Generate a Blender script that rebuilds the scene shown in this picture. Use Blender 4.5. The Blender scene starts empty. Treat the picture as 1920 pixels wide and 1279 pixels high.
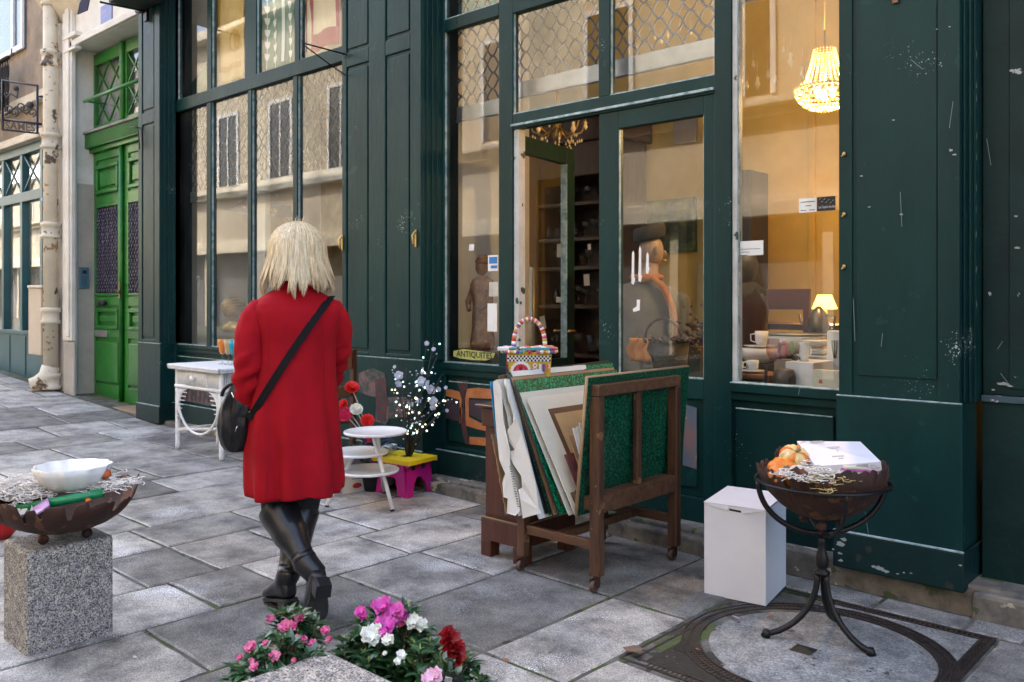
import bpy, bmesh, math, random
from mathutils import Vector, Matrix, noise
from mathutils.bvhtree import BVHTree
PI = math.pi
rad = math.radians
# ---------------------------------------------------------------- camera, world, sun, exposure
SC = bpy.context.scene
COL = SC.collection
YAW = rad(42.565); FPX = 1621.0; CH = 1.35; HZ = 561.0
cam = bpy.data.cameras.new('camera'); camo = bpy.data.objects.new('camera', cam); COL.objects.link(camo)
camo.location = (0, 0, CH); camo.rotation_euler = (PI/2, 0, YAW)
cam.sensor_width = 36; cam.lens = FPX/1920*36; cam.shift_y = -(639.5-HZ)/1920
cam.clip_start = .05; cam.clip_end = 2000
cam.dof.use_dof = True; cam.dof.focus_distance = 3.9; cam.dof.aperture_fstop = 6.3
SC.camera = camo
w = bpy.data.worlds.new('World'); SC.world = w; w.use_nodes = True
nt = w.node_tree; bg = nt.nodes['Background']
sky = nt.nodes.new('ShaderNodeTexSky'); sky.sky_type = 'NISHITA'; sky.sun_disc = False
SUN_EL, SUN_AZ = rad(50), rad(-38)      # azimuth from +Y, clockwise
sky.sun_elevation = SUN_EL; sky.sun_rotation = SUN_AZ
sky.air_density = 1.0; sky.dust_density = 5.0; sky.ozone_density = .8
nt.links.new(sky.outputs[0], bg.inputs[0]); bg.inputs[1].default_value = .15
sl = bpy.data.lights.new('sun', 'SUN'); sl.energy = 2.4; sl.angle = rad(.5); sl.color = (1, .96, .9)
so = bpy.data.objects.new('sun', sl); COL.objects.link(so)
sd = Vector((math.sin(SUN_AZ)*math.cos(SUN_EL), math.cos(SUN_AZ)*math.cos(SUN_EL), math.sin(SUN_EL)))
so.rotation_euler = sd.to_track_quat('Z', 'Y').to_euler()
SC.view_settings.view_transform = 'Standard'; SC.view_settings.look = 'None'
SC.view_settings.exposure = 2.85; SC.view_settings.gamma = 1
SC.cycles.use_denoising = True
SC.cycles.max_bounces = 8; SC.cycles.transparent_max_bounces = 14; SC.cycles.glossy_bounces = 4
SC.cycles.caustics_reflective = False; SC.cycles.caustics_refractive = False
SC.cycles.sample_clamp_indirect = 4
# ---------------------------------------------------------------- measuring helpers
FW = Vector((-math.sin(YAW), math.cos(YAW), 0)); RT = Vector((math.cos(YAW), math.sin(YAW), 0)); UP = Vector((0, 0, 1))
CAM = Vector((0, 0, CH))
def ray(px, py): return FW + RT*((px-960)/FPX) - UP*((py-HZ)/FPX)
def at(px, py, Y): d = ray(px, py); return CAM + d*(Y/d.y)
def X_(px, Y): return at(px, HZ, Y).x
def Z_(px, py, Y): return at(px, py, Y).z
def D(px, py, dep): return CAM + ray(px, py)*dep
def gz(x):
    d = -1.1-x
    if d <= 0: return 0.
    return .0115*min(d, 7.4) + (.05*min(d-7.4, 8) if d > 7.4 else 0)
def G(px, py):
    d = ray(px, py); z = 0.
    for _ in range(30):
        s = (z-CH)/d.z; z = .5*z+.5*gz(s*d.x)
    return CAM + d*s
# ---------------------------------------------------------------- mesh builder
R0 = random.Random(5)
class MB:
    def __init__(s): s.v = []; s.f = []; s.mi = []; s.sm = []; s.m = 0
    def add(s, vs, fs, smooth=False):
        n = len(s.v); s.v += [Vector(p) for p in vs]
        for f in fs: s.f.append([i+n for i in f]); s.mi.append(s.m); s.sm.append(smooth)
        return s
    def box(s, x0, x1, y0, y1, z0, z1):
        if x0 > x1: x0, x1 = x1, x0
        if y0 > y1: y0, y1 = y1, y0
        if z0 > z1: z0, z1 = z1, z0
        return s.add([(x, y, z) for z in (z0, z1) for y in (y0, y1) for x in (x0, x1)],
                     [(0, 2, 3, 1), (4, 5, 7, 6), (0, 1, 5, 4), (2, 6, 7, 3), (0, 4, 6, 2), (1, 3, 7, 5)])
    def obox(s, c, size, M=None):
        M = M or Matrix.Identity(3); c = Vector(c); a, b, d = [k/2 for k in size]
        return s.add([c + M @ Vector((x*a, y*b, z*d)) for z in (-1, 1) for y in (-1, 1) for x in (-1, 1)],
                     [(0, 2, 3, 1), (4, 5, 7, 6), (0, 1, 5, 4), (2, 6, 7, 3), (0, 4, 6, 2), (1, 3, 7, 5)])
    def beam(s, p, q, w_, h, up=(0, 0, 1)):
        p = Vector(p); q = Vector(q); d = (q-p).normalized(); u = Vector(up)
        if abs(d.dot(u)) > .98: u = Vector((0, 1, 0))
        x = d.cross(u).normalized(); z = x.cross(d)
        return s.obox((p+q)/2, (w_, (q-p).length, h), Matrix((x, d, z)).transposed())
    def prism(s, pts, ext, smooth=False):
        n = len(pts); pts = [Vector(p) for p in pts]; e = Vector(ext)
        s.add(pts+[p+e for p in pts], [list(range(n))[::-1], [i+n for i in range(n)]])
        s.add(pts+[p+e for p in pts], [(i, (i+1) % n, (i+1) % n+n, i+n) for i in range(n)], smooth)
        return s
    def tube(s, pts, r, n=8, cap=True, sx=1, smooth=True, closed=False, up=None):
        pts = [Vector(p) for p in pts]; k = len(pts)
        rr = r if isinstance(r, (list, tuple)) else [r]*k
        vs = []; prev = None
        for i, p in enumerate(pts):
            a = pts[(i-1) % k] if (closed or i > 0) else pts[i]
            b = pts[(i+1) % k] if (closed or i < k-1) else pts[i]
            d = (b-a).normalized() if (b-a).length > 1e-9 else Vector((0, 0, 1))
            if prev is None:
                u = Vector(up) if up else Vector((0, 0, 1))
                if abs(d.dot(u)) > .95: u = Vector((1, 0, 0))
                x = d.cross(u).normalized()
            else:
                x = (prev - d*prev.dot(d)).normalized()
            prev = x; y = d.cross(x)
            for j in range(n):
                t = 2*PI*j/n
                vs.append(p + x*(math.cos(t)*rr[i]*sx) + y*(math.sin(t)*rr[i]))
        fs = []
        m = k if closed else k-1
        for i in range(m):
            i2 = (i+1) % k
            for j in range(n): fs.append((i*n+j, i*n+(j+1) % n, i2*n+(j+1) % n, i2*n+j))
        if cap and not closed: fs += [tuple(range(n))[::-1], tuple(range((k-1)*n, k*n))]
        return s.add(vs, fs, smooth)
    def loft(s, rings, cap0=True, cap1=True, smooth=True, closed=True):
        n = len(rings[0]); vs = [p for r_ in rings for p in r_]; fs = []
        for i in range(len(rings)-1):
            for j in range(n if closed else n-1): fs.append((i*n+j, i*n+(j+1) % n, (i+1)*n+(j+1) % n, (i+1)*n+j))
        if cap0: fs.append(tuple(range(n))[::-1])
        if cap1: fs.append(tuple(range((len(rings)-1)*n, len(rings)*n)))
        return s.add(vs, fs, smooth)
    def lathe(s, prof, c=(0, 0, 0), n=20, sx=1, sy=1, fn=None, cap=True):
        c = Vector(c); rings = []
        for r, z in prof:
            ring = []
            for j in range(n):
                t = 2*PI*j/n; q = r*(fn(t, z) if fn else 1)
                ring.append(c+Vector((q*math.cos(t)*sx, q*math.sin(t)*sy, z)))
            rings.append(ring)
        return s.loft(rings, cap, cap)
    def ell(s, c, r, n=12, m=8, M=None):
        c = Vector(c); r = r if isinstance(r, (tuple, list)) else (r, r, r); rings = []
        for i in range(m+1):
            a = PI*(i/m); a = min(max(a, .02), PI-.02)
            ring = []
            for j in range(n):
                t = 2*PI*j/n; p = Vector((r[0]*math.sin(a)*math.cos(t), r[1]*math.sin(a)*math.sin(t), -r[2]*math.cos(a)))
                ring.append(c+(M @ p if M else p))
            rings.append(ring)
        return s.loft(rings)
    def grid(s, fn, nu, nv, smooth=True, thick=0):
        P = [[Vector(fn(i/nu, j/nv)) for j in range(nv+1)] for i in range(nu+1)]
        vs = [p for r_ in P for p in r_]
        fs = [(i*(nv+1)+j, (i+1)*(nv+1)+j, (i+1)*(nv+1)+j+1, i*(nv+1)+j+1) for i in range(nu) for j in range(nv)]
        return s.add(vs, fs, smooth)
    def build(s, name, mats, parent=None, bevel=0, solid=0, sub=0, disp=None):
        me = bpy.data.meshes.new(name); org = wl(parent) if parent else Vector((0, 0, 0))
        base = org
        if parent is None and s.v:
            xs = [p.x for p in s.v]; ys = [p.y for p in s.v]; zs = [p.z for p in s.v]
            base = Vector(((min(xs)+max(xs))/2, (min(ys)+max(ys))/2, min(zs)))
        me.from_pydata([tuple(p-base) for p in s.v], [], s.f)
        mats = mats if isinstance(mats, (list, tuple)) else [mats]
        for m_ in mats: me.materials.append(m_)
        me.polygons.foreach_set('material_index', s.mi); me.polygons.foreach_set('use_smooth', s.sm)
        me.validate(); me.update()
        o = bpy.data.objects.new(name, me); COL.objects.link(o)
        if parent: o.parent = parent
        else: o.location = base
        if solid:
            md = o.modifiers.new('solid', 'SOLIDIFY'); md.thickness = solid; md.offset = 0
        if sub:
            md = o.modifiers.new('sub', 'SUBSURF'); md.levels = sub; md.render_levels = sub
        if bevel:
            md = o.modifiers.new('bevel', 'BEVEL'); md.width = bevel; md.segments = 2; md.limit_method = 'ANGLE'; md.angle_limit = rad(40)
        return o
def wl(o):
    v = Vector((0, 0, 0))
    while o: v = v+o.location; o = o.parent
    return v
def tag(o, label=None, cat=None, group=None, kind=None):
    for k, x in (('label', label), ('category', cat), ('group', group), ('kind', kind)):
        if x: o[k] = x
    return o
def thing(name, label, cat, loc=(0, 0, 0), group=None):
    o = bpy.data.objects.new(name, None); COL.objects.link(o); o.location = loc; o.empty_display_size = .1
    return tag(o, label, cat, group)
def copy_tree(o, parent=None):
    c = o.copy(); COL.objects.link(c); c.parent = parent
    for ch in [k for k in bpy.data.objects if k.parent == o]: copy_tree(ch, c)
    return c
def dup(root, loc, rz=0, label=None, scale=None):
    c = copy_tree(root); c.location = loc; c.rotation_euler[2] = rz
    if scale: c.scale = (scale,)*3
    if label: c['label'] = label
    return c
_txt = {}
def text_polys(mb, s, org, ux, uy, h, depth=.001, width=None, bold=0):
    """lay the string s as thin solid letters: origin org, along ux, up uy"""
    key = (s, bold)
    if key not in _txt:
        cu = bpy.data.curves.new('t', 'FONT'); cu.body = s; cu.resolution_u = 2; cu.offset = bold
        ob = bpy.data.objects.new('t', cu); COL.objects.link(ob)
        dg = bpy.context.evaluated_depsgraph_get(); me = bpy.data.meshes.new_from_object(ob.evaluated_get(dg))
        _txt[key] = ([tuple(v.co) for v in me.vertices], [tuple(p.vertices) for p in me.polygons])
        bpy.data.objects.remove(ob); bpy.data.meshes.remove(me); bpy.data.curves.remove(cu)
    vs, fs = _txt[key]
    if not vs: return
    wx = max(v[0] for v in vs); k = h/.72; kx = (width/wx) if width else k
    ux = Vector(ux).normalized(); uy = Vector(uy).normalized(); nz = ux.cross(uy)
    mb.add([Vector(org)+ux*(v[0]*kx)+uy*(v[1]*k)+nz*depth for v in vs], fs)
# ---------------------------------------------------------------- materials
def rgb(r, g, b):
    f = lambda c: (c/255/12.92) if c/255 <= .04045 else ((c/255+.055)/1.055)**2.4
    return (f(r), f(g), f(b))
def pm(name, c1, c2=None, rough=.6, sc=5, bump=0, bs=60, metal=0, spec=.5, st=(1, 1, 1), chips=(), island=0,
       emis=None, es=0, mid=(.35, .65), coat=0, trans=0, sss=0, rvar=0, detail=6, grain=None, alpha=1):
    m = bpy.data.materials.new(name); m.use_nodes = True; n = m.node_tree.nodes; L = m.node_tree.links.new
    b = n['Principled BSDF']; c2 = c2 or tuple(x*.72 for x in c1)
    tc = n.new('ShaderNodeTexCoord'); mp = n.new('ShaderNodeMapping'); mp.inputs['Scale'].default_value = st
    L(tc.outputs['Object'], mp.inputs[0])
    nz = n.new('ShaderNodeTexNoise'); nz.inputs['Scale'].default_value = sc; nz.inputs['Detail'].default_value = detail; nz.inputs['Roughness'].default_value = .65
    L(mp.outputs[0], nz.inputs['Vector'])
    cr = n.new('ShaderNodeValToRGB'); cr.color_ramp.elements[0].position = mid[0]; cr.color_ramp.elements[1].position = mid[1]
    cr.color_ramp.elements[0].color = (*c1, 1); cr.color_ramp.elements[1].color = (*c2, 1)
    L(nz.outputs['Fac'], cr.inputs[0]); out = cr.outputs[0]
    for (cc, s2, th, big) in chips:
        v = n.new('ShaderNodeTexNoise'); v.inputs['Scale'].default_value = s2; v.inputs['Detail'].default_value = 4
        L(tc.outputs['Object'], v.inputs['Vector'])
        v2 = n.new('ShaderNodeTexNoise'); v2.inputs['Scale'].default_value = big; v2.inputs['Detail'].default_value = 2
        L(tc.outputs['Object'], v2.inputs['Vector'])
        mu = n.new('ShaderNodeMath'); mu.operation = 'MULTIPLY'; L(v.outputs[0], mu.inputs[0]); L(v2.outputs[0], mu.inputs[1])
        r2 = n.new('ShaderNodeValToRGB'); r2.color_ramp.elements[0].position = th; r2.color_ramp.elements[1].position = th+.012
        L(mu.outputs[0], r2.inputs[0])
        mx = n.new('ShaderNodeMix'); mx.data_type = 'RGBA'; L(r2.outputs[0], mx.inputs[0]); L(out, mx.inputs[6]); mx.inputs[7].default_value = (*cc, 1)
        out = mx.outputs[2]
    for gs, lo, hi in (grain or ()):
        vo = n.new('ShaderNodeTexVoronoi'); vo.inputs['Scale'].default_value = gs; L(tc.outputs['Object'], vo.inputs['Vector'])
        sx = n.new('ShaderNodeSeparateColor'); L(vo.outputs['Color'], sx.inputs[0]); mr = n.new('ShaderNodeMapRange'); mr.inputs[3].default_value = lo; mr.inputs[4].default_value = hi
        L(sx.outputs[0], mr.inputs[0]); hs = n.new('ShaderNodeHueSaturation'); L(mr.outputs[0], hs.inputs['Value']); L(out, hs.inputs['Color']); out = hs.outputs[0]
    if island:
        g = n.new('ShaderNodeNewGeometry'); mr = n.new('ShaderNodeMapRange'); mr.inputs[3].default_value = 1-island; mr.inputs[4].default_value = 1+island
        L(g.outputs['Random Per Island'], mr.inputs[0]); hs = n.new('ShaderNodeHueSaturation'); L(mr.outputs[0], hs.inputs['Value']); L(out, hs.inputs['Color']); out = hs.outputs[0]
    L(out, b.inputs['Base Color'])
    b.inputs['Roughness'].default_value = rough; b.inputs['Metallic'].default_value = metal; b.inputs['Specular IOR Level'].default_value = spec
    if rvar:
        mr = n.new('ShaderNodeMapRange'); mr.inputs[3].default_value = rough-rvar; mr.inputs[4].default_value = rough+rvar
        L(nz.outputs['Fac'], mr.inputs[0]); L(mr.outputs[0], b.inputs['Roughness'])
    if coat: b.inputs['Coat Weight'].default_value = coat; b.inputs['Coat Roughness'].default_value = .15
    if trans: b.inputs['Transmission Weight'].default_value = trans
    if sss: b.inputs['Subsurface Weight'].default_value = sss; b.inputs['Subsurface Scale'].default_value = .01
    if bump:
        bz = n.new('ShaderNodeTexNoise'); bz.inputs['Scale'].default_value = bs; bz.inputs['Detail'].default_value = 4
        L(mp.outputs[0], bz.inputs['Vector'])
        bp = n.new('ShaderNodeBump'); bp.inputs['Strength'].default_value = bump; bp.inputs['Distance'].default_value = .004
        L(bz.outputs[0], bp.inputs['Height']); L(bp.outputs[0], b.inputs['Normal'])
    if alpha < 1: b.inputs['Alpha'].default_value = alpha
    if emis:
        b.inputs['Emission Color'].default_value = (*emis, 1); b.inputs['Emission Strength'].default_value = es
    return m
def glassmat(name, tint=(1, 1, 1), ior=1.5, rough=0.0, dirt=0, wavy=0):
    m = bpy.data.materials.new(name); m.use_nodes = True; n = m.node_tree.nodes; L = m.node_tree.links.new
    n.clear(); o = n.new('ShaderNodeOutputMaterial')
    t = n.new('ShaderNodeBsdfTransparent'); t.inputs[0].default_value = (*tint, 1)
    g = n.new('ShaderNodeBsdfGlossy'); g.inputs['Roughness'].default_value = rough
    if wavy:
        t1 = n.new('ShaderNodeTexCoord'); z1 = n.new('ShaderNodeTexNoise'); z1.inputs['Scale'].default_value = 1.5; z1.inputs['Detail'].default_value = 1; L(t1.outputs['Object'], z1.inputs['Vector'])
        b1 = n.new('ShaderNodeBump'); b1.inputs['Strength'].default_value = 1; b1.inputs['Distance'].default_value = wavy; L(z1.outputs[0], b1.inputs['Height']); L(b1.outputs[0], g.inputs['Normal'])
    ge = n.new('ShaderNodeNewGeometry'); dt = n.new('ShaderNodeVectorMath'); dt.operation = 'DOT_PRODUCT'; L(ge.outputs['Normal'], dt.inputs[0]); L(ge.outputs['Incoming'], dt.inputs[1])
    def mt(op, a, b=None):
        k = n.new('ShaderNodeMath'); k.operation = op
        for i, v in enumerate((a, b)):
            if v is None: continue
            if isinstance(v, (int, float)): k.inputs[i].default_value = v
            else: L(v, k.inputs[i])
        return k
    f0 = ((ior-1)/(ior+1))**2; ab = mt('ABSOLUTE', dt.outputs['Value']); om = mt('SUBTRACT', 1.0, ab.outputs[0]); p5 = mt('POWER', om.outputs[0], 5.0)
    f = mt('MULTIPLY_ADD', p5.outputs[0], 1-f0); f.inputs[2].default_value = f0
    mx = n.new('ShaderNodeMixShader'); L(f.outputs[0], mx.inputs[0]); L(t.outputs[0], mx.inputs[1]); L(g.outputs[0], mx.inputs[2])
    last = mx
    if dirt:
        d = n.new('ShaderNodeBsdfDiffuse'); d.inputs[0].default_value = (.6, .6, .58, 1)
        tc = n.new('ShaderNodeTexCoord'); nz = n.new('ShaderNodeTexNoise'); nz.inputs['Scale'].default_value = 3; nz.inputs['Detail'].default_value = 6
        L(tc.outputs['Object'], nz.inputs['Vector'])
        mr = n.new('ShaderNodeMapRange'); mr.inputs[1].default_value = .4; mr.inputs[2].default_value = .75; mr.inputs[3].default_value = dirt*.3; mr.inputs[4].default_value = dirt*1.6
        L(nz.outputs[0], mr.inputs[0])
        m2 = n.new('ShaderNodeMixShader'); L(mr.outputs[0], m2.inputs[0]); L(mx.outputs[0], m2.inputs[1]); L(d.outputs[0], m2.inputs[2]); last = m2
    L(last.outputs[0], o.inputs[0])
    return m
def plain(name, c, rough=.5, **k): return pm(name, c, tuple(x*.85 for x in c), rough, **k)
W1 = (.45, .47, .48)
GREEN = pm('green_paint', (.0035, .034, .032), (.002, .021, .021), .40, spec=.20, sc=3, bump=.45, bs=34, st=(1, 1, .25), rvar=.06,
           chips=((( .35, .42, .42), 110, .47, 3), ((.008, .040, .038), 14, .40, 5)))
GREENB = pm('worn_green_paint', (.006, .029, .028), (.005, .018, .019), .45, spec=.2, sc=5, bump=.5, bs=26,
            chips=(((.42, .43, .42), 26, .455, 4), ((.03, .035, .03), 9, .41, 7)))
EDGE = pm('pale_bead_paint', (.38, .47, .48), (.12, .22, .22), .5, sc=18, mid=(.4, .62))  # pale blue-grey tone for the bead, ledge and rail strips
WHITEP = pm('old_white_paint', (.52, .53, .52), (.38, .38, .36), .55, sc=6, bump=.2, chips=(((.02, .05, .045), 12, .36, 5),))
GLASS = glassmat('window_glass', (.97, .98, .97), 1.58, 0, .008, .0005)
CLEAR = glassmat('clear_glass', (.93, .95, .95), 1.5, .03)
CREAM = pm('cream_stone', (.62, .54, .42), (.50, .42, .31), .85, sc=2.2, bump=.5, bs=40)
WHITESTONE = pm('pale_painted_stone', (.72, .69, .63), (.58, .54, .47), .8, sc=2.5, bump=.3, bs=40)
OCHRE = pm('warm_beige_stone', (.33, .25, .18), (.19, .145, .10), .9, sc=2.5, bump=.6, bs=25)
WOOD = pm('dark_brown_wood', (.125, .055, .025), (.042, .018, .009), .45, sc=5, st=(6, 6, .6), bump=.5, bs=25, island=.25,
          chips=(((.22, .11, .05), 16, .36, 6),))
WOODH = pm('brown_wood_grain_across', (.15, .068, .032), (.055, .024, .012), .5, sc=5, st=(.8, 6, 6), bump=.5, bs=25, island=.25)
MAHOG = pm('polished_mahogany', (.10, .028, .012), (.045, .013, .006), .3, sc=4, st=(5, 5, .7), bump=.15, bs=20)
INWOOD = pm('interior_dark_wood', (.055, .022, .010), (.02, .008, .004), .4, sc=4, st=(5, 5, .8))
WHITEM = pm('white_enamel', (.78, .78, .77), (.70, .70, .70), .3)
IRON = pm('black_iron', (.012, .012, .014), (.022, .02, .02), .42, metal=.6, bump=.3, bs=40)
STEEL = pm('grey_steel', (.33, .34, .35), (.24, .25, .26), .4, metal=.8)
BRASS = pm('aged_brass', (.55, .36, .12), (.30, .19, .06), .3, metal=.9)
WALLY = pm('yellow_interior_plaster', (.52, .34, .07), (.42, .27, .05), .8, sc=2)
WALLC = pm('cream_interior_plaster', (.52, .48, .41), (.42, .39, .33), .8, sc=2)
RUST = pm('rusty_iron', (.060, .022, .012), (.028, .011, .008), .75, sc=9, bump=.7, bs=50, metal=.2, chips=(((.13, .05, .022), 18, .34, 6),))
GRAN = pm('granite_block_stone', (.34, .31, .27), (.17, .165, .165), .75, sc=30, bump=1, bs=120, detail=6, grain=((230, .15, 1.9), (420, .6, 1.4)))
PAPERW = pm('white_paper', (.74, .73, .69), (.66, .64, .60), .7, sc=4)
MATB = pm('cream_mat_board', (.68, .64, .53), (.60, .55, .44), .75, sc=3, bump=.1)
CARDB = pm('brown_cardboard', (.36, .22, .11), (.28, .17, .09), .85, sc=8)
WHITEBOX = pm('white_carton', (.70, .70, .74), (.64, .64, .69), .5, sc=3)
BLACK = plain('matte_black', (.012, .012, .013), .6)
CERAM = pm('white_glazed_ceramic', (.80, .79, .76), (.74, .73, .70), .18, sc=3)
REDCOAT = pm('red_wool', (.36, .0012, .009), (.27, .0008, .007), .88, sc=5, bump=.25, bs=300, spec=.25)
# ================================================================ GROUND
rnd = random.Random(11)
MORT = pm('joint_mortar_and_moss', (.13, .125, .11), (.06, .058, .05), .95, sc=9, bump=1, bs=60, chips=(((.055, .075, .02), 7, .27, 2.2), ((.03, .028, .025), 20, .30, 6)))
SLAB = pm('grey_granite_slab', (.34, .324, .30), (.108, .105, .102), .50, sc=5, mid=(.38, .64), bump=1, bs=110, island=.46, rvar=.14, detail=9, grain=((260, .55, 1.45), (500, .8, 1.2)),
          chips=(((.50, .51, .52), 210, .36, 3), ((.05, .05, .05), 34, .46, 5)))
g = MB(); xs = [60, 20, 5, 0, -1.1, -3, -5, -7, -8.5, -9.5, -10.5, -12, -14, -16.5, -40, -80]
g.grid(lambda u, v: (xs[int(round(u*15))], -60+120*v, gz(xs[int(round(u*15))])-.006), 15, 2, smooth=False)
tag(g.build('ground', MORT), kind='structure')
CX = [.1, -.45, -.90, -1.40, -1.905, -2.30, -2.885, -3.43, -3.90, -4.45, -4.895, -5.60, -6.09, -6.56, -7.24, -7.88, -8.46, -9.05, -9.6, -10.3, -10.9, -11.6, -12.2, -12.9, -13.6, -14.3, -15, -15.8, -16.5]
fixed = {-2.885: [2.495, 1.55], -2.30: [2.345, 3.165, 1.4], -2.305: [2.345], -3.43: [2.24, 1.88, 2.965], -3.9: [1.785, 2.14, 2.60, 3.125], -4.45: [2.75, 3.235], -4.895: [2.245, 3.3],
         -5.60: [2.785, 2.0, 3.5], -6.09: [2.90, 2.3], -6.56: [2.80, 3.5], -1.905: [2.345, 3.165, 1.3]}
sl = MB()
def slab(x0, x1, y0, y1):
    gp = .0095; x0 += gp; x1 -= gp; y0 += gp; y1 -= gp
    if x1-x0 < .05 or y1-y0 < .05: return
    pts = []; 
    def edge(a, b):
        n = max(2, int((Vector(b)-Vector(a)).length/.09))
        for i in range(n):
            t = i/n; p = Vector(a).lerp(Vector(b), t); j = .0035 if i else .007
            pts.append(Vector((p[0]+rnd.uniform(-j, j), p[1]+rnd.uniform(-j, j), 0)))
    edge((x0, y0), (x1, y0)); edge((x1, y0), (x1, y1)); edge((x1, y1), (x0, y1)); edge((x0, y1), (x0, y0))
    cx, cy = (x0+x1)/2, (y0+y1)/2; dz = rnd.uniform(-.002, .003); tx, ty = rnd.uniform(-.004, .004), rnd.uniform(-.003, .003)
    h = lambda x, y: gz(x)+dz+(x-cx)*tx+(y-cy)*ty
    n = len(pts); top = [Vector((cx+(p.x-cx)*(1-.010/(x1-x0)*2), cy+(p.y-cy)*(1-.010/(y1-y0)*2), 0)) for p in pts]
    vs = [Vector((p.x, p.y, h(p.x, p.y))) for p in top]+[Vector((p.x, p.y, h(p.x, p.y)-.005)) for p in pts]+[Vector((p.x, p.y, h(p.x, p.y)-.03)) for p in pts]
    fs = [list(range(n))]+[(i, i+n, (i+1) % n+n, (i+1) % n) for i in range(n)]+[(i+n, i+2*n, (i+1) % n+2*n, (i+1) % n+n) for i in range(n)]
    fs = [f[::-1] if k else f for k, f in enumerate(fs)]
    sl.add(vs, [list(range(n))]+[f[::-1] for f in fs[1:]])
for a, b in zip(CX[:-1], CX[1:]):
    key = a if a in fixed else None
    js = sorted(fixed.get(a, [])) if key else []
    y = js[0] if js else rnd.uniform(1, 2); pre = []
    lo = y
    while lo > -1.2: lo -= rnd.uniform(.55, .95); pre.append(lo)
    hi = js[-1] if js else y; post = []
    while hi < 3.3: hi += rnd.uniform(.5, .95); post.append(min(hi, 4.03))
    if a > -1.9 : end = 3.84
    else: end = 4.03
    ys = sorted(set([-1.2]+[v for v in pre if v > -1.1]+js+([] if js else [y])+[v for v in post if v < end-.22]+[end]))
    if a > -1.9:          # manhole frame cut-out
        ys = sorted([v for v in ys if v < 2.45 or v >= 3.8]+[2.645])
    for c, d in zip(ys[:-1], ys[1:]):
        if a > -1.9 and a > -.89+.01 and a <= .11 and b > -.95: 
            slab(b, a, c, d); continue
        if a > -1.9 and c >= 2.6: continue
        slab(b, a, c, d)
for c, d in ((2.645, 3.2), (3.2, 3.84)): slab(-.90, -.45, c, d); slab(-.45, .1, c, d)
xx = [.6, .1, -.35, -.81, -1.03, -1.40, -1.90]       # narrow row along the wall
for a, b in zip(xx[:-1], xx[1:]): slab(b, a, 3.84, 4.03)
tag(sl.build('pavement', SLAB), kind='structure')
rd = MB(); rd.box(-60, 60, -5.0, -1.25, -.2, -.004+0.0)
tag(rd.build('road', pm('asphalt', (.06, .06, .062), (.045, .045, .046), .85, sc=40, bump=.5)), kind='structure')
# ---- manhole
CONC = pm('worn_concrete', (.27, .27, .265), (.12, .12, .12), .8, sc=9, bump=1, bs=70, grain=((160, .6, 1.45),), chips=(((.06, .075, .03), 18, .41, 3), ((.05, .045, .04), 30, .385, 6)))
CAST = pm('cast_iron', (.055, .040, .036), (.030, .024, .022), .55, sc=20, metal=.4, bump=.6)
mh = thing('manhole_cover', 'round concrete-filled cast iron manhole cover in the paving under the iron bowl stand', 'manhole cover', (-1.395, 3.24, 0))
mc = (-1.395, 3.24); fx0, fx1, fy0, fy1 = -1.90, -.905, 2.66, 3.83
m = MB(); m.box(fx0+.05, fx1-.05, fy0+.05, fy1-.05, -.04, -.0005); m.build('surround', CONC, mh)
m = MB()
for (a, b, c, d) in ((fx0, fx1, fy0, fy0+.014), (fx0, fx1, fy1-.014, fy1), (fx0, fx0+.012, fy0+.014, fy1-.014), (fx1-.012, fx1, fy0+.014, fy1-.014),
                     (fx0+.04, fx1-.04, fy0+.04, fy0+.05), (fx0+.04, fx1-.04, fy1-.05, fy1-.04), (fx0+.04, fx0+.05, fy0+.05, fy1-.05), (fx1-.05, fx1-.04, fy0+.05, fy1-.05)):
    m.box(a, b, c, d, -.04, .004)
k = 0
y = fy0+.03
while y < fy1-.03:
    m.box(fx0+.012, fx0+.04, y, y+.010, -.04, .002); m.box(fx1-.04, fx1-.012, y, y+.010, -.04, .002); y += .02
x = fx0+.05
while x < fx1-.05:
    m.box(x, x+.010, fy0+.014, fy0+.04, -.04, .002); m.box(x, x+.010, fy1-.04, fy1-.014, -.04, .002); x += .02
m.build('square_frame', CAST, mh)
def ring(m, r0, r1, z0, z1, n=96, ph=0):
    rs = [[Vector((mc[0]+r*math.cos(2*PI*j/n), mc[1]+r*math.sin(2*PI*j/n), z)) for j in range(n)] for r, z in ((r0, z0), (r0, z1), (r1, z1), (r1, z0))]
    m.loft(rs, False, False, smooth=False)
m = MB(); ring(m, .430, .438, -.04, .006); ring(m, .468, .474, -.04, .006); ring(m, .497, .503, -.04, .006)
for j in range(150):
    t = 2*PI*j/150; c, s_ = math.cos(t), math.sin(t); M_ = Matrix(((c, -s_, 0), (s_, c, 0), (0, 0, 1)))
    for rr in (.4535, .486): m.obox((mc[0]+rr*c, mc[1]+rr*s_, -.008), (.028, .0135, .022), M_)
m.build('ring_frame', CAST, mh)
m = MB(); m.lathe([(.405, -.04), (.405, -.004), (.395, .002), (.001, .004)], (mc[0], mc[1], 0), 64); m.build('cover', CONC, mh)
DIRT = pm('dark_soil_and_moss', (.035, .026, .018), (.02, .017, .012), 1, sc=20, bump=1, bs=80, chips=(((.16, .13, .10), 60, .42, 7),))
m = MB(); ring(m, .405, .430, -.04, -.008); m.build('dirt_gap', DIRT, mh)
m = MB()
m.box(-1.46, -1.454, 3.165, 3.235, 0, .007); m.box(-1.386, -1.38, 3.165, 3.235, 0, .007); m.box(-1.454, -1.386, 3.165, 3.171, 0, .007); m.box(-1.454, -1.386, 3.229, 3.235, 0, .007)
m.build('lifting_socket', CAST, mh); m = MB(); m.box(-1.4535, -1.3865, 3.1715, 3.2285, 0, .0052); m.build('socket_hole', BLACK, mh)
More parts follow.
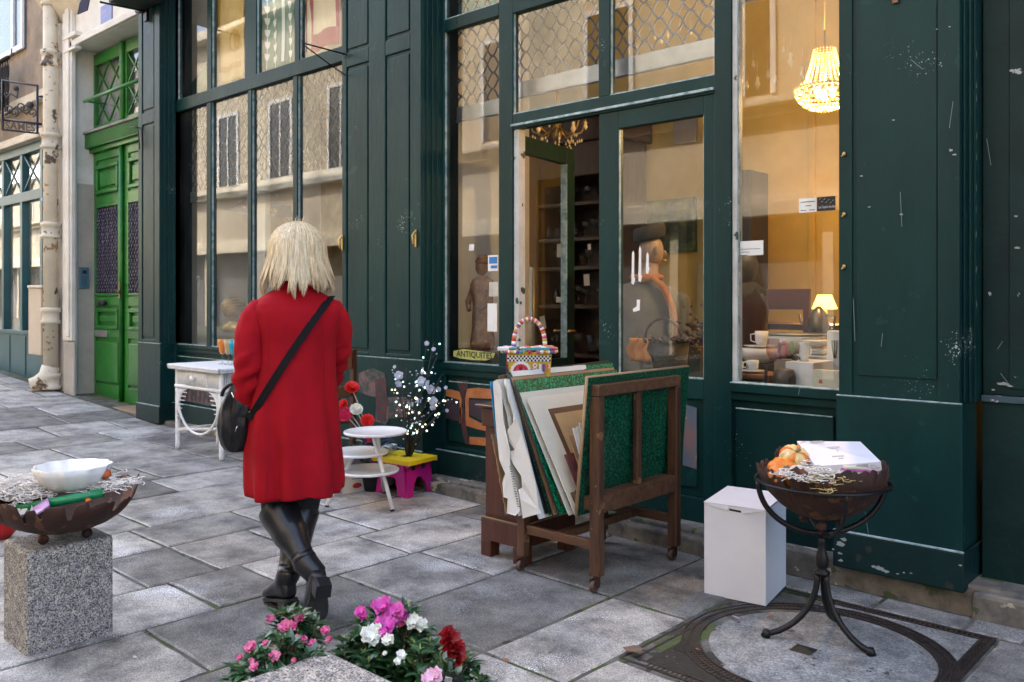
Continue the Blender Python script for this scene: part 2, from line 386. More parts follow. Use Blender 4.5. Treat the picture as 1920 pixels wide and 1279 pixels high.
m = MB(); m.prism([(-1.848, 2.712, .0002), (-1.42, 2.712, .0002), (-1.55, 2.76, .0002), (-1.70, 2.86, .0002), (-1.80, 3.0, .0002), (-1.848, 3.02, .0002)], (0, 0, .002)); m.build('soil_corner', DIRT, mh)
m = MB(); m.box(-1.80, -1.73, 2.87, 2.94, .0025, .004); m.build('keyhole', BLACK, mh)
# ---- small litter: fallen leaves, petals, paper scraps
lm = [plain('dry_leaf', (.30, .12, .06), .8), plain('fallen_petal', (.55, .25, .55), .6), plain('paper_scrap', (.7, .7, .7), .7), plain('brown_leaf', (.16, .10, .07), .8)]
for (px, py, sz, mi_, nm, lb) in ((1185, 1225, .055, 3, 'fallen_leaf', 'curled brown leaf on the soil at the corner of the manhole frame'),
        (1381, 1161, .022, 1, 'fallen_petal', 'small lilac petal on the manhole ring beside the white box'), (1442, 1155, .016, 0, 'fallen_leaf', 'tiny orange leaf on the manhole rim'),
        (1309, 1222, .016, 0, 'fallen_leaf', 'orange leaf scrap stuck in the left side of the manhole ring'), (848, 950, .022, 2, 'paper_scrap', 'white paper scrap on the slab right of the folding stool'),
        (253, 1236, .014, 2, 'paper_scrap', 'white paper crumb on the slab right of the granite bollard'), (377, 821, .03, 2, 'paper_scrap', 'white scrap on the ground under the wicker table'),
        (950, 1242, .02, 0, 'fallen_leaf', 'brown leaf on the slab at the bottom centre of the picture')):
    p = G(px, py); m = MB(); n = 7; z = .006+p.z
    m.prism([(p.x+sz*math.cos(2*PI*i/n)*R0.uniform(.5, 1), p.y+.6*sz*math.sin(2*PI*i/n)*R0.uniform(.5, 1), z+R0.uniform(0, .3)*sz) for i in range(n)], (0, 0, .0012))
    tag(m.build(nm, lm[mi_]), lb, nm.replace('_', ' '))
# ================================================================ SHOP FRONT
shop = thing('antique_shop', 'dark green painted wooden shop front with display windows and an open glazed door', 'shop', (-5, 4.17, 0))
YW = 4.17
def panelled(mb, x0, x1, z0, z1, Y, th=.012, stile=.035, raise_=.010, gap=.012):
    """frame of stiles and rails with a raised field, front faces near Y (towards the street)"""
    mb.box(x0, x0+stile, Y-th, Y+.01, z0, z1); mb.box(x1-stile, x1, Y-th, Y+.01, z0, z1)
    mb.box(x0+stile, x1-stile, Y-th, Y+.01, z0, z0+stile); mb.box(x0+stile, x1-stile, Y-th, Y+.01, z1-stile, z1)
    mb.box(x0+stile+gap, x1-stile-gap, Y-raise_, Y+.01, z0+stile+gap, z1-stile-gap)
def pilaster(x0, x1, zl, zp, zb, ret=True):
    m = MB(); m.box(x0, x1, 4.014, 4.33, zl, 6.2)
    if ret:
        m.box(x1, x1+.010, 4.045, 4.33, zl, 6.2); m.box(x1+.010, x1+.022, 4.085, 4.33, zl, 6.2); m.box(x1+.022, x1+.030, 4.125, 4.33, zl, 6.2)
    o = m.build('pilaster', GREEN, shop, .004)
    m = MB(); m.box(x0-.012, x1+.012, 4.0, 4.33, zp, zl); m.build('pedestal_block', GREEN, shop, .005)
    m = MB(); m.box(x0-.022, x1+.022, 3.984, 4.33, zb, zp-.004); m.build('plinth', GREENB, shop, .006)
    for bb in ((x0-.010, x1+.010, 3.998, 4.012, zl, zl+.006), (x0-.020, x1+.020, 3.9825, 3.998, zp-.004, zp+.004)): m = MB(); m.box(*bb); m.build('pale_ledge', EDGE, shop, .002)
    return o
xr0, xr1 = X_(1572, 4), X_(1799, 4)
pilaster(xr0, xr1, .90, .275, .105)
m = MB(); a, b = X_(1604, 4), X_(1757, 4)
m.box(xr0, X_(1597, 4), 4.004, 4.014, .906, 6.2); m.box(a+.004, b-.004, 4.008, 4.014, 1.0, 6.2); m.box(b+.004, xr1, 4.003, 4.014, .906, 6.2)
m.build('raised_strips', GREEN, shop, .003)
# flush bolts and latches on the right pilaster
m = MB()
for py in (289, 402, 500): p = at(1583, py, 4.0); m.ell((p.x, 3.998, p.z), (.009, .008, .011)); m.tube([(p.x, 4.0, p.z), (p.x-.006, 3.985, p.z-.012)], .004)
m.build('brass_stud', BRASS, shop)
m = MB(); p = at(1679, 2, 4.0); m.box(p.x-.012, p.x+.012, 3.992, 4.003, p.z-.01, p.z+.03); m.build('hinge_plate', pm('rusty_brass', (.25, .10, .05), rough=.6), shop, .002)
xm0, xm1 = X_(640, 4), X_(790, 4)
pilaster(xm0, xm1, .922, .292, .12)
def PX(p): return X_(p, 4)
m = MB(); S = 4.0
cols = (PX(641), PX(649), PX(691), PX(722), PX(769), PX(789))
for i in (0, 2, 4): m.box(cols[i], cols[i+1], S, 4.02, .93, 6.2)
for i in (1, 3):
    m.box(cols[i], cols[i+1], S, 4.02, 3.115, 3.225); m.box(cols[i], cols[i+1], S, 4.02, .93, .958)
    for z0, z1 in ((.97, 3.10), (3.24, 6.2)): m.box(cols[i]+.018, cols[i+1]-.018, 4.003, 4.02, z0+.012, z1-.012)
m.build('folded_shutter', GREEN, shop, .006)
for px, py in ((642, 455), (780, 447)):
    p = at(px, py, 3.995); m = MB()
    m.beam((p.x, 3.992, p.z-.06), (p.x, 3.992, p.z+.06), .016, .006, (0, 1, 0)); m.tube([(p.x, 3.985, p.z+.045), (p.x-.004, 3.965, p.z+.02), (p.x+.002, 3.97, p.z-.045)], .008)
    m.build('shutter_latch', BRASS, shop, .001)
p = at(648, 102, 3.99); q = at(708, 137, 3.72); m = MB()
m.tube([(p.x, 3.99, p.z), (p.x+.01, 3.6, p.z+.0)], .006); m.tube([(p.x, 3.99, p.z-.16), (p.x+.004, 3.8, p.z-.09), (p.x+.01, 3.6, p.z-.01)], .005)
m.tube([(p.x+.01, 3.6, p.z+.01), (p.x+.01, 3.6, p.z-.10)], .006)
m.tube([Vector((p.x, 3.985, p.z))+Vector((.022*math.cos(t), 0, .022*math.sin(t))) for t in [i*PI/6 for i in range(12)]], .004, closed=True)
m.build('shutter_bracket', IRON, shop)
xl0, xl1 = X_(259, 4), X_(299, 4)
pilaster(xl0, xl1, .90, .275, .10)
m = MB(); c0, c1, c2, c3 = X_(259, 4), X_(266, 4), X_(289, 4), X_(299, 4)
m.box(c0, c1, 4.0, 4.014, .906, 6.2); m.box(c2, c3, 4.0, 4.014, .906, 6.2)
for z0, z1 in ((.906, .94), (3.15, 3.27)): m.box(c1, c2, 4.0, 4.014, z0, z1)
m.box(c1+.02, c2-.02, 4.004, 4.014, .965, 3.12); m.box(c1+.02, c2-.02, 4.004, 4.014, 3.30, 6.2)
m.build('panel_frame', GREEN, shop, .005)
# dark outer architrave left of the left window
m = MB(); m.box(xl1+.030, X_(325, YW), 4.15, 4.33, .2, 6.2); m.build('window_jamb', GREEN, shop, .003)
# graffiti panels -------------------------------------------------
GORANGE = pm('orange_spray_paint', (.48, .16, .05), (.30, .10, .03), .6, sc=12); GPURP = pm('dark_purple_spray_paint', (.045, .022, .04), (.03, .02, .03), .6)
GMAR = pm('maroon_spray_paint', (.085, .018, .025), (.02, .02, .025), .6, sc=14)
GPINK = pm('faded_pink_paint', (.15, .085, .08), (.012, .035, .035), .6, sc=14, mid=(.42, .6))
GBLUE = pm('multicolour_smears', (.06, .10, .14), (.18, .10, .09), .6, sc=9, chips=(((.30, .22, .06), 12, .33, 5),))
def riser(x0, x1, z0, z1, name='stall_riser', div=None):
    m = MB(); m.box(x0, x1, YW+.03, YW+.09, z0, z1); fr = .05
    m.box(x0, x1, YW, YW+.03, z1-.045, z1); m.box(x0, x1, YW, YW+.03, z0, z0+.03)
    m.box(x0, x0+fr, YW, YW+.03, z0+.03, z1-.045); m.box(x1-fr, x1, YW, YW+.03, z0+.03, z1-.045)
    m.box(x0+fr+.025, x1-fr-.025, YW+.014, YW+.03, z0+.06, z1-.085)
    m.build(name, GREEN, shop, .006)
    m = MB(); m.box(x0, x1, YW-.045, YW+.09, .10, z0); m.build('base_board', GREENB, shop, .006)
    for bb in ((x0, x1, YW-.047, YW-.03, z0, z0+.006), (x0+fr+.03, x1-fr-.03, YW+.008, YW+.016, z1-.091, z1-.084)): m = MB(); m.box(*bb); m.build('pale_ledge', EDGE, shop, .002)
wl0, wl1 = X_(325, YW), X_(640, 4)
riser(wl0, wl1, .30, .86); 
ws0, ws1 = X_(825, YW), X_(935, YW)
riser(ws0, ws1+.02, .29, .86)
rb0, rb1 = X_(1352, YW), X_(1571, YW)+.05
riser(rb0, rb1, .30, .86)
def blob(mb, pts, Y, t=.003): mb.prism([(at(x, y, Y).x, Y, at(x, y, Y).z) for x, y in pts][::-1], (0, t, 0))
GY = YW+.0105
m = MB(); blob(m, [(829, 728), (848, 731), (863, 735), (866, 745), (864, 790), (862, 794), (861, 750), (845, 745), (829, 741)], GY)
blob(m, [(876, 729), (895, 727), (930, 731), (930, 748), (900, 747), (879, 746), (879, 782), (900, 793), (930, 800), (930, 812), (895, 805), (873, 798), (872, 740)], GY)
blob(m, [(880, 819), (930, 822), (930, 838), (880, 833)], GY); blob(m, [(861, 765), (866, 765), (866, 794), (861, 793)], GY); m.build('orange_graffiti', GORANGE, shop)
m = MB(); blob(m, [(830, 748), (860, 752), (860, 790), (845, 787), (830, 784)], GY); blob(m, [(881, 750), (930, 752), (930, 795), (900, 787), (881, 778)], GY); m.build('purple_graffiti', GPURP, shop)
m = MB(); blob(m, [(855, 712), (878, 714), (876, 727), (870, 760), (874, 800), (880, 834), (872, 832), (864, 795), (868, 760), (862, 735)], GY); m.build('maroon_graffiti', GMAR, shop)
m = MB(); blob(m, [(672, 700), (698, 690), (712, 696), (722, 700), (726, 745), (755, 744), (770, 752), (765, 782), (730, 785), (722, 797), (704, 790), (706, 745), (690, 742), (675, 735)], 3.9965)
m.build('pink_graffiti', GPINK, shop)
m = MB(); blob(m, [(703, 712), (721, 708), (727, 750), (722, 790), (706, 788)], 3.9945); m.build('maroon_graffiti', GMAR, shop)
m = MB(); blob(m, [(337, 724), (352, 727), (388, 730), (402, 735), (402, 762), (380, 760), (352, 752), (337, 748)], GY); m.build('beige_graffiti', GPINK, shop)
m = MB()
for k in range(7): x = 342+k*8; blob(m, [(x, 728+k), (x+3, 729+k), (x+2, 750+k), (x-1, 748+k)], GY-.002)
m.build('dark_graffiti', GPURP, shop)
# ---- window framing
def frame(name, boxes, mat=GREEN, bev=.004, par=None):
    m = MB()
    for b_ in boxes: m.box(*b_)
    return m.build(name, mat, par or shop, bev)
def pane(x0, x1, z0, z1, par=None, Y=YW+.03):
    m = MB(); m.box(x0+.002, x1-.002, Y, Y+.004, z0+.002, z1-.002); return m.build('glass_pane', GLASS, par or shop)
def bead(x0, x1, z0, z1, par):
    m = MB(); e = .004
    m.box(x0, x1, YW+.006, YW+.029, z0, z0+.007); m.box(x0, x0+e, YW+.012, YW+.029, z0+.007, z1); m.box(x1-e, x1, YW+.012, YW+.029, z0+.007, z1); m.build('glazing_bead', EDGE, par)
F0, F1 = YW, YW+.06
ZT0, ZT1 = 3.25, 3.37
# left window
lw = frame('left_display_window', [(wl0, wl1, F0-.015, F1, .86, .893), (wl0, wl0+.03, F0, F1, .893, 5.4), (wl0+.03, wl1, F0-.01, F1, ZT0, ZT1)]); lw.name = 'display_window'
lx = [X_(a, YW) for a in (328, 387, 395, 464, 471, 549, 557, 640)]
for i in (1, 3, 5): frame('mullion', [(lx[i], lx[i+1], F0, F1, .893, ZT0)], par=shop)
for i in (0, 2, 4, 6): pane(lx[i], lx[i+1], .893, ZT0, shop); bead(lx[i], lx[i+1], .893, ZT0, shop)
ux = [X_(a, YW) for a in (332, 388, 396, 459, 480, 552, 561, 640)]
for i in (1, 3, 5): frame('mullion', [(ux[i], ux[i+1], F0, F1, ZT1, 5.4)])
for i in (0, 2, 4, 6): pane(ux[i], ux[i+1], ZT1, 5.4, shop); bead(ux[i], ux[i+1], ZT1, 5.4, shop)
# dark deep groove right of the mid pilaster + small window
frame('window_jamb', [(xm1+.03, X_(825, YW)-.001, YW+.02, 4.33, .12, 6.2)], GREEN)
sx0, sx1, sx2 = X_(832, YW), X_(935, YW), X_(961, YW)
fw = frame('display_window', [(X_(825, YW), sx2, F0-.012, F1, .86, .905), (X_(825, YW), sx0, F0, F1, .905, 6), (sx1, sx2, F0, F1, .10, 6), (sx0, sx1, F0, F1, 3.235, 3.32)])
pane(sx0, sx1, .905, 3.235); bead(sx0, sx1, .905, 3.235, shop); pane(sx0, sx1, 3.32, 5.2); bead(sx0, sx1, 3.32, 5.2, shop)
# over-door lights and door frame
px1, px2, px3, px4 = X_(1122, YW), X_(1143, YW), X_(1340, YW), X_(1372, YW)
frame('door_transom', [(sx2, px3, F0, F1, 2.46, 2.56), (sx2, px3, F0-.002, F1, 3.22, 3.32), (px1, px2, F0, F1, 2.56, 3.22), (px1, px2, F0, F1, 3.32, 5.2), (px3, px4, F0-.006, F1, .10, 6)])
frame('drip_rail', [(sx2, px3, F0-.022, F0, 2.475, 2.49)], EDGE, .002)
for a, b in ((sx2, px1), (px2, px3)):
    pane(a, b, 2.56, 3.22); bead(a, b, 2.56, 3.22, shop); pane(a, b, 3.32, 5.2)
# right big window
gx0, gx1 = X_(1382, YW), X_(1571, YW)+.03
frame('display_window', [(px4, gx1+.1, F0-.020, F1, .86, .907)]); frame('inner_white_strip', [(px4, gx0, F0+.004, F1, .907, 6)], WHITEP)
pane(gx0, gx1, .907, 6); bead(gx0, gx1, .907, 6, shop)
m = MB(); m.box(px4, gx1, YW-.022, YW+.03, .907, .913); m.build('pale_ledge', EDGE, shop, .002)
# door: closed right leaf
dr = frame('door_leaf', [(px1, X_(1158, YW), F0+.006, F1, .12, 2.46), (X_(1318, YW), px3, F0+.006, F1, .12, 2.46), (X_(1158, YW), X_(1318, YW), F0+.006, F1, 2.355, 2.46), (X_(1158, YW), X_(1318, YW), F0+.006, F1, .12, .26),
     (X_(1158, YW), X_(1318, YW), F0+.006, F1, .80, .912), (X_(1158, YW), X_(1318, YW), F0+.03, F1-.01, .26, .80), (X_(1158, YW)+.05, X_(1318, YW)-.05, F0+.018, F1-.01, .31, .75)])
pane(X_(1158, YW), X_(1318, YW), .912, 2.355, dr); bead(X_(1158, YW), X_(1318, YW), .912, 2.355, dr)
m = MB(); blob(m, [(1284, 758), (1306, 765), (1306, 880), (1280, 872)], YW+.0155); m.build('colour_smear', GBLUE, shop)
# open left leaf (swung inward about its left hinge)
hx = X_(966, 4.22); zt, zb = 2.44, .12
pz = D(1078, 283, (zt-CH)*FPX/(HZ-283))
dirl = (Vector((pz.x, pz.y, 0))-Vector((hx, 4.22, 0))); wlf = .74; dirl.normalize()
leaf = MB(); nl = Vector((-dirl.y, dirl.x, 0)); Mx = Matrix((dirl, nl, Vector((0, 0, 1)))).transposed()
def lb(mb, a, b, z0, z1, t=.045, off=0): mb.obox(Vector((hx, 4.22, 0))+dirl*((a+b)/2)+nl*off+Vector((0, 0, (z0+z1)/2)), (b-a, t, z1-z0), Mx)
lb(leaf, 0, .085, zb, zt); lb(leaf, wlf-.11, wlf, zb, zt); lb(leaf, .085, wlf-.11, zt-.12, zt); lb(leaf, .085, wlf-.11, .80, .93); lb(leaf, .085, wlf-.11, zb, zb+.14); lb(leaf, .085, wlf-.11, zb+.14, .80, .02)
ol = leaf.build('door_leaf', GREEN, shop, .004)
gl = MB(); lb(gl, .085, wlf-.11, .93, zt-.12, .004); gl.build('glass_pane', GLASS, ol)
gl = MB(); lb(gl, wlf-.118, wlf-.11, .93, zt-.12, .05); gl.build('glazing_bead', EDGE, ol)
hd = MB(); hp = Vector((hx, 4.22, 1.12))+dirl*(wlf-.05)
for s_ in (-1, 1): hd.tube([hp+nl*.02*s_, hp+nl*.055*s_, hp+nl*.06*s_-dirl*.09], .009); hd.ell(hp+nl*.06*s_-dirl*.09, .014)
hd.build('door_handle', BRASS, ol)
m = MB(); m.box(sx2, sx2+.045, YW+.012, YW+.075, .12, 2.46); m.build('white_peeling_jamb', WHITEP, shop, .003)
m = MB(); m.box(sx2+.045, px1, 4.10, 4.40, .02, .10); m.build('door_step', CONC, shop, .01)
# right-hand recess beyond the pilaster
m = MB(); m.box(xr1+.036, 3, 4.20, 4.33, .09, .90); m.box(xr1+.036, 3, 4.215, 4.33, .93, 6.2); m.box(xr1+.14, 3, 4.208, 4.215, .96, 6.2); m.build('side_panel', GREENB, shop, .004)
m = MB(); m.box(xr1+.036, 3, 4.185, 4.33, .901, .929); m.build('side_ledge', pm('blue_grey_ledge', (.05, .09, .12), (.03, .06, .08), .5, chips=(((.5, .5, .5), 14, .33, 5),)), shop, .003)
m = MB()
for z in [i*.11+.3 for i in range(30)]:
    a = xr1+.030; zz = z+R0.uniform(-.05, .05)
    if R0.random() < .45: m.prism([(a+.0004, 4.128+R0.uniform(0, .012), zz+q_) for q_ in (0, .01, .022)]+[(a+.0004, 4.136+R0.uniform(0, .010), zz+q_) for q_ in (.03, .016, .004)], (.001, 0, 0))
m.build('chipped_paint', plain('bare_wood_chips', (.26, .24, .20), .8), shop)
# chips and peeled flakes: shaped patches
CH_ = plain('exposed_undercoat', (.36, .38, .38), .7); m = MB()
def flake(px, py, Y, s=1.):
    n = 9; p = at(px, py, Y); m.prism([(p.x+s*.012*math.cos(-2*PI*i/n)*R0.uniform(.3, 1.1), Y, p.z+s*.006*math.sin(-2*PI*i/n)*R0.uniform(.4, 1.1)) for i in range(n)], (0, .002, 0))
for px, py, s in ((1574, 1020, 2.4), (1582, 1012, 1.6), (1574, 1037, 1.3), (1576, 1051, 1.2), (1650, 1066, 2.4), (1660, 1071, 1.6), (1640, 1063, 1.3), (1683, 1076, .7), (1695, 1074, .6), (1708, 1075, .6), (1800, 1060, .8), (1562, 1030, 1)): flake(px, py, 3.983, s)
for px, py, s in ((1675, 225, .6), (1615, 330, .9), (1690, 402, .8), (1783, 282, 1.3), (1790, 290, .9), (1756, 55, .6), (1630, 388, .6), (1780, 50, .5)): flake(px, py, 4.0025, s)
for px, py, s in ((1905, 405, .9), (1908, 465, 1.1), (1880, 720, 2.0), (1862, 731, .8), (1893, 724, 1.2)): flake(px, py, 4.206, s)
m.build('paint_flakes', CH_, shop)
m = MB()
for (a, b, c, d, Y) in ((1688, 360, 1691, 425, 4.0025), (1655, 625, 1652, 650, 4.0025), (1708, 112, 1730, 130, 4.0025), (1787, 190, 1780, 240, 4.0025), (1850, 260, 1858, 310, 4.206), (1622, 960, 1628, 1000, 3.9985), (1500, 728, 1497, 740, 4.149), (1880, 640, 1870, 655, 4.206), (1876, 700, 1893, 722, 4.206), (1600, 560, 1603, 640, 4.0025)):
    p, q = at(a, b, Y), at(c, d, Y); m.beam(p, q, .0022, .0015, (0, 1, 0))
m.build('scratches', plain('pale_scratch', (.16, .22, .22), .6), shop)
# stone base and steps
BASE = pm('dirty_stone_base', (.22, .19, .15), (.07, .065, .06), .95, sc=7, bump=1.5, bs=25, chips=(((.40, .34, .26), 10, .34, 4), ((.06, .08, .03), 16, .33, 6)))
sb = MB(); x = -9.2
while x < 3:
    w_ = R0.uniform(.7, 1.3); sb.box(x+.004, x+w_-.004, 4.035+R0.uniform(-.01, .01), 4.33, -.1, .125+R0.uniform(-.004, .004)); x += w_
sb.build('stone_base', BASE, shop, .012)
m = MB(); m.box(xm1+.06, X_(1375, 4.0), 3.965, 4.035, -.1, .105); m.build('stone_step', BASE, shop, .015)
m = MB(); m.box(xr1+.045, 2.5, 4.0, 4.19, -.1, .115); m.build('stone_sill', BASE, shop, .02)
# upper facade, above the frame; out of view, wall height set to shade the street
m = MB(); m.box(-9.02, 3, 4.05, 4.4, 6.2, 17); m.build('upper_wall', CREAM, shop)
m = MB(); m.box(-9.02, 3, 3.8, 4.4, 6.0, 6.2); m.build('shop_cornice', GREEN, shop, .02)
m = MB(); m.box(-9.0, 3, 4.34, 4.37, 5.3, 6.2); m.build('fascia_back', GREEN, shop)
# ================================================================ SHOP INTERIOR
m = MB(); m.box(-9.0, -.9, 4.33, 7.6, .06, .10); m.build('interior_floor', pm('old_floorboards', (.10, .05, .025), (.05, .025, .015), .5, st=(6, .5, 1), sc=4), shop)
m = MB(); m.box(-9.0, -.9, 4.33, 7.6, 5.6, 5.7); m.build('interior_ceiling', WALLC, shop)
m = MB(); m.box(-5.2, -.9, 6.68, 6.78, .1, 5.6); m.box(-1.0, -.9, 4.4, 6.6, .1, 5.6); m.build('yellow_wall', WALLY, shop)
m = MB(); m.box(-9.0, -5.2, 7.4, 7.5, .1, 5.6); m.box(-9.1, -9.0, 4.4, 7.4, .1, 5.6); m.build('cream_wall', WALLC, shop)
PALE = pm('pale_grey_blue_paint', (.50, .53, .56), (.42, .45, .48), .6, sc=3)
m = MB(); m.box(-5.05, -4.72, 4.33, 5.35, .1, 5.6); m.build('partition', PALE, shop, .004)
m = MB(); m.box(-2.92, -2.86, 6.65, 6.68, .1, 5.6); m.box(-1.34, -1.25, 5.9, 6.5, .1, 4.5); m.build('wall_moulding', WALLY, shop, .01)
m = MB()
for a, b, Y in ((471, 497, 4.45), (330, 342, 4.5), (412, 424, 5.4)):
    m.box(X_(a, Y), X_(b, Y), Y, Y+.06, .1, 5.4)
m.build('interior_post', pm('old_cream_paint', (.62, .60, .55), (.52, .50, .45), .6, sc=4), shop, .004)
# roller grilles behind the upper glass
def grille(x0, x1, zb, zt, Y, col, lead=.20, amp=.022, n=None):
    m = MB(); step = .115; z = zb+.04; rows = int((zt-zb)/step)+1
    for r in range(rows):
        zz = zb+.03+r*step
        for ph in (0, PI):
            pts = []; x = x0
            while x <= x1+.001:
                pts.append((x, Y+(.004 if ph else -.004), zz+.0575*(math.cos(2*PI*(x-x0)/.21+ph+r*PI)))); x += .0175
            m.tube(pts, .0078, n=4, cap=False)
    m.build('roller_grille', col, shop)
    m = MB(); m.box(x0-.02, x1+.02, Y-.02, Y+.02, zb-.09, zb+.01); m.box(x0-.02, x1+.02, Y-.03, Y+.01, zb-.10, zb-.09); m.build('grille_bottom_bar', STEEL, shop, .004)
GRI = pm('dull_grille_steel', (.05, .045, .04), (.16, .15, .14), .5, sc=5, metal=.3)
grille(X_(352, 4.33), xm0+.1, 2.44, 3.25, 4.33, GRI)
grille(X_(846, 4.33), X_(940, 4.33), 2.72, 5.2, 4.33, GRI)
grille(X_(965, 4.33), X_(1345, 4.33), 2.80, 3.6, 4.33, GRI)
grille(X_(1382, 4.33), X_(1571, 4.33)+.1, 3.06, 3.6, 4.33, GRI)
# window display boards (what the goods stand on)
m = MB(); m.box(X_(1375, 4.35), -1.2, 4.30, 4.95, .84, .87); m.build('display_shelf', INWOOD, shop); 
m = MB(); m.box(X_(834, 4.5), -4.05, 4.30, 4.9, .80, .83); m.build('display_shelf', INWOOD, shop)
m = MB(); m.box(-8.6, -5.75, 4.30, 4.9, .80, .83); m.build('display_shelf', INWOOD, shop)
# --- hanging textiles in the upper left window
def cloth(px0, px1, z0, z1, Y, mats, label, fn, amp=.008, name='hanging_textile'):
    x0, x1 = X_(px0, Y), X_(px1, Y); t = thing(name, label, 'textile', ((x0+x1)/2, Y, z0), 'textiles hung inside the upper left window')
    m = MB(); 
    def P(u, v): return (x0+(x1-x0)*u+.01*math.sin(v*7), Y+amp*math.sin(u*17+v*3)-.003, z0+(z1-z0)*v+.012*math.sin(u*11))
    m.grid(P, 24, 20); m.build('cloth', mats[0], t, solid=.003)
    if fn:
        m = MB(); fn(m, lambda u, v, o=0: Vector(P(u, v))-Vector((0, .006+o, 0))); m.build('pattern', mats[1], t)
    return t
def patch(m, P, pts): m.add([P(*p) for p in pts], [list(range(len(pts)))[::-1]])
def strip(m, P, u0, u1, v0, v1, n=12):
    for i in range(n):
        for a, b, c, d in ((u0, u1, v0+(v1-v0)*i/n, v0+(v1-v0)*(i+1)/n),): patch(m, P, [(a, c), (b, c), (b, d), (a, d)])
YEL = pm('yellow_silk', (.62, .42, .15), (.52, .33, .08), .7, sc=3); OCH = plain('ochre_print', (.50, .26, .02), .7)
GRW = plain('bottle_green_print', (.10, .20, .12), .7); WHC = plain('white_print', (.75, .74, .70), .7)
CRE = pm('cream_silk', (.68, .56, .36), (.58, .46, .28), .7, sc=3); RRD = plain('faded_red_print', (.36, .06, .07), .7)
def fy(m, P):
    strip(m, P, .10, .22, .12, 1); 
    for i in range(6): patch(m, P, [(.22+i*.11, .12), (.33+i*.11, .12), (.33+i*.11, .18), (.22+i*.11, .18)])
    n = 14; patch(m, P, [(.68+.16*math.cos(-2*PI*i/n), .40+.12*math.sin(-2*PI*i/n)) for i in range(n)][::-1])
cloth(404, 459, 3.42, 4.35, 4.26, (YEL, OCH), 'yellow silk scarf with ochre border hanging in the upper left window', fy)
def fg(m, P):
    for c in range(5):
        u = .1+c*.2
        if c in (0, 3): strip(m, P, u-.02, u+.04, .03, 1, 20)
        else:
            strip(m, P, u-.005, u+.008, .02, 1, 20)
            for k in range(11):
                v = .06+k*.09+(.03 if c % 2 else 0); patch(m, P, [(u-.06, v+.045), (u-.045, v+.01), (u, v-.015), (u+.045, v+.01), (u+.06, v+.045)])
cloth(482, 553, 3.40, 4.60, 4.26, (GRW, WHC), 'green cloth with white heart-shaped drops hanging in the upper left window', fg)
def fr(m, P):
    strip(m, P, .16, .34, .04, 1, 20); strip(m, P, .88, .98, .04, 1, 20)
    for i in range(6): patch(m, P, [(.34+i*.09, .04), (.43+i*.09, .04), (.43+i*.09, .17), (.34+i*.09, .17)])
    for k in range(6): patch(m, P, [(.56-.0*k, .60+k*.035), (.84, .60+k*.035), (.83, .62+k*.035), (.57, .62+k*.035)])
cloth(562, 640, 3.40, 4.55, 4.26, (CRE, RRD), 'cream silk square with a dark red border beside the folded shutter', fr)
GVEL = pm('green_velvet', (.03, .16, .08), (.02, .10, .05), .9)
m = MB(); m.prism([at(x, y, 4.42) for x, y in ((338, 182), (395, 110), (398, 165), (398, 190))], (0, .03, 0)); tag(m.build('draped_cloth', GVEL), 'green velvet cloth draped at the bottom of the upper left corner pane', 'cloth')
m = MB(); a, b = X_(836, 4.4), X_(950, 4.4); m.box(a, b, 4.40, 4.42, 3.34, 4.4); tag(m.build('painted_glass', pm('turquoise_green_paint', (.02, .30, .20), (.40, .50, .35), .5, sc=5)), 'turquoise green picture panel in the top pane left of the shop door', 'panel')
# --- furniture: glazed cabinet with glassware seen through the open door
GW = glassmat('glassware', (.80, .84, .86), 1.7, .06)
cab = thing('display_cabinet', 'dark wood cabinet with open shelves of glassware behind the open door', 'cabinet', (-5.0, 6.5, .10))
cy = 6.1; ca, cb = X_(992, cy), X_(1152, cy)
m = MB(); m.box(ca, ca+.10, cy, cy+.5, .1, 2.75); m.box(cb-.1, cb, cy, cy+.5, .1, 2.75); m.box(ca+.1, cb-.1, cy+.46, cy+.5, .1, 2.75); m.box(ca-.05, cb+.05, cy-.05, cy+.52, 2.75, 2.95); m.box(ca-.09, cb+.09, cy-.09, cy+.52, 2.95, 3.03)
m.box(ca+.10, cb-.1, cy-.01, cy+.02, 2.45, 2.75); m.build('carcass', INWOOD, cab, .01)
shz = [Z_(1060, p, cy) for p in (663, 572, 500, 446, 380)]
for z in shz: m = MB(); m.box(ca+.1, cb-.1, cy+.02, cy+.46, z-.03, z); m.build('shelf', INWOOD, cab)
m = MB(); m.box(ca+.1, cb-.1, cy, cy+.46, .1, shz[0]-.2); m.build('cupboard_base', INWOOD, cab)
def stemglass(x, y, z, h=.14, r=.03, mt=GW, kind=0):
    m = MB()
    if kind == 0: m.lathe([(r*.8, z), (r*.8, z+.004), (.004, z+.008), (.004, z+h*.5), (r*.6, z+h*.56), (r, z+h*.75), (r*.9, z+h)], (x, y, 0), 10)
    elif kind == 1: m.lathe([(r*.75, z), (r, z+h)], (x, y, 0), 10)
    else: m.lathe([(r*.5, z), (r, z+h*.3), (r*.9, z+h*.6), (r*.3, z+h*.8), (r*.4, z+h)], (x, y, 0), 10)
    return m.build(('stem_glass', 'tumbler', 'carafe')[kind], mt)
k = 0
rr = random.Random(3); ORD = ['', 'first', 'second', 'third', 'fourth', 'fifth', 'sixth', 'seventh', 'eighth', 'ninth', 'tenth', 'eleventh', 'twelfth', 'thirteenth', 'fourteenth', 'fifteenth', 'sixteenth', 'seventeenth', 'eighteenth', 'nineteenth', 'twentieth']
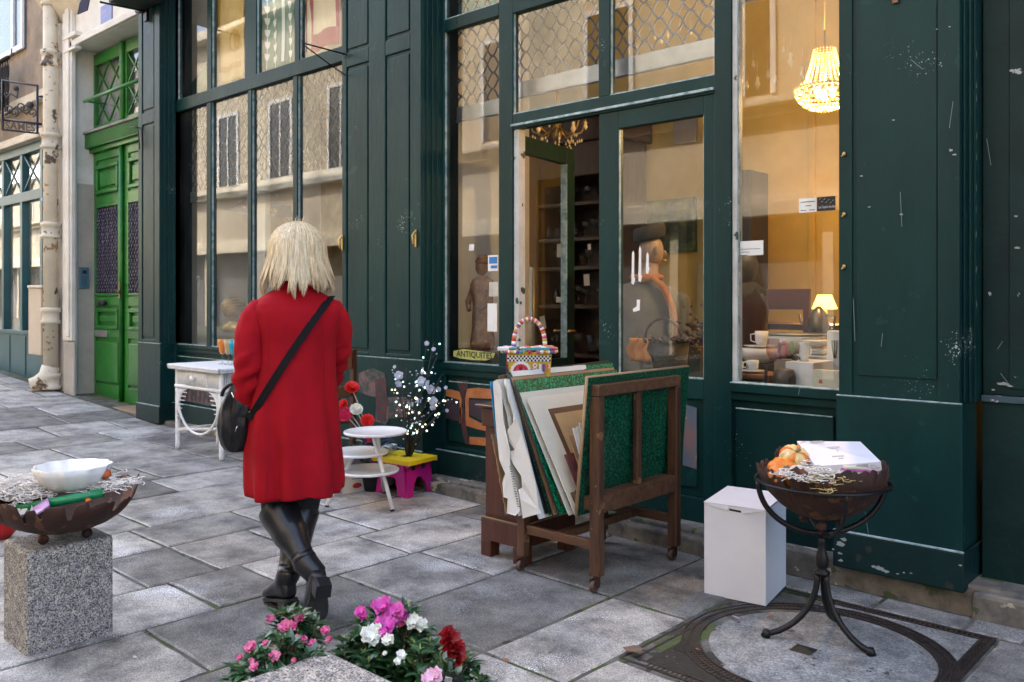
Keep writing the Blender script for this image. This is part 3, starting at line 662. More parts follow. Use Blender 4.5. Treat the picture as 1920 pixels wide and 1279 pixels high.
for si, z in enumerate(shz):
    n = 15; x = ca+.16; nq = 0
    while x < cb-.14:
        kd = (0, 1, 2, 0, 0)[(si+k//5) % 5]; h = rr.uniform(.10, .20) if si else rr.uniform(.12, .2)
        o = stemglass(x, cy+.12+rr.uniform(-.04, .1), z+.001, h, rr.uniform(.025, .04), GW, kd)
        nq += 1; tag(o, '%s %s, %s from the left on the %s shelf of the dark cabinet' % (('short', 'tall')[h > .15], ('stemmed glass', 'straight tumbler', 'glass carafe')[kd], ORD[nq], ('lowest', 'second lowest', 'middle', 'second highest', 'highest')[si]), 'glass', 'glassware on the cabinet shelves'); x += rr.uniform(.075, .12); k += 1
PP = pm('white_price_paper', (.62, .58, .52), (.5, .46, .4), .8)
for px, py, w_, h, lw_ in ((1050, 470, .07, .12, 'upper'), (1100, 525, .06, .1, 'tilted middle'), (1018, 605, .06, .12, 'lowest, leftmost'), (1048, 562, .06, .05, 'small low'), (1105, 463, .03, .05, 'smallest upper right')):
    p = at(px, py, cy-.03); m = MB(); m.obox(p, (w_, .003, h), Matrix.Rotation(R0.uniform(-.3, .3), 3, 'Y'))
    tag(m.build('price_card', PP), '%s pale card on the front of the glassware shelves' % lw_, 'card', 'cards on the cabinet shelves')
# mirror
m = MB(); p = at(990, 555, 5.6); m.box(p.x-.10, p.x+.06, 5.6, 5.63, .9, p.z+.25); tag(m.build('standing_mirror', pm('mirror_silver', (.55, .60, .62), rough=.15, metal=.6), bevel=.02), 'pale standing mirror just inside the open door left of the cabinet', 'mirror')
# painting
pt = thing('painting', 'unframed dark green woodland oil painting on the yellow wall', 'painting', (X_(1245, 6.55), 6.57, Z_(1245, 475, 6.57)))
m = MB(); x0, x1, z0, z1 = X_(1172, 6.56), X_(1294, 6.56), Z_(1250, 472, 6.56), Z_(1250, 372, 6.56)
m.box(x0, x1, 6.64, 6.679, z0, z1)
m.build('canvas', pm('painted_foliage', (.006, .014, .004), (.10, .13, .015), .5, sc=7, mid=(.42, .62), detail=9, chips=(((.35, .36, .16), 9, .36, 2),)), pt)
m = MB(); m.box(X_(1262, 6.5), X_(1305, 6.5), 6.5, 6.53, Z_(1280, 268, 6.5), Z_(1280, 225, 6.5)); tag(m.build('picture_frame', plain('grey_frame', (.18, .15, .14), .5)), 'small grey framed picture high on the wall seen through the door glass', 'picture')
# lamps ---------------------------------------------------------------
def ptl(par, loc, e, r=.04, c=(1, .62, .25)):
    l = bpy.data.lights.new('bulb_light', 'POINT'); l.energy = e; l.color = c; l.shadow_soft_size = r
    o = bpy.data.objects.new('bulb_light', l); COL.objects.link(o); o.parent = par; o.location = Vector(loc)-wl(par); return o
SHADE = pm('lit_yellow_lampshade', (.8, .55, .2), (.8, .5, .15), .8, emis=(1, .45, .06), es=1.5)
BULB = pm('glowing_bulb', (1, .9, .6), emis=(1, .72, .30), es=3)
def table_lamp(px, py, Y, name, label, s=1):
    p = at(px, py, Y); t = thing(name, label, 'lamp', (p.x, p.y, p.z))
    m = MB(); m.lathe([(.055*s, 0), (.05*s, .012), (.02*s, .03), (.028*s, .08), (.012*s, .13), (.010*s, .20*s)], p, 14); m.build('lamp_base', BRASS, t)
    m = MB(); m.lathe([(.125*s, .155*s), (.068*s, .30*s)], p, 20, cap=False); m.build('lamp_shade', SHADE, t, solid=.003)
    m = MB(); m.ell(p+Vector((0, 0, .20*s)), .03*s); m.build('bulb', BULB, t)
    ptl(t, p+Vector((0, 0, .21*s)), 14); return t
LY = 5.9
pl = at(1546, 607, LY); sc_ = (Z_(1546, 553, LY)-pl.z)/.30
table_lamp(1546, 607, LY, 'table_lamp', 'lit yellow table lamp shining behind the crockery in the right window', sc_)
m = MB(); m.box(pl.x-.9, pl.x+.35, LY-.25, LY+.25, pl.z-.04, pl.z-.001); tb = m
tb = thing('side_table', 'brown wooden table in the shop carrying the lit lamp', 'table', (pl.x, LY, .1)); m.build('tabletop', INWOOD, tb, .004)
for a in (-.85, .3):
    for b in (-.2, .2): m = MB(); m.box(pl.x+a-.02, pl.x+a+.02, LY+b-.02, LY+b+.02, .1, pl.z-.04); m.build('leg', INWOOD, tb)
# coffee pot beside lamp
p = at(1535, 622, 5.6); m = MB(); m.lathe([(.05, -.02), (.07, .04), (.05, .12), (.03, .15), (.01, .17)], p, 14); m.tube([p+Vector((-.05, 0, .03)), p+Vector((-.12, 0, .06)), p+Vector((-.13, 0, .12))], .012); m.tube([p+Vector((.05, 0, .11)), p+Vector((.11, 0, .10)), p+Vector((.10, 0, .02)), p+Vector((.06, 0, .0))], .008)
tag(m.build('coffee_pot', pm('pewter', (.20, .16, .12), (.1, .08, .06), .35, metal=.8)), 'tarnished metal coffee pot in front of the lit lamp', 'coffee pot')
# chandelier with beads
CRY = pm('lit_crystal_beads', (.9, .7, .3), (.9, .6, .2), .15, emis=(1, .48, .08), es=.20)
CRYD = pm('amber_crystal_beads', (.7, .5, .22), (.5, .32, .12), .12, emis=(1, .48, .10), es=.06)
def chandelier(px, py, Y, R_, H_, label, e=10):
    p = at(px, py, Y); t = thing('chandelier', label, 'chandelier', p)      # p = bottom
    m = MB()
    for k in range(7):
        a = k/6; r = R_*math.sin(a*PI/2*.95+.06); z = R_*.75*(1-math.cos(a*PI/2)); n = max(4, int(2*PI*r/.022))
        for j in range(n): th_ = 2*PI*j/n+k; m.ell(p+Vector((r*math.cos(th_), r*math.sin(th_), z)), .0088, 6, 4)
    m.build('bead_basket', CRY, t)
    m = MB()
    for j in range(20):
        th_ = 2*PI*j/20
        for k in range(1, 16):
            u = k/16; r = R_*(.36+.40*(1-u)**1.3+.28*max(0, 1-u*5)); z = R_*.75+(H_-R_*.75)*u; m.ell(p+Vector((r*math.cos(th_), r*math.sin(th_), z)), .0060, 5, 4)
    m.build('bead_strings', CRYD, t)
    m = MB(); m.tube([p+Vector((R_*math.cos(2*PI*j/24), R_*math.sin(2*PI*j/24), R_*.76)) for j in range(24)], .008, closed=True); m.tube([p+Vector((0, 0, R_)), p+Vector((0, 0, H_+.1))], .006); m.tube([p+Vector((0, 0, H_+.1)), (p.x, p.y, 5.6)], .005); m.build('metal_frame', BRASS, t)
    m = MB()
    for j in range(3): m.ell(p+Vector((.05*math.cos(j*2.1), .05*math.sin(j*2.1), R_*.6)), (.018, .018, .035))
    m.build('bulb', BULB, t); ptl(t, p+Vector((0, 0, R_*.55)), e)
    m = MB()
    for j in range(10): th_ = 2*PI*j/10; q = p+Vector((R_*1.02*math.cos(th_), R_*1.02*math.sin(th_), R_*.6)); m.ell(q, (.006, .006, .02), 5, 4)
    m.build('pendants', CRYD, t); return t
chandelier(1546, 207, 5.1, .172, .38, 'bright lit crystal bead chandelier hanging in the right window', 20)
DROP = pm('amber_drop_painted_glint', (.75, .58, .34), (.6, .42, .2), .08, emis=(1, .6, .2), es=.015)  # faint emission stands in for glints on the unlit drops
nd = {}
for px, py, h in ((1483, 112, .10), (1505, 135, .09), (1455, 150, .07), (1400, 160, .06), (1420, 155, .08), (1440, 140, .06), (1390, 150, .05), (1412, 120, .05), (1470, 95, .05), (1098, 235, .07), (1010, 240, .08), (1075, 238, .09), (1030, 230, .07), (1295, 60, .05), (1275, 50, .05), (1252, 65, .05), (1240, 75, .05), (1228, 68, .05)):
    p = at(px, py, 4.6); m = MB(); m.lathe([(.001, -h*.5), (h*.22, -h*.15), (h*.10, h*.15), (h*.14, h*.28), (.002, h*.45)], p, 6); m.tube([p+Vector((0, 0, h*.45)), p+Vector((0, 0, h*1.5))], .0012, n=3)
    zn = 'inside the right window beside the lit chandelier' if px > 1380 else 'above the door opening' if py > 200 else 'behind the light over the closed door leaf'; nd[zn] = nd.get(zn, 0)+1
    tag(m.build('crystal_pendant', DROP), 'crystal drop at %d px height rank %s %s' % (0, ORD[nd[zn]], zn) if 0 else '%s of the crystal drops hanging on threads %s' % (ORD[nd[zn]], zn), 'pendant', 'crystal drops hanging behind the windows')
cr = random.Random(8)
uc = thing('unlit_chandelier', 'unlit brass and crystal chandelier hanging in the dark above the open door', 'chandelier', at(1050, 262, 4.9))
ub_ = at(1045, 240, 4.9); m = MB(); mc2 = MB()
for k in range(8):
    a = 2*PI*k/8; pts = [ub_+Vector((.02*math.cos(a), .02*math.sin(a), .0)), ub_+Vector((.10*math.cos(a), .10*math.sin(a), -.06)), ub_+Vector((.18*math.cos(a), .18*math.sin(a), -.03)), ub_+Vector((.20*math.cos(a), .20*math.sin(a), .03))]; m.tube(pts, .007, n=6); m.lathe([(.02, 0), (.026, .01), (.012, .015), (.012, .07)], pts[-1], 8)
    for j in range(6): q = pts[1].lerp(pts[2], j/5)-UP*cr.uniform(.03, .09); mc2.lathe([(.001, -.016), (.007, -.004), (.003, .008), (.001, .014)], q, 6)
m.lathe([(.01, -.10), (.035, -.06), (.02, 0), (.04, .06), (.015, .12), (.01, .4)], ub_, 12); m.build('arms', BRASS, uc); tag(mc2.build('crystals', DROP, uc), kind='stuff')
fm = thing('reflection_silhouette', 'near-black silhouette standing in for a dark figure reflected at the left edge of the right window', 'reflection stand-in', at(1404, 700, 5.3))  # solid dark shape added in place of a reflection in the glass
fb = at(1402, 561, 5.3); m = MB(); m.lathe([(.17, -.95), (.15, -.5), (.12, -.25), (.13, -.08), (.115, .06), (.05, .11)], (fb.x, fb.y, CH), 20, fn=lambda t_, z: 1+.05*math.sin(5*t_+z*6)); m.build('silhouette_body', plain('near_black_silhouette', (.010, .008, .008), .9), fm)
m = MB(); m.ell((fb.x-.02, fb.y, CH+.22), (.085, .09, .12), 14, 10); m.build('silhouette_head', BLACK, fm)
# candle shaped stickers on the glass
ST = plain('white_sticker', (.80, .80, .78), .6); STB = plain('blue_sticker', (.02, .18, .50), .5); STK = BLACK
YG = YW+.027
def sticker(px0, py0, px1, py1, label=None, mt=ST, name='sticker', Y=YG):
    a, b = at(px0, py0, Y), at(px1, py1, Y); m = MB(); m.box(a.x, b.x, Y, Y+.0015, a.z, b.z); return m.build(name, mt, shop)
def poly_st(pts, mt=ST, Y=YG): m = MB(); m.prism([at(x, y, Y) for x, y in pts][::-1], (0, .0015, 0)); m.build('sticker', mt, shop)
for x, y0, y1 in ((1187, 470, 520), (1200, 462, 515), (1214, 473, 500)):
    poly_st([(x-2, y0+5), (x, y0), (x+2, y0+5), (x+2, y1), (x+4, y1+3), (x+1, y1+14), (x-3, y1+12), (x-3, y1)])
poly_st([(1194, 562), (1200, 562), (1199, 582), (1188, 585), (1186, 580), (1194, 574)])
sticker(1382, 453, 1431, 478); sticker(1498, 373, 1531, 397)
s1 = sticker(1532, 370, 1566, 394, mt=STK)
sticker(915, 479, 934, 508); sticker(917, 482, 932, 494, mt=STB, Y=YG-.002); sticker(920, 498, 932, 503, mt=STB, Y=YG-.002)
sticker(917, 529, 934, 556, mt=pm('cream_sticker', (.6, .58, .5), rough=.7)); sticker(914, 569, 932, 622)
m = MB(); a = at(1386, 468, YG-.003); [m.box(a.x, a.x+w_, YG-.003, YG-.0025, a.z-.016*k, a.z-.016*k+.002) for k, w_ in enumerate((.12, .06, .05))]; a = at(1501, 380, YG-.003); [m.box(a.x+o_, a.x+o_+w_, YG-.003, YG-.0025, a.z-h_, a.z-h_+.003) for o_, w_, h_ in ((.0, .075, 0), (.025, .03, .02), (.0, .03, .042), (.045, .03, .042))]; m.build('sticker_print', BLACK, shop)
m = MB(); a = at(1535, 391, YG-.003); text_polys(m, 'Les Copains Insolites', a, (1, 0, 0), (0, 0, 1), .013, width=.085)
for i in range(7): p = at(1536+i*4, 374+(i*5) % 9, YG-.003); m.tube([p, p+Vector((.008, 0, .006))], .0012, n=3)
m.build('sticker_print', ST, shop)
poly_st([(880, 458), (889, 458), (888, 470), (879, 470)], ST)
# ANTIQUITES sign
an = thing('paper_sign', 'yellow paper sign reading ANTIQUITES taped inside the small window', 'sign', (at(889, 678, 4.205).x, 4.205, Z_(889, 678, 4.205)))
m = MB(); m.prism([at(x, y, 4.204) for x, y in ((850, 658), (868, 655), (890, 657), (912, 660), (928, 662), (925, 671), (912, 676), (885, 675), (862, 672), (850, 668))][::-1], (0, .002, 0)); m.build('paper', plain('yellow_paper', (.60, .60, .18), .7), an)
m = MB(); a, b = at(856, 668, 4.202), at(923, 673, 4.202); text_polys(m, 'ANTIQUITES', a, (1, 0, (b.z-a.z)/(b.x-a.x)), (0, 0, 1), .042, width=(b-a).length*1.0, bold=.012); m.build('lettering', BLACK, an)
# objects in the small window
t = thing('carved_figure', 'carved dark red and gold wooden figure in the small window', 'statue', (at(905, 640, 4.5).x, 4.5, .83))
bx = t.location.x; f = (Z_(905, 478, 4.5)-.98)
m = MB(); m.lathe([(.085, 0), (.09, .06*f), (.075, .3*f), (.07, .45*f), (.085, .58*f), (.095, .68*f), (.075, .74*f), (.032, .78*f)], (bx, 4.5, .98), 18, fn=lambda t_, z: 1+.07*math.sin(6*t_+z*14)+.05*math.sin(z*60)); m.ell((bx, 4.49, .98+.865*f), (.046, .050, .085*f), 12, 8); m.lathe([(.050, .90*f), (.058, .93*f), (.040, .98*f), (.030, 1.0*f)], (bx, 4.5, .98), 12)
for s_ in (-1, 1): m.tube([(bx+.085*s_, 4.5, .98+.68*f), (bx+.11*s_, 4.46, .98+.5*f), (bx+.04*s_, 4.40, .98+.42*f)], [.026, .024, .016], n=8)
m.build('figure', pm('carved_polychrome_wood', (.13, .025, .02), (.22, .13, .05), .6, sc=22, bump=1), t)
m = MB(); m.box(bx-.26, bx+.16, 4.42, 4.7, .83, .93); m.box(bx-.30, bx+.20, 4.40, 4.72, .93, .98); m.build('plinth', INWOOD, t, .01)
m = MB(); p = at(858, 585, 4.9)
# left window goods: gold bust, white cabinet, dark armoire
gb = thing('gold_bust', 'small gilded bust with ribbed curls behind the left window glass', 'bust', (at(438, 620, 4.45).x, 4.45, Z_(438, 622, 4.45)))
b0 = gb.location; s = (Z_(438, 558, 4.45)-b0.z)
m = MB(); m.lathe([(.45*s, 0), (.5*s, .1*s), (.42*s, .25*s), (.18*s, .34*s), (.15*s, .42*s)], b0, 18, sy=.7); m.build('shoulders', BRASS, gb)
m = MB(); m.ell(b0+Vector((0, 0, .66*s)), (.30*s, .34*s, .32*s), 16, 12); m.ell(b0+Vector((.24*s, -.10*s, .60*s)), (.08*s, .06*s, .09*s)); m.build('head', pm('dull_gold', (.35, .20, .06), (.15, .08, .03), .35, metal=.8), gb)
m = MB()
for k in range(9):
    a = -1.2+k*.3; m.tube([b0+Vector((.31*s*math.sin(a)*math.cos(q), .36*s*math.sin(q), .68*s+.33*s*math.cos(a)*math.cos(q))) for q in [-1.3+j*.26 for j in range(11)]], .028*s, n=5)
m.build('curls', BRASS, gb)
m = MB(); p = X_(428, 4.9); q = X_(480, 4.9); m.box(X_(352, 5.6), X_(445, 5.6), 5.6, 5.9, .1, 1.42); tag(m.build('white_sideboard', PALE, bevel=.01), 'pale grey painted sideboard in the left shop window', 'sideboard')
ar = thing('armoire', 'tall dark wooden armoire seen through the left window', 'armoire', (X_(560, 6.3), 6.3, .1))
m = MB(); m.box(X_(430, 6.4), X_(560, 6.4), 6.4, 6.9, .1, 2.6); m.box(X_(426, 6.4), X_(566, 6.4), 6.34, 6.95, 2.6, 2.72); m.build('carcass', INWOOD, ar, .01)
m = MB(); m.box(X_(436, 6.4), X_(490, 6.4), 6.38, 6.4, .2, 2.5); m.box(X_(497, 6.4), X_(552, 6.4), 6.38, 6.4, .2, 2.5); m.build('door_panel', pm('grey_brown_wood', (.10, .075, .06), (.06, .045, .035), .5, st=(5, 5, .7)), ar, .01)
m = MB(); m.box(X_(600, 6), X_(690, 6), 6, 6.05, 1.6, 3.6); tag(m.build('framed_mirror', BRASS, bevel=.02), 'gold framed picture leaning high in the left window near the shutter', 'picture')
m = MB(); m.prism([at(x, y, 4.9) for x, y in ((424, 395), (462, 372), (470, 380), (470, 402))], (0, .5, 0)); tag(m.build('lamp_hood', plain('slate_blue_cloth', (.16, .18, .24), .7)), 'slate blue sloping awning-like shade inside the left window', 'shade')
for px, py, c, cl_ in ((505, 365, (.02, .25, .6), 'deep blue'), (520, 368, (.02, .3, .6), 'sky blue, rightmost'), (508, 392, (.7, .5, .02), 'yellow'), (515, 394, (.7, .3, .02), 'orange'), (459, 366, (.02, .3, .6), 'sky blue, leftmost'), (458, 386, (.7, .2, .1), 'red')):
    m = MB(); m.ell(at(px, py, 4.7), (.016, .016, .02), 8, 6); tag(m.build('glass_bauble', plain('coloured_glass', c, .2)), 'small %s glass bauble hanging in the left window' % cl_, 'bauble', 'coloured baubles in the left window')
for px, py in ((382, 500), (382, 512)):
    pass
m = MB(); m.ell(at(372, 522, 4.6), (.03, .02, .03)); tag(m.build('white_ball', CERAM), 'round white ball catching the light in the left window', 'ornament')
# crockery in the right window --------------------------------------
YS = 4.52; ZS = .871
def dish(px, Y, prof, name, label, mt=CERAM, z=ZS, cat=None, sy=1):
    x = X_(px, Y); m = MB(); m.lathe([(r, z+h) for r, h in prof], (x, Y, 0), 22, sy=sy); return tag(m.build(name, mt), label, cat or name.replace('_', ' '))
bk = thing('wooden_tray', 'brown wooden serving tray under the spotted coffee cups', 'tray', (X_(1405, 4.42), 4.42, ZS))
m = MB(); m.box(X_(1376, 4.4), X_(1452, 4.4), 4.34, 4.62, .915, .94); m.box(X_(1384, 4.4), X_(1395, 4.4), 4.36, 4.6, ZS, .915); m.box(X_(1440, 4.4), X_(1450, 4.4), 4.36, 4.6, ZS, .915); m.build('tray_board', pm('orange_wood', (.28, .12, .05), (.18, .07, .03), .4, st=(1, 6, 6)), bk, .004)
z1 = .941
dish(1409, 4.45, [(.03, 0), (.075, .010), (.078, .014)], 'saucer', 'white saucer on the tray under the spotted cup', z=z1)
def cup(px, Y, z, label, r=.034, h=.055):
    x = X_(px, Y); t = thing('cup', label, 'cup', (x, Y, z)); m = MB(); m.lathe([(r*.75, 0), (r*.95, h*.3), (r, h)], (x, Y, z), 18); m.build('bowl', CERAM, t)
    m = MB(); m.tube([(x-r*.9, Y-.01, z+h*.8), (x-r*1.6, Y-.015, z+h*.75), (x-r*1.55, Y-.015, z+h*.3), (x-r*.9, Y-.01, z+h*.2)], .004, n=6); m.build('handle', CERAM, t); return t
c1 = cup(1411, 4.45, z1+.014, 'white cup with black spots on the tray'); m = MB()
for k in range(4): m.ell((c1.location.x-.022+.006*k, 4.45-.030, z1+.03+.008*(k % 2)), (.0035, .002, .0045), 6, 4)
m.build('spots', BLACK, c1)
cup(1383, 4.47, z1+.001, 'white cup at the left end of the tray')
dish(1425, 4.85, [(.09, 0), (.115, .05), (.115, .085)], 'round_box', 'cream round stoneware dish behind the tray', z=.99-.02)
dish(1425, 4.85, [(.03, 0), (.095, .012), (.098, .016)], 'saucer', 'white saucer stacked on the cream round dish', z=1.056)
cup(1428, 4.85, 1.073, 'taller white cup standing on the stacked saucer', .04, .085)
m = MB(); m.box(X_(1398, 4.75), X_(1470, 4.75), 4.74, 4.96, ZS, .969); tag(m.build('wooden_crate', INWOOD), 'dark wooden crate lifting the cream dish in the right window', 'crate')
m = MB(); x = X_(1450, 4.40); m.lathe([(.03, 0), (.028, .004), (.003, .01), (.003, .135), (.022, .155), (.036, .19), (.038, .22), (.030, .265)], (x, 4.40, ZS), 18); tag(m.build('wine_glass', glassmat('pink_tinted_glass', (.85, .70, .68), 1.6, .02)), 'tall thin tinted wine glass nearest the pane', 'glass')
m = MB(); x = X_(1471, 4.36); m.lathe([(.045, 0), (.058, .03), (.058, .07), (.045, .105), (.03, .11)], (x, 4.36, ZS), 16); tag(m.build('stone_jar', pm('brown_stoneware', (.09, .07, .06), (.05, .04, .035), .5, sc=9)), 'squat dark brown stoneware jar in the window corner by the tray', 'jar')
m = MB(); m.beam((X_(1434, 4.3), 4.3, ZS), (X_(1437, 4.3), 4.3, ZS+.12), .012, .012); tag(m.build('slate_marker', BLACK), 'upright black slate marker before the stoneware jar', 'marker')
m = MB(); m.box(X_(1480, 4.45), X_(1532, 4.45), 4.40, 4.68, ZS, ZS+.145); tag(m.build('white_box', WHITEBOX, bevel=.003), 'plain white box in the right window under the white jug', 'box')
m = MB(); m.box(X_(1529, 4.36), X_(1590, 4.36), 4.33, 4.38, ZS, ZS+.115); tag(m.build('cream_box', pm('cream_map_box', (.58, .54, .44), (.5, .46, .38), .7)), 'cream box with thin lines in the lower right window corner', 'box')
m = MB(); p = at(1538, 716, 4.325); m.box(p.x-.008, p.x+.008, 4.326, 4.33, p.z-.008, p.z+.012); tag(m.build('red_tag', plain('red_tag', (.5, .02, .02))), 'tiny red tag on the cream box', 'tag')
m = MB(); m.box(X_(1556, 4.7), X_(1600, 4.7), 4.66, 4.74, ZS, Z_(1560, 620, 4.7)); tag(m.build('white_card_box', WHITEBOX, bevel=.003), 'tall white box printed with a green tulip at the right edge of the window', 'box')
m = MB(); a = at(1564, 655, 4.655)
for k in range(3): m.tube([a+Vector((.004*k, 0, -.05)), a+Vector((.012*k-.01, 0, 0)), a+Vector((.014*k-.012, 0, .05))], .003, n=4)
tag(m.build('tulip_print', plain('dull_green_print', (.16, .2, .1))), 'green tulip stems printed on the tall white box', 'print')
zb = ZS+.146
x = X_(1508, 4.5); jg = thing('jug', 'small white ceramic jug on the plain white box', 'jug', (x, 4.5, zb)); m = MB(); m.lathe([(.026, 0), (.020, .012), (.028, .04), (.022, .08), (.028, .10)], (x, 4.5, zb), 16); m.build('body', CERAM, jg)
m = MB(); m.tube([(x+.02, 4.49, zb+.085), (x+.045, 4.485, zb+.07), (x+.042, 4.485, zb+.03), (x+.02, 4.49, zb+.025)], .004, n=6); m.build('handle', CERAM, jg)
for k, (r, h, lb_) in enumerate(((.12, 0, 'lowest white dish of the stack at the right of the window'), (.095, .035, 'middle white bowl of the stack beside the white jug'), (.10, .085, 'top white plate of the stack beside the white jug'))):
    dish(1533, 4.85, [(r*.4, 0), (r*.8, .018), (r, .03), (r, .034)], 'dish', lb_, z=.995+h)
m = MB(); m.box(X_(1500, 4.85), X_(1590, 4.85), 4.75, 4.98, ZS, .993); tag(m.build('stand_box', WHITEBOX), 'low white box under the stack of dishes', 'box')
BLUEB = pm('painted_blue_rim', (.05, .10, .16), rough=.3)
x = X_(1492, 5.25); bw = thing('floral_bowl', 'large white bowl with a blue rim and flowers painted on its side', 'bowl', (x, 5.25, Z_(1492, 660, 5.25)))
zz = bw.location.z; hh = Z_(1492, 627, 5.25)-zz; m = MB(); m.lathe([(.13, 0), (.17, .02), (.185, hh*.5), (.19, hh)], (x, 5.25, zz), 28); m.build('body', CERAM, bw)
m = MB(); m.tube([(x+.19*math.cos(t_*PI/14), 5.25+.19*math.sin(t_*PI/14), zz+hh) for t_ in range(28)], .006, n=6, closed=True); m.build('rim', BLUEB, bw)
m = MB(); m.box(x-.35, x+.45, 5.05, 5.45, .10, zz-.001); tag(m.build('cabinet', INWOOD, bevel=.005), 'low dark cabinet carrying the floral bowl', 'cabinet')
for k, c in enumerate(((.25, .1, .35), (.5, .2, .12), (.45, .08, .15), (.2, .3, .1))):
    m = MB(); xx = X_(1463+k*7, 4.62); m.lathe([(.012, 0), (.02, .03), (.014, .06), (.006, .07)], (xx, 4.62, ZS+.14+.01*k), 8); m.ell((xx, 4.62, ZS+.22+.01*(k % 2)), (.014, .012, .016), 8, 6)
    tag(m.build('figurine', plain('painted_porcelain', c, .3)), 'tiny %s porcelain figurine behind the white box' % ('violet', 'orange', 'pink', 'green')[k], 'figurine', 'porcelain figurines in the right window')
m = MB(); m.box(X_(1456, 4.62), X_(1492, 4.62), 4.59, 4.69, ZS, ZS+.139); tag(m.build('grey_riser', STEEL), 'grey riser block behind the white box carrying figurines', 'block')
m = MB(); m.ell((X_(1491, 4.46), 4.46, zb+.018), (.022, .018, .017)); tag(m.build('black_pebble', BLACK), 'small black lump on the corner of the plain white box', 'ornament')
# dark chair seen inside
chx = X_(1460, 5.6); ch = thing('dining_chair', 'dark red wooden chair standing inside behind the crockery', 'chair', (chx, 5.6, .1)); RW = plain('dark_red_wood', (.07, .012, .01), .4)
for a in (-.2, .2):
    m = MB(); m.box(chx+a-.02, chx+a+.02, 5.58, 5.62, .1, 1.42); m.build('back_post', RW, ch, .004)
    m = MB(); m.box(chx+a-.02, chx+a+.02, 5.98, 6.02, .1, .5); m.build('leg', RW, ch)
m = MB(); m.box(chx-.18, chx+.18, 5.59, 5.61, 1.28, 1.42); m.box(chx-.18, chx+.18, 5.59, 5.61, .85, .95); m.build('backrest', RW, ch, .006)
m = MB(); m.box(chx-.22, chx+.22, 5.58, 6.02, .5, .55); m.build('seat', RW, ch, .006)
# tall dark cupboard at the left edge of the right window
m = MB(); m.box(X_(1350, 6.2), X_(1408, 6.2), 6.2, 6.5, .1, 2.36); tag(m.build('tall_cupboard', pm('near_black_wood', (.02, .014, .012), rough=.4), bevel=.01), 'tall near-black cupboard against the yellow wall', 'cupboard')
# black basket with orange cloth by the door glass
bp = at(1243, 682, 4.55); bz = .80
bs = thing('wicker_basket', 'black wicker basket with a hoop handle and orange cloth behind the door glass', 'basket', (bp.x, bp.y, bz))
WKD = pm('black_wicker', (.025, .018, .015), (.010, .008, .008), .5, sc=40, bump=1); rz = Z_(1243, 636, 4.55)
m = MB(); m.lathe([(.10, bz), (.14, bz+.08), (.16, rz-.01)], (bp.x, bp.y, 0), 24, cap=True); m.build('body', WKD, bs)
m = MB()
for j in range(60): a = 2*PI*j/60; m.ell((bp.x+.165*math.cos(a), bp.y+.165*math.sin(a), rz+.006*math.sin(j*2.1)), (.014, .014, .012), 6, 4)
m.build('rim', WKD, bs)
m = MB(); ht = Z_(1243, 598, 4.55)-rz; m.tube([(bp.x+.13*math.cos(a), bp.y, rz+ht*math.sin(a)) for a in [PI*i/14 for i in range(15)]], .009, n=6); m.build('handle', WKD, bs)
m = MB(); m.grid(lambda u, v: (bp.x-.13+.14*u+.01*math.sin(v*9), bp.y-.17-.02*math.sin(u*14+v*3), rz+.01-.14*v), 14, 10); m.build('cloth', plain('orange_cloth', (.60, .22, .02), .7), bs, solid=.004)
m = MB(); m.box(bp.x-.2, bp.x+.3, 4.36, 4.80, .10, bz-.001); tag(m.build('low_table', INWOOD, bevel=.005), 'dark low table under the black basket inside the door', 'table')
# dried arrangement right of basket
m = MB()
for k in range(120):
    q = at(1297, 632, 4.8)+Vector((R0.gauss(0, .05), R0.gauss(0, .05), R0.gauss(0, .08))); m.ell(q, (R0.uniform(.006, .016),)*3, 5, 4)
m.box(at(1300, 632, 4.8).x-.05, at(1300, 632, 4.8).x+.05, 4.8, 4.9, .1, 1.05)
tag(m.build('dried_flowers', pm('dark_gold_dried_flowers', (.10, .06, .02), (.03, .02, .01), .7)), 'dark gold dried flower arrangement right of the black basket', 'dried flowers')
# ================================================================ NEIGHBOURING BUILDINGS
YH = 4.1
th_ = thing('townhouse', 'cream stone townhouse with white door surround and green carriage door', 'building', (-10.5, 4.2, .12))
txl, txr = X_(113, YH), xl0-.03; dl, dtop = X_(137, YH), 4.37
WS2 = WHITESTONE
m = MB(); m.box(txl, dl, YH, 4.9, .0, 5.2); m.build('door_pier', WS2, th_, .01)
m = MB(); m.box(dl, txr, YH, 4.9, dtop, 5.2); m.build('lintel', WS2, th_, .01)
m = MB(); m.box(txl-.0, txr, YH+.02, 4.9, 5.2, 15); m.build('upper_wall', OCHRE, th_, .01)
m = MB()
px0 = X_(118, YH-.05)
m.box(X_(117, 4.05), X_(134, 4.05), 4.05, YH, .85, 5.2); m.box(X_(121, 4.03), X_(128, 4.03), 4.03, 4.05, .9, 5.2)
m.box(X_(114, 4.0), X_(137, 4.0), 4.02, YH, Z_(125, 70, 4.0), Z_(125, 62, 4.0)); m.box(X_(114, 4.0), X_(137, 4.0), 4.02, YH, Z_(125, 95, 4.0), Z_(125, 90, 4.0)); m.build('pier_moulding', WS2, th_, .006)
m = MB(); m.box(X_(112, 4.02), X_(141, 4.08), 4.06, YH-.001, .1, .84); m.build('pier_base', pm('greyish_render', (.45, .42, .37), (.36, .33, .29), .9, sc=4, bump=.6), th_, .02)
m = MB()
for za, zb2, yy in ((dtop, dtop+.07, 4.05), (dtop+.07, dtop+.10, 4.07), (4.95, 5.02, 4.06), (5.02, 5.12, 4.02), (5.12, 5.2, 3.96)): m.box(dl-.12, txr, yy, YH, za, zb2)
m.build('lintel_moulding', WS2, th_, .008)
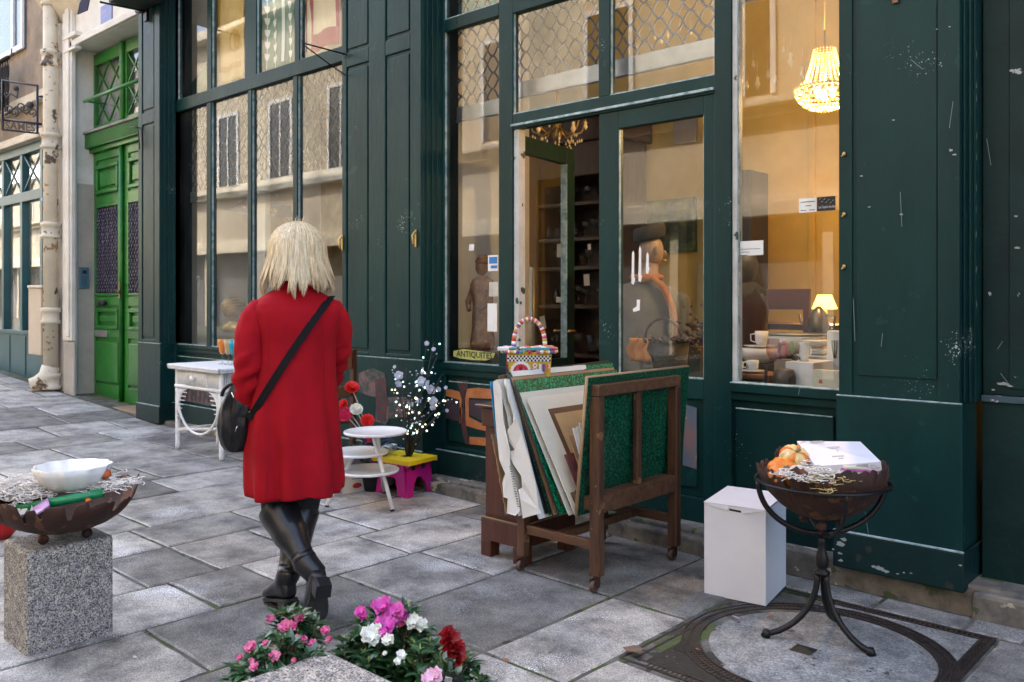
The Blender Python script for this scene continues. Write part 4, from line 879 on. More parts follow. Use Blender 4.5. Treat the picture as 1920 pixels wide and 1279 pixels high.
m = MB(); m.box(dl-.001, dl+.02, YH+.05, 4.34, .1, 2.75); m.build('lower_reveal', pm('grey_beige_render', (.42, .38, .32), (.34, .31, .26), .9, sc=4, bump=.6), th_)
m = MB(); m.box(dl+.02, txr, 4.85, 4.9, .1, dtop); m.build('back_wall', BLACK, th_)
m = MB(); m.box(dl+.0, txr, YH-.02, 4.5, .0, .145); m.build('threshold', pm('ochre_tiles', (.34, .20, .09), (.20, .18, .17), .6, sc=5), th_, .008)
# number plate and intercom
pn = at(199, 25, YH-.006); m = MB(); m.box(pn.x-.14, pn.x+.16, YH-.012, YH, pn.z-.10, pn.z+.10); o = m.build('number_plate', plain('blue_enamel', (.08, .08, .28), .3), th_)
m = MB(); m.box(pn.x-.09, pn.x+.05, YH-.013, YH-.0121, pn.z-.005, pn.z+.05); m.box(pn.x-.08, pn.x+.10, YH-.013, YH-.0121, pn.z-.06, pn.z-.045); m.build('faded_marks', plain('faded_lilac_enamel', (.22, .22, .45)), o)
pi_ = at(158, 521, 4.2); m = MB(); 
m.box(dl+.02, dl+.045, 4.16, 4.27, pi_.z-.13, pi_.z+.13); oi = m.build('intercom', pm('blue_grey_metal', (.10, .20, .27), rough=.35, metal=.3), th_, .005)
m = MB(); m.box(dl+.045, dl+.05, 4.19, 4.24, pi_.z+.05, pi_.z+.09)
for k in range(4): m.box(dl+.045, dl+.05, 4.19, 4.20, pi_.z-.08+.03*k, pi_.z-.07+.03*k); m.box(dl+.045, dl+.05, 4.22, 4.23, pi_.z-.08+.03*k, pi_.z-.07+.03*k)
m.build('buttons', BLACK, oi)
# green double door
GD = pm('bright_green_door_paint', (.018, .175, .018), (.010, .110, .012), .33, sc=3, rvar=.06, bump=.15, bs=20)
YD = 4.34
dx0, dxm, dx1 = X_(172, YD), X_(232, YD), X_(172, YD)+2*(X_(232, YD)-X_(172, YD))
def Zd(py, px=200): return Z_(px, py, YD)
zb0 = .15; ztop = Zd(290, 172)
GRB = BLACK
def gleaf(x0, x1):
    d = MB(); st_ = .10
    zp = [zb0, zb0+.22, Zd(634), Zd(617), Zd(575), Zd(552), Zd(388), Zd(378), Zd(305), ztop-.04]
    d.box(x0, x1, YD+.02, YD+.05, zb0, ztop)
    d.box(x0, x0+st_, YD, YD+.02, zb0, ztop); d.box(x1-st_, x1, YD, YD+.02, zb0, ztop)
    for a, b in ((zb0, zb0+.18), (Zd(625)-.05, Zd(625)+.06), (Zd(574), Zd(556)), (Zd(386), Zd(366)), (ztop-.10, ztop)): d.box(x0+st_, x1-st_, YD, YD+.02, a, b)
    o = d.build('door_leaf', GD, th_, .008)
    p = MB(); a, b = x0+st_+.03, x1-st_-.03
    p.box(a, b, YD-.012, YD+.02, zb0+.21, Zd(625)-.10); p.build('moulded_panel', GD, o, .01)
    for lo, hi in ((Zd(617), Zd(578)), (Zd(362), Zd(308))):
        p = MB()
        p.box(a, b, YD-.02, YD+.02, lo, lo+.045); p.box(a, b, YD-.02, YD+.02, hi-.045, hi); p.box(a, a+.045, YD-.02, YD+.02, lo+.045, hi-.045); p.box(b-.045, b, YD-.02, YD+.02, lo+.045, hi-.045)
        p.box(a+.09, b-.09, YD-.004, YD+.02, lo+.085, hi-.085)
        p.build('moulded_panel', GD, o, .01)
    # grilled light
    lo, hi = Zd(550), Zd(388); q = MB(); q.box(a-.02, b+.02, YD+.012, YD+.019, lo, hi); q.build('dark_glass', BLACK, o)
    q = MB(); q.box(a-.03, a, YD-.012, YD+.012, lo-.03, hi+.03); q.box(b, b+.03, YD-.012, YD+.012, lo-.03, hi+.03); q.box(a, b, YD-.012, YD+.012, lo-.03, lo); q.box(a, b, YD-.012, YD+.012, hi, hi+.03); q.build('light_frame', GD, o, .006)
    q = MB(); z = lo+.03; r_ = 0
    while z < hi-.01:
        x = a+.02+(.035 if r_ % 2 else 0)
        while x < b-.01: q.ell((x, YD-.004, z), (.016, .010, .026), 6, 4); x += .07
        z += .042; r_ += 1
    for k in range(5): x = a+(b-a)*(k+.5)/5; q.tube([(x, YD, lo), (x, YD, hi)], .006, n=5)
    q.build('iron_grille', pm('violet_grey_iron', (.10, .09, .13), (.06, .05, .08), .4, metal=.5), o)
    return o
o1 = gleaf(dx0+.015, dxm-.012); o2 = gleaf(dxm+.012, dx1)
m = MB(); m.tube([(dxm-.02, YD-.02, zb0), (dxm-.02, YD-.02, ztop)], .03, n=8); m.build('astragal', GD, o1)
m = MB(); m.box(dx0+.14, dx0+.14+.34, YD-.018, YD, Zd(632), Zd(620)); m.build('mail_slot', pm('tarnished_steel', (.35, .33, .33), rough=.35, metal=.5), o1, .004)
m = MB(); kx = X_(196, YD)
for s_ in (-.045, .045): m.ell((kx+s_, YD-.03, Zd(568)), (.04, .03, .035), 10, 8)
m.ell((kx, YD-.02, Zd(568)), (.03, .02, .02)); m.build('door_knob', BLACK, o1)
m = MB(); m.box(dxm-.015, dxm+.02, YD-.056, YD-.045, Zd(560), Zd(530)); m.ell((dxm, YD-.06, Zd(548)), .018); m.build('lock_plate', pm('dull_bronze', (.22, .16, .09), rough=.4, metal=.7), o1)
m = MB(); zc0, zc1 = ztop, Z_(172, 252, YD)
m.box(dx0-.03, dx1, YD-.05, YD+.05, zc0, zc0+.05); m.box(dx0-.05, dx1, YD-.10, YD+.05, zc0+.05, zc1-.03)
x = dx0
while x < dx1: m.box(x, x+.012, YD-.108, YD-.10, zc0+.06, zc1-.04); x += .03
m.build('door_cornice', GD, th_, .008)
m = MB(); m.box(dx0-.06, dx1, YD-.13, YD+.05, zc1-.03, zc1+.0); m.build('sill', pm('weathered_sill', (.30, .28, .25), (.15, .15, .13), .8), th_, .006)
# transom window with lozenge bars
za, zb_ = zc1+.02, dtop-.03
tw = MB(); tw.box(dx0, dx0+.09, YD, YD+.05, za, zb_); tw.box(dxm-.07, dxm+.07, YD, YD+.05, za, zb_); tw.box(dx1-.09, dx1, YD, YD+.05, za, zb_)
for a, b in ((dx0+.09, dxm-.07), (dxm+.07, dx1-.09)): tw.box(a, b, YD, YD+.05, za, za+.07); tw.box(a, b, YD, YD+.05, zb_-.14, zb_)
tw.tube([(dxm, YD-.015, za), (dxm, YD-.015, zb_)], .035, n=8)
ot = tw.build('transom_window', GD, th_, .006)
m = MB()
for a, b in ((dx0+.09, dxm-.07), (dxm+.07, dx1-.09)):
    z0, z1 = za+.07, zb_-.14; H2 = z1-z0; W2 = b-a
    for k in range(-1, 3):
        for sgn in (1, -1):
            # lines of slope H/(W) style lozenges, clipped to the opening
            p0 = a+W2*k/2; q0 = p0+W2*1.0
            if sgn < 0: p0, q0 = q0, p0
            pA, pB = Vector((p0, 0, z0)), Vector((q0, 0, z1)); t0, t1 = 0., 1.; dx = q0-p0
            for lim, s_ in ((a, 1), (b, -1)):
                tt = (lim-p0)/dx
                if (dx > 0) == (s_ > 0): t0 = max(t0, tt)
                else: t1 = min(t1, tt)
            if t1 > t0+.02:
                A = pA.lerp(pB, t0); B = pA.lerp(pB, t1); m.beam((A.x, YD+.02, A.z), (B.x, YD+.02, B.z), .018, .018, (0, 1, 0))
m.build('lozenge_bars', GD, ot)
m = MB(); m.box(dx0+.09, dx1-.09, YD+.035, YD+.04, za+.05, zb_-.1); m.build('glass_pane', GLASS, ot)
m = MB(); m.box(dx0+.09, dx1-.09, YD+.10, YD+.12, za, zb_); m.build('net_curtain', pm('grey_net_curtain', (.45, .44, .47), (.33, .32, .36), .9, st=(8, 1, .5)), ot)
m = MB(); pr = at(158, 190, 4.12); qr = at(256, 152, 4.12); m.tube([(pr.x, 4.12, pr.z), (dx1, 4.12, pr.z)], .022, n=8); m.tube([(pr.x+.03, 4.12, pr.z), (pr.x+.03, 4.36, pr.z)], .015, n=6); m.build('guard_rail', GD, th_)
# projecting bracket and pennant sign on the left pilaster
lp = at(276, 22, 3.99); q = D(188, 4, (lp-CAM).dot(FW)*.93)
bk2 = thing('wall_bracket', 'thin black iron bracket arm projecting from the leftmost green pilaster', 'bracket', (lp.x, 3.99, lp.z))
m = MB(); m.tube([lp, q], .010, n=6); m.obox(lp+Vector((0, -.01, 0)), (.07, .03, .20)); m.tube([lp+Vector((-.02, -.02, 0)), lp+Vector((-.14, -.05, .02))], .02, n=6); m.build('arm', IRON, bk2)
m = MB(); a_ = D(140, 30, (lp-CAM).dot(FW)*.93); dd = (lp-CAM).dot(FW)*.93
m.prism([D(x, y, dd) for x, y in ((156, -6), (168, -6), (163, 19), (145, 27), (149, 6))], (0, .01, 0)); tag(m.build('pennant', plain('navy_blue_pennant', (.012, .02, .07), .5)), 'dark navy pennant hanging from the bracket above the green door', 'pennant')
m = MB(); pa = at(285, 2, 3.9); m.box(X_(236, 3.8), X_(300, 3.8), 3.62, 3.98, Z_(270, -4, 3.8), Z_(270, -4, 3.8)+.3); tag(m.build('awning_box', plain('black_lacquer', (.008, .01, .01), .4), bevel=.02), 'black box fixed over the leftmost pilaster at the top of the picture', 'awning')
p = at(262, 240, 3.98); m = MB(); m.tube([p+Vector((-.25, 0, .05)), p], .006, n=5); m.tube([p+Vector((-.05, 0, .02)), p+Vector((.0, 0, -.22))], .006, n=5); m.tube([p+Vector((-.02, 0, 0)), p+Vector((.05, 0, -.05)), p+Vector((.06, 0, -.2))], .006, n=5)
tag(m.build('iron_hook', IRON), 'small curled iron hook on the left green pilaster beside the door', 'hook')
# drainpipe
PIPE = pm('peeling_cream_pipe', (.66, .60, .48), (.55, .48, .37), .6, sc=4, bump=.5, chips=(((.10, .07, .05), 9, .34, 3), ((.35, .22, .12), 20, .36, 5)))
YP = 3.98; pxx = X_(95, YP); dp = thing('drainpipe', 'peeling cream cast iron drainpipe between the teal shop and the townhouse', 'drainpipe', (pxx, YP, .25))
R_ = .085; zg = gz(pxx)
m = MB(); m.lathe([(R_, zg+.25), (R_, 7)], (pxx, YP, 0), 18); m.build('pipe', PIPE, dp)
for py in (-2, 110, 265, 432, 592, 715):
    z = Z_(95, py, YP)
    m = MB(); m.lathe([(R_+.012, z-.10), (R_+.03, z-.09), (R_+.03, z-.06), (R_+.014, z-.05), (R_+.014, z+.04), (R_+.03, z+.05), (R_+.03, z+.09), (R_+.01, z+.10)], (pxx, YP, 0), 18); m.build('collar', PIPE, dp)
m = MB(); m.tube([(pxx, YP, zg+.30), (pxx-.01, YP-.03, zg+.17), (pxx-.06, YP-.12, zg+.09), (pxx-.09, YP-.2, zg+.07)], [.10, .11, .10, .09], n=14); m.build('outlet_shoe', PIPE, dp)
for py, c, w_ in ((375, (.15, .35, .6), .05), (392, (.35, .05, .08), .04), (505, (.4, .2, .3), .03)):
    z = Z_(92, py, YP); m = MB(); m.obox((pxx-.02, YP-R_-.003, z), (w_, .012, w_*.7)); m.build('sticker', plain('pipe_sticker', c), dp)
bxp = at(72, 600, 3.95); m = MB(); m.box(X_(61, 3.95), X_(85, 3.95), 3.90, 4.05, Z_(72, 665, 3.95), Z_(72, 540, 3.95)); ub = thing('utility_box', 'tall beige metal utility cabinet on the wall left of the drainpipe', 'utility box', (bxp.x, 3.95, Z_(72, 665, 3.95)))
m.build('case', pm('beige_metal', (.52, .43, .33), (.46, .37, .28), .5, sc=3), ub, .01)
m = MB(); m.box(X_(59, 3.93), X_(86, 3.93), 3.88, 4.05, Z_(72, 540, 3.95)+.001, Z_(72, 535, 3.95)); m.build('lid', pm('light_beige_metal', (.62, .54, .44), rough=.5), ub, .004)
m = MB(); m.box(X_(74, 4.0), X_(80, 4.0), 4.03, 4.1, .15, Z_(72, 665, 3.95)-.001); m.build('conduit', INWOOD, ub)
# teal shop building on the far left
TEAL = pm('teal_shop_paint', (.012, .085, .10), (.008, .060, .075), .4, sc=3)
tb_ = thing('teal_shop_building', 'beige building with a teal shop front at the far left edge', 'building', (-15, 4.2, .25))
tx1 = X_(79, 4.15); tx0 = -24
ztc = Z_(75, 262, 4.15)
m = MB(); m.box(tx0, txl-.002, 4.3, 4.9, ztc, 13); m.build('wall', OCHRE, tb_)
m = MB(); m.box(tx0, tx1+.15, 4.05, 4.3, ztc-.0, ztc+.06); m.box(tx0, tx1+.15, 4.1, 4.3, ztc+.06, ztc+.13); m.build('cornice', CREAM, tb_, .01)
m = MB(); zc_ = Z_(75, 190, 4.25); m.box(tx0, tx1+.1, 4.18, 4.3, zc_, zc_+.12); m.build('string_course', CREAM, tb_, .01)
m = MB(); m.box(tx1+.001, txl, 4.2, 4.9, 0, ztc); m.build('side_wall', OCHRE, tb_)
zs = .875; m = MB(); m.box(tx0, tx1, 4.16, 4.3, zg+.0, zs)
x = tx1
while x > tx0: m.box(x-.03, x, 4.15, 4.16, zg+.1, zs-.03); x -= .62
m.box(tx0, tx1, 4.12, 4.3, zs, zs+.05); m.build('stall_riser', TEAL, tb_, .006)
m = MB(); ztr = Z_(40, 380, 4.17); ztr2 = Z_(40, 362, 4.17)
m.box(tx0, tx1, 4.15, 4.25, ztr, ztr2); m.box(tx0, tx1, 4.15, 4.25, ztc-.12, ztc-.001)
x = tx1
while x > tx0: m.box(x-.09, x, 4.15, 4.25, zs+.05, ztr); m.box(x-.09, x, 4.15, 4.25, ztr2, ztc-.12); x -= .74
m.build('window_frame', TEAL, tb_, .006)
m = MB(); x = tx1-.09
while x > tx0+1:
    for a, b in ((x-.65, x), (x, x-.65)): m.beam((a, 4.18, ztr2+.01), (b, 4.18, ztc-.13), .022, .022, (0, 1, 0))
    x -= .74
m.build('crossed_bars', TEAL, tb_)
m = MB(); m.box(tx0, tx1, 4.21, 4.215, zs+.05, ztc-.12); m.build('glass_pane', GLASS, tb_)
m = MB(); m.box(tx0, tx1, 5.4, 5.5, .2, ztc); m.box(tx0, tx1, 4.5, 4.52, .2, 1.1); m.build('interior_back', pm('dim_interior', (.22, .22, .22), (.06, .055, .05), .9, sc=.9, mid=(.45, .55)), tb_)
# window with iron balcony above
wz0 = Z_(30, 100, 4.28); wx1 = X_(47, 4.28)
m = MB(); m.box(wx1-1.3, wx1, 4.27, 4.3, wz0, 8); m.build('upper_glass', pm('grey_reflecting_glass', (.10, .12, .15), rough=.08), tb_)
m = MB(); m.box(wx1-.07, wx1, 4.24, 4.27, wz0, 8); m.box(wx1-.45, wx1-.38, 4.24, 4.27, wz0, 8); m.box(wx1-1.3, wx1-.07, 4.24, 4.27, wz0, wz0+.07); m.build('upper_window_frame', WHITEM, tb_)
m = MB(); zb3 = Z_(30, 205, 4.1); m.tube([(wx1-1.8, 4.05, Z_(47, 90, 4.05)), (wx1+.05, 4.05, Z_(47, 90, 4.05))], .03, n=6)
for k in range(14):
    xk = wx1-.1*k
    m.tube([(xk, 4.06, zb3), (xk, 4.06, Z_(47, 90, 4.05))], .008, n=4)
    for z in (.15, .35, .55): m.tube([(xk+.05*math.cos(a), 4.06, zb3+z+.1*math.sin(a)) for a in [i*PI/5 for i in range(10)]], .009, n=4, closed=True)
m.build('balcony_rail', IRON, tb_)
# hanging wrought-iron sign
dS = 9.6
hs = thing('hanging_sign', 'square wrought iron hanging sign with scrollwork and letters beside the drainpipe', 'sign', D(75, 230, dS))
m = MB(); c4 = [D(x, y, dS) for x, y in ((5, 151), (70, 161), (70, 250), (5, 243))]
m.tube(c4, .018, n=4, closed=True); m.tube([D(5, 224, dS), D(78, 233, dS)], .014, n=4); m.tube([D(70, 181, dS), D(80, 181, dS)], .012, n=4); m.build('frame', plain('navy_iron', (.008, .014, .035), .4), hs)
m = MB()
for k in range(5):
    cx, cy_ = 16+k*11, 205+6*math.sin(k*2); m.tube([D(cx+(3+i*.5)*math.cos(i*.7), cy_+(3+i*.5)*math.sin(i*.7), dS) for i in range(12)], .009, n=4)
m.tube([D(10, 216, dS), D(30, 200, dS), D(50, 214, dS), D(62, 198, dS)], .012, n=4); m.ell(D(56, 197, dS), .04); m.tube([D(12, 185, dS), D(20, 175, dS), D(32, 183, dS), D(34, 168, dS)], .011, n=4); m.ell(D(30, 166, dS), .03)
m.build('scrollwork', plain('grey_iron', (.05, .05, .055), .5), hs)
m = MB(); e = RT*1.; a = D(10, 241, dS); text_polys(m, 'SAMES', a, (D(66, 247, dS)-D(10, 241, dS)), UP, .085, width=(D(66, 247, dS)-a).length, bold=.01); m.build('letters', plain('dull_iron_letters', (.07, .06, .055), .5), hs, solid=.01)
# corbel top left above the door pier
m = MB(); m.prism([(X_(92, 4.0)-.1, 3.75, 5.2), (X_(92, 4.0)-.1, 4.1, 5.2), (X_(92, 4.0)-.1, 4.1, 4.75)], (.9, 0, 0)); m.build('corbel', CREAM, th_, .03)
# ================================================================ OPPOSITE SIDE OF THE STREET (seen only in the glass)
op = thing('opposite_building', 'cream plastered building across the street reflected in the shop windows', 'building', (-4, -6, 0))
OPW = pm('sunlit_cream_render', (.58, .50, .38), (.42, .36, .27), .85, sc=.9, mid=(.4, .62))
YO = -5.4
m = MB(); m.box(-90, 14, YO-.5, YO, 2.9, 9.6); m.build('wall', OPW, op)
m = MB(); m.box(-90, 14, YO, YO+.22, 2.75, 3.0); m.box(-90, 14, YO, YO+.12, 3.0, 3.12); m.box(-90, 14, YO, YO+.3, 4.6, 4.72); m.box(-90, 14, YO, YO+.15, 4.45, 4.6); m.box(-90, 14, YO, YO+.35, 9.5, 9.8); m.build('cornice', pm('pale_cornice', (.70, .62, .48), rough=.8), op, .02)
m = MB(); m.box(-90, 14, YO-.5, YO-.3, 0, 2.9); 
m.build('ground_floor', pm('grey_shop_fronts', (.16, .15, .14), (.08, .08, .08), .7, sc=.6), op)
x = -46.4
while x < 13:
    m = MB(); m.box(x, x+.18, YO-.3, YO, 0, 2.9); m.build('pier', OPW, op)
    m = MB(); m.box(x+.9, x+1.0, YO, YO+.04, 4.85, 7.1); m.box(x+2.0, x+2.1, YO, YO+.04, 4.85, 7.1); m.box(x+1.0, x+2.0, YO, YO+.04, 7.0, 7.1); m.box(x+1.47, x+1.53, YO, YO+.03, 4.85, 7.0); m.build('window_frame', WHITEM, op)
    m = MB(); m.box(x+1.0, x+2.0, YO, YO+.01, 4.85, 7.0); m.build('window_glass', pm('dark_window_glass', (.03, .035, .04), rough=.1), op)
    x += 2.9
# ================================================================ STREET GOODS
def rusty_bowl(t, c, R_, H_, seed, name='bowl'):
    """torn-edged bowl: c = centre of its underside"""
    r_ = random.Random(seed); n = 192; c = Vector(c); ed = []; j = 0
    while len(ed) < n:
        w_ = r_.randint(5, 14); b0 = r_.uniform(-.09, .12); pk = r_.uniform(.0, .09)
        for k in range(w_): ed.append(b0+pk*math.sin(PI*k/w_)+r_.uniform(-.018, .018))
        if r_.random() < .8:
            dp = r_.uniform(.12, .34)
            for k in range(r_.randint(1, 3)): ed.append(b0-dp)
    def top(j): return 1+ed[j % n]
    prof = [0, .15, .32, .5, .68, .80, .90, 1.0]
    rings = []
    for u in prof:
        ring = []
        for j in range(n):
            a = 2*PI*j/n; uu = top(j) if u == 1 else min(u, top(j)-.02); rr_ = R_*math.sin(min(uu, 1.16)*PI/2*.86)/math.sin(PI/2*.86); z = H_*(1-math.cos(uu*PI/2*.86))/(1-math.cos(PI/2*.86))
            rr_ *= 1+.018*math.sin(5*a+seed)+.012*math.sin(11*a)
            ring.append(c+Vector((rr_*math.cos(a), rr_*math.sin(a), z)))
        rings.append(ring)
    m = MB(); m.loft(rings[1:], True, False); b = m.build(name, RUST, t, solid=.004)
    for j in range(3):
        a = 2*PI*j/3+.9; m = MB(); m.ell(c+Vector((R_*.33*math.cos(a), R_*.33*math.sin(a), -.012)), .020, 10, 8); m.build('foot', RUST, t)
    return b
def strands(c, n, spread, zz, mt, seed, name='raffia', r=.0013, ln=.10, par=None):
    r_ = random.Random(seed); m = MB(); c = Vector(c)
    for i in range(n):
        p = c+Vector((r_.gauss(0, spread[0]), r_.gauss(0, spread[1]), abs(r_.gauss(0, zz))))
        a = r_.uniform(0, 2*PI); d = Vector((math.cos(a), math.sin(a), r_.uniform(-.3, .3))); pts = [p]
        cv = r_.uniform(-1.1, 1.1)
        for k in range(9):
            a += cv+r_.uniform(-.3, .3); d = Vector((math.cos(a), math.sin(a), r_.uniform(-.35, .3))); pts.append(pts[-1]+d*ln/9)
        m.tube(pts, r, n=3, sx=1.8)
    return m.build(name, mt, par)
RAF = pm('pale_raffia', (.88, .84, .80), (.74, .68, .62), .7, sc=9); RAFY = pm('golden_raffia', (.62, .50, .22), (.5, .38, .12), .6, sc=9)
# --- granite bollards
def block(x0, x1, y0, y1, h, label, z0):
    m = MB(); g2 = lambda: R0.uniform(-.004, .004); m.box(x0, x1, y0, y1, z0-.02, z0+h)
    o = m.build('granite_block', GRAN, bevel=.014); return tag(o, label, 'stone block', 'granite blocks on the pavement')
zb1 = gz(-3.5); hb = Z_(52, 1037, 1.137)-zb1
block(-3.735, -3.475, 1.137, 1.455, hb, 'speckled granite block at the left carrying a torn rusty bowl', zb1)
p2 = D(612, 1217, (CH-(hb+.012))*FPX/(1217-HZ)); z2 = gz(p2.x)
block(p2.x, p2.x+.30, p2.y-.34, p2.y, hb+.012-z2, 'granite block at the bottom edge with azaleas around it', z2)
# --- left rusty bowl and its contents
ZB = zb1+hb; cb_ = Vector((-3.575, 1.30, ZB+.03))
lbt = thing('rusty_bowl', 'torn-edged rusty iron bowl on the left granite block', 'bowl', (cb_.x, cb_.y, ZB))
rusty_bowl(lbt, cb_, .268, .140, 12)
dd = lambda x, y: D(x, y, cb_.x*FW.x+cb_.y*FW.y)
pc = dd(137, 922); m = MB()
m.lathe([(.035, 0), (.075, .012), (.105, .035), (.128, .075), (.140, .105), (.134, .105), (.120, .07), (.09, .03), (.03, .012)], (pc.x, pc.y, pc.z), 66, fn=lambda t_, z: 1+(.018+.02*z/.1)*math.cos(t_*11)+.006*math.cos(t_*33))
tag(m.build('ceramic_bowl', CERAM), 'white scalloped ceramic bowl resting in the left rusty bowl', 'bowl')
BAMB = pm('glossy_green_bamboo', (.01, .24, .09), (.008, .17, .05), .25)
a, b = dd(45, 944)-FW*.135, dd(216, 913)-FW*.10; m = MB(); bt = thing('bamboo_tube', 'glossy green bamboo tube lying across the left rusty bowl', 'tube', (a+b)/2)
m.tube([a, b], .0175, n=16); m.tube([a.lerp(b, .66), a.lerp(b, .665)], .0187, n=16); m.build('cane', BAMB, bt)
m = MB(); m.tube([a-(b-a).normalized()*.001, a-(b-a).normalized()*.002], .013, n=14); m.build('cut_end', plain('pale_cut_end', (.35, .5, .25)), bt)
tag(strands(dd(52, 922), 1000, (.05, .04), .020, RAF, 5, ln=.13), 'white raffia strands heaped on the left side of the left rusty bowl', 'raffia', kind='stuff')
tag(strands(dd(212, 908)+Vector((0, 0, -.01)), 260, (.025, .04), .015, RAF, 6, ln=.08), 'white raffia strands at the right rim of the left rusty bowl', 'raffia', kind='stuff')
def crumple(c, sz, mt, seed, name, label, cat, n=9):
    r_ = random.Random(seed); m = MB(); c = Vector(c)
    m.grid(lambda u, v: c+Vector(((u-.5)*sz[0], (v-.5)*sz[1], sz[2]*noise.noise(Vector((u*5+seed, v*5, seed*.3))))), n, n, smooth=False)
    return tag(m.build(name, mt, solid=.0012), label, cat)
crumple(dd(78, 948)-FW*.12+Vector((0, 0, .015)), (.13, .07, .05), PAPERW, 3, 'crumpled_paper', 'crumpled white paper at the front rim of the left rusty bowl', 'paper', 12)
q = dd(124, 936)-FW*.175; m = MB(); m.obox(q+Vector((0, 0, .012)), (.085, .055, .006), Matrix.Rotation(-.35, 3, 'Z') @ Matrix.Rotation(.55, 3, 'X') @ Matrix.Rotation(.15, 3, 'Y')); tag(m.build('packet', pm('purple_printed_paper', (.30, .07, .32), (.60, .45, .60), .5, sc=30)), 'small purple patterned packet at the front of the left rusty bowl', 'packet')
m = MB(); q = dd(198, 897); m.lathe([(.01, 0), (.022, .012), (.018, .03), (.004, .036)], q, 12); tag(m.build('dried_fruit', plain('orange_dried_fruit', (.5, .10, .02), .4)), 'small orange dried fruit in the left rusty bowl behind the bamboo', 'ornament')
m = MB(); q = dd(194, 925)-FW*.12; m.ell(q, (.012, .012, .009)); tag(m.build('orange_bead', plain('orange_bead', (.6, .12, .01), .4)), 'orange bead in front of the green bamboo end', 'ornament')
rv = G(2, 1010); m = MB(); m.lathe([(.04, 0), (.085, .05), (.095, .11), (.07, .19), (.035, .23), (.04, .25), (.06, .26), (.055, .245), (.03, .23)], rv, 24); tag(m.build('red_vase', pm('glossy_red_glaze', (.45, .01, .01), (.35, .006, .006), .12)), 'glossy red vase behind the left rusty bowl at the picture edge', 'vase')
# --- wicker table
WK = pm('white_painted_wicker', (.84, .84, .83), (.70, .70, .70), .55, sc=30, bump=1, bs=150)
zt_ = gz(-6.8); T0 = Z_(405, 690, 3.49)
wt = thing('wicker_table', 'white wicker side table with a small drawer and arched braces', 'table', (-6.75, 3.68, zt_))
X0, X1, Y0, Y1 = -7.115, -6.355, 3.50, 3.90
for x, y in ((X0, Y0), (X1, Y0), (X0, Y1), (X1, Y1)):
    m = MB(); m.tube([(x+(.012 if x == X0 else -.012), y+(.012 if y == Y0 else -.012), zt_+k*.04) for k in range(int((T0-.03-zt_)/.04)+1)]+[(x+(.012 if x == X0 else -.012), y+(.012 if y == Y0 else -.012), T0-.02)], [.021+.0012*(k % 2) for k in range(int((T0-.03-zt_)/.04)+2)], n=10); m.build('leg', WK, wt)
m = MB(); m.box(X0-.04, X1+.04, Y0-.04, Y1+.04, T0-.012, T0); 
for (a, b) in (((X0-.045, Y0-.045), (X1+.045, Y0-.045)), ((X1+.045, Y0-.045), (X1+.045, Y1+.045)), ((X0-.045, Y1+.045), (X1+.045, Y1+.045)), ((X0-.045, Y0-.045), (X0-.045, Y1+.045))):
    L_ = (Vector(b)-Vector(a)).length; n = int(L_/.018)
    for k in range(n+1): q = Vector(a).lerp(Vector(b), k/n); m.ell((q.x, q.y, T0-.012), (.013, .013, .015), 6, 4); m.ell((q.x, q.y, T0-.03), (.010, .010, .012), 5, 4)
m.build('tabletop', WK, wt)
za_, zc_2 = T0-.035, T0-.185
m = MB()
def slats(a, b, z0, z1, st_=.0195):
    L_ = (Vector(b)-Vector(a)).length; n = int(L_/st_)
    for k in range(1, n): q = Vector(a).lerp(Vector(b), k/n); m.tube([(q.x, q.y, z0), (q.x, q.y, z1)], .0065, n=5)
slats((X0, Y0+.005), (X1, Y0+.005), zc_2, za_); slats((X1-.005, Y0), (X1-.005, Y1), zc_2, za_); slats((X0, Y0), (X0, Y1), zc_2, za_); slats((X0, Y1), (X1, Y1), zc_2, za_)
m.build('woven_apron', WK, wt)
m = MB()
for z in (zc_2,): m.tube([(X0, Y0, z), (X1, Y0, z)], .016); m.tube([(X1, Y0, z), (X1, Y1, z)], .016); m.tube([(X0, Y0, z), (X0, Y1, z)], .016); m.tube([(X0, Y1, z), (X1, Y1, z)], .016)
zs_ = zt_+.17; m.tube([(X0, Y0, zs_), ((X0+X1)/2, (Y0+Y1)/2, zs_+.02), (X1, Y1, zs_)], .014); m.tube([(X1, Y0, zs_), ((X0+X1)/2, (Y0+Y1)/2, zs_+.02), (X0, Y1, zs_)], .014)
m.tube([(X0, Y0, zs_), (X0, Y1, zs_)], .013); m.build('stretcher', WK, wt)
for (a, b) in (((X0, Y0), (X1, Y0)), ((X1, Y0), (X1, Y1)), ((X0, Y1), (X1, Y1))):
    m = MB(); A, B = Vector((*a, 0)), Vector((*b, 0)); cz = zc_2-.02; hh = cz-zs_
    def arc(o): 
        pts = []
        for k in range(25):
            t_ = PI*k/24; u = .5-.5*math.cos(t_)*(1-o*.0); pts.append(A.lerp(B, .04+.92*u)+Vector((0, 0, cz-hh*math.sin(t_)**.8)))
        return pts
    m.tube(arc(0), .011, n=6); m.build('arched_brace', WK, wt)
    for s_ in (0, 1):
        C0, C1 = (A, B) if s_ == 0 else (B, A); d = (C1-C0); m = MB()
        for k in range(9):
            u = k/8*.22; z1 = cz; z0 = cz-(.28*(1-k/9)**1.3+.02)
            m.tube([C0+d*(.03+u)+Vector((0, 0, z1)), C0+d*(.03+u*.3)+Vector((0, 0, z0))], .006, n=4)
        for k in range(7):
            z = cz-.03-k*.035; u = .22*(1-k/8); m.tube([C0+d*.03+Vector((0, 0, z)), C0+d*(.03+u)+Vector((0, 0, z))], .005, n=4)
        m.build('wicker_gusset', WK, wt)
m = MB(); xa, xb = X0+.19, X1-.22; m.box(xa, xb, Y0-.006, Y0, zc_2+.02, za_-.005)
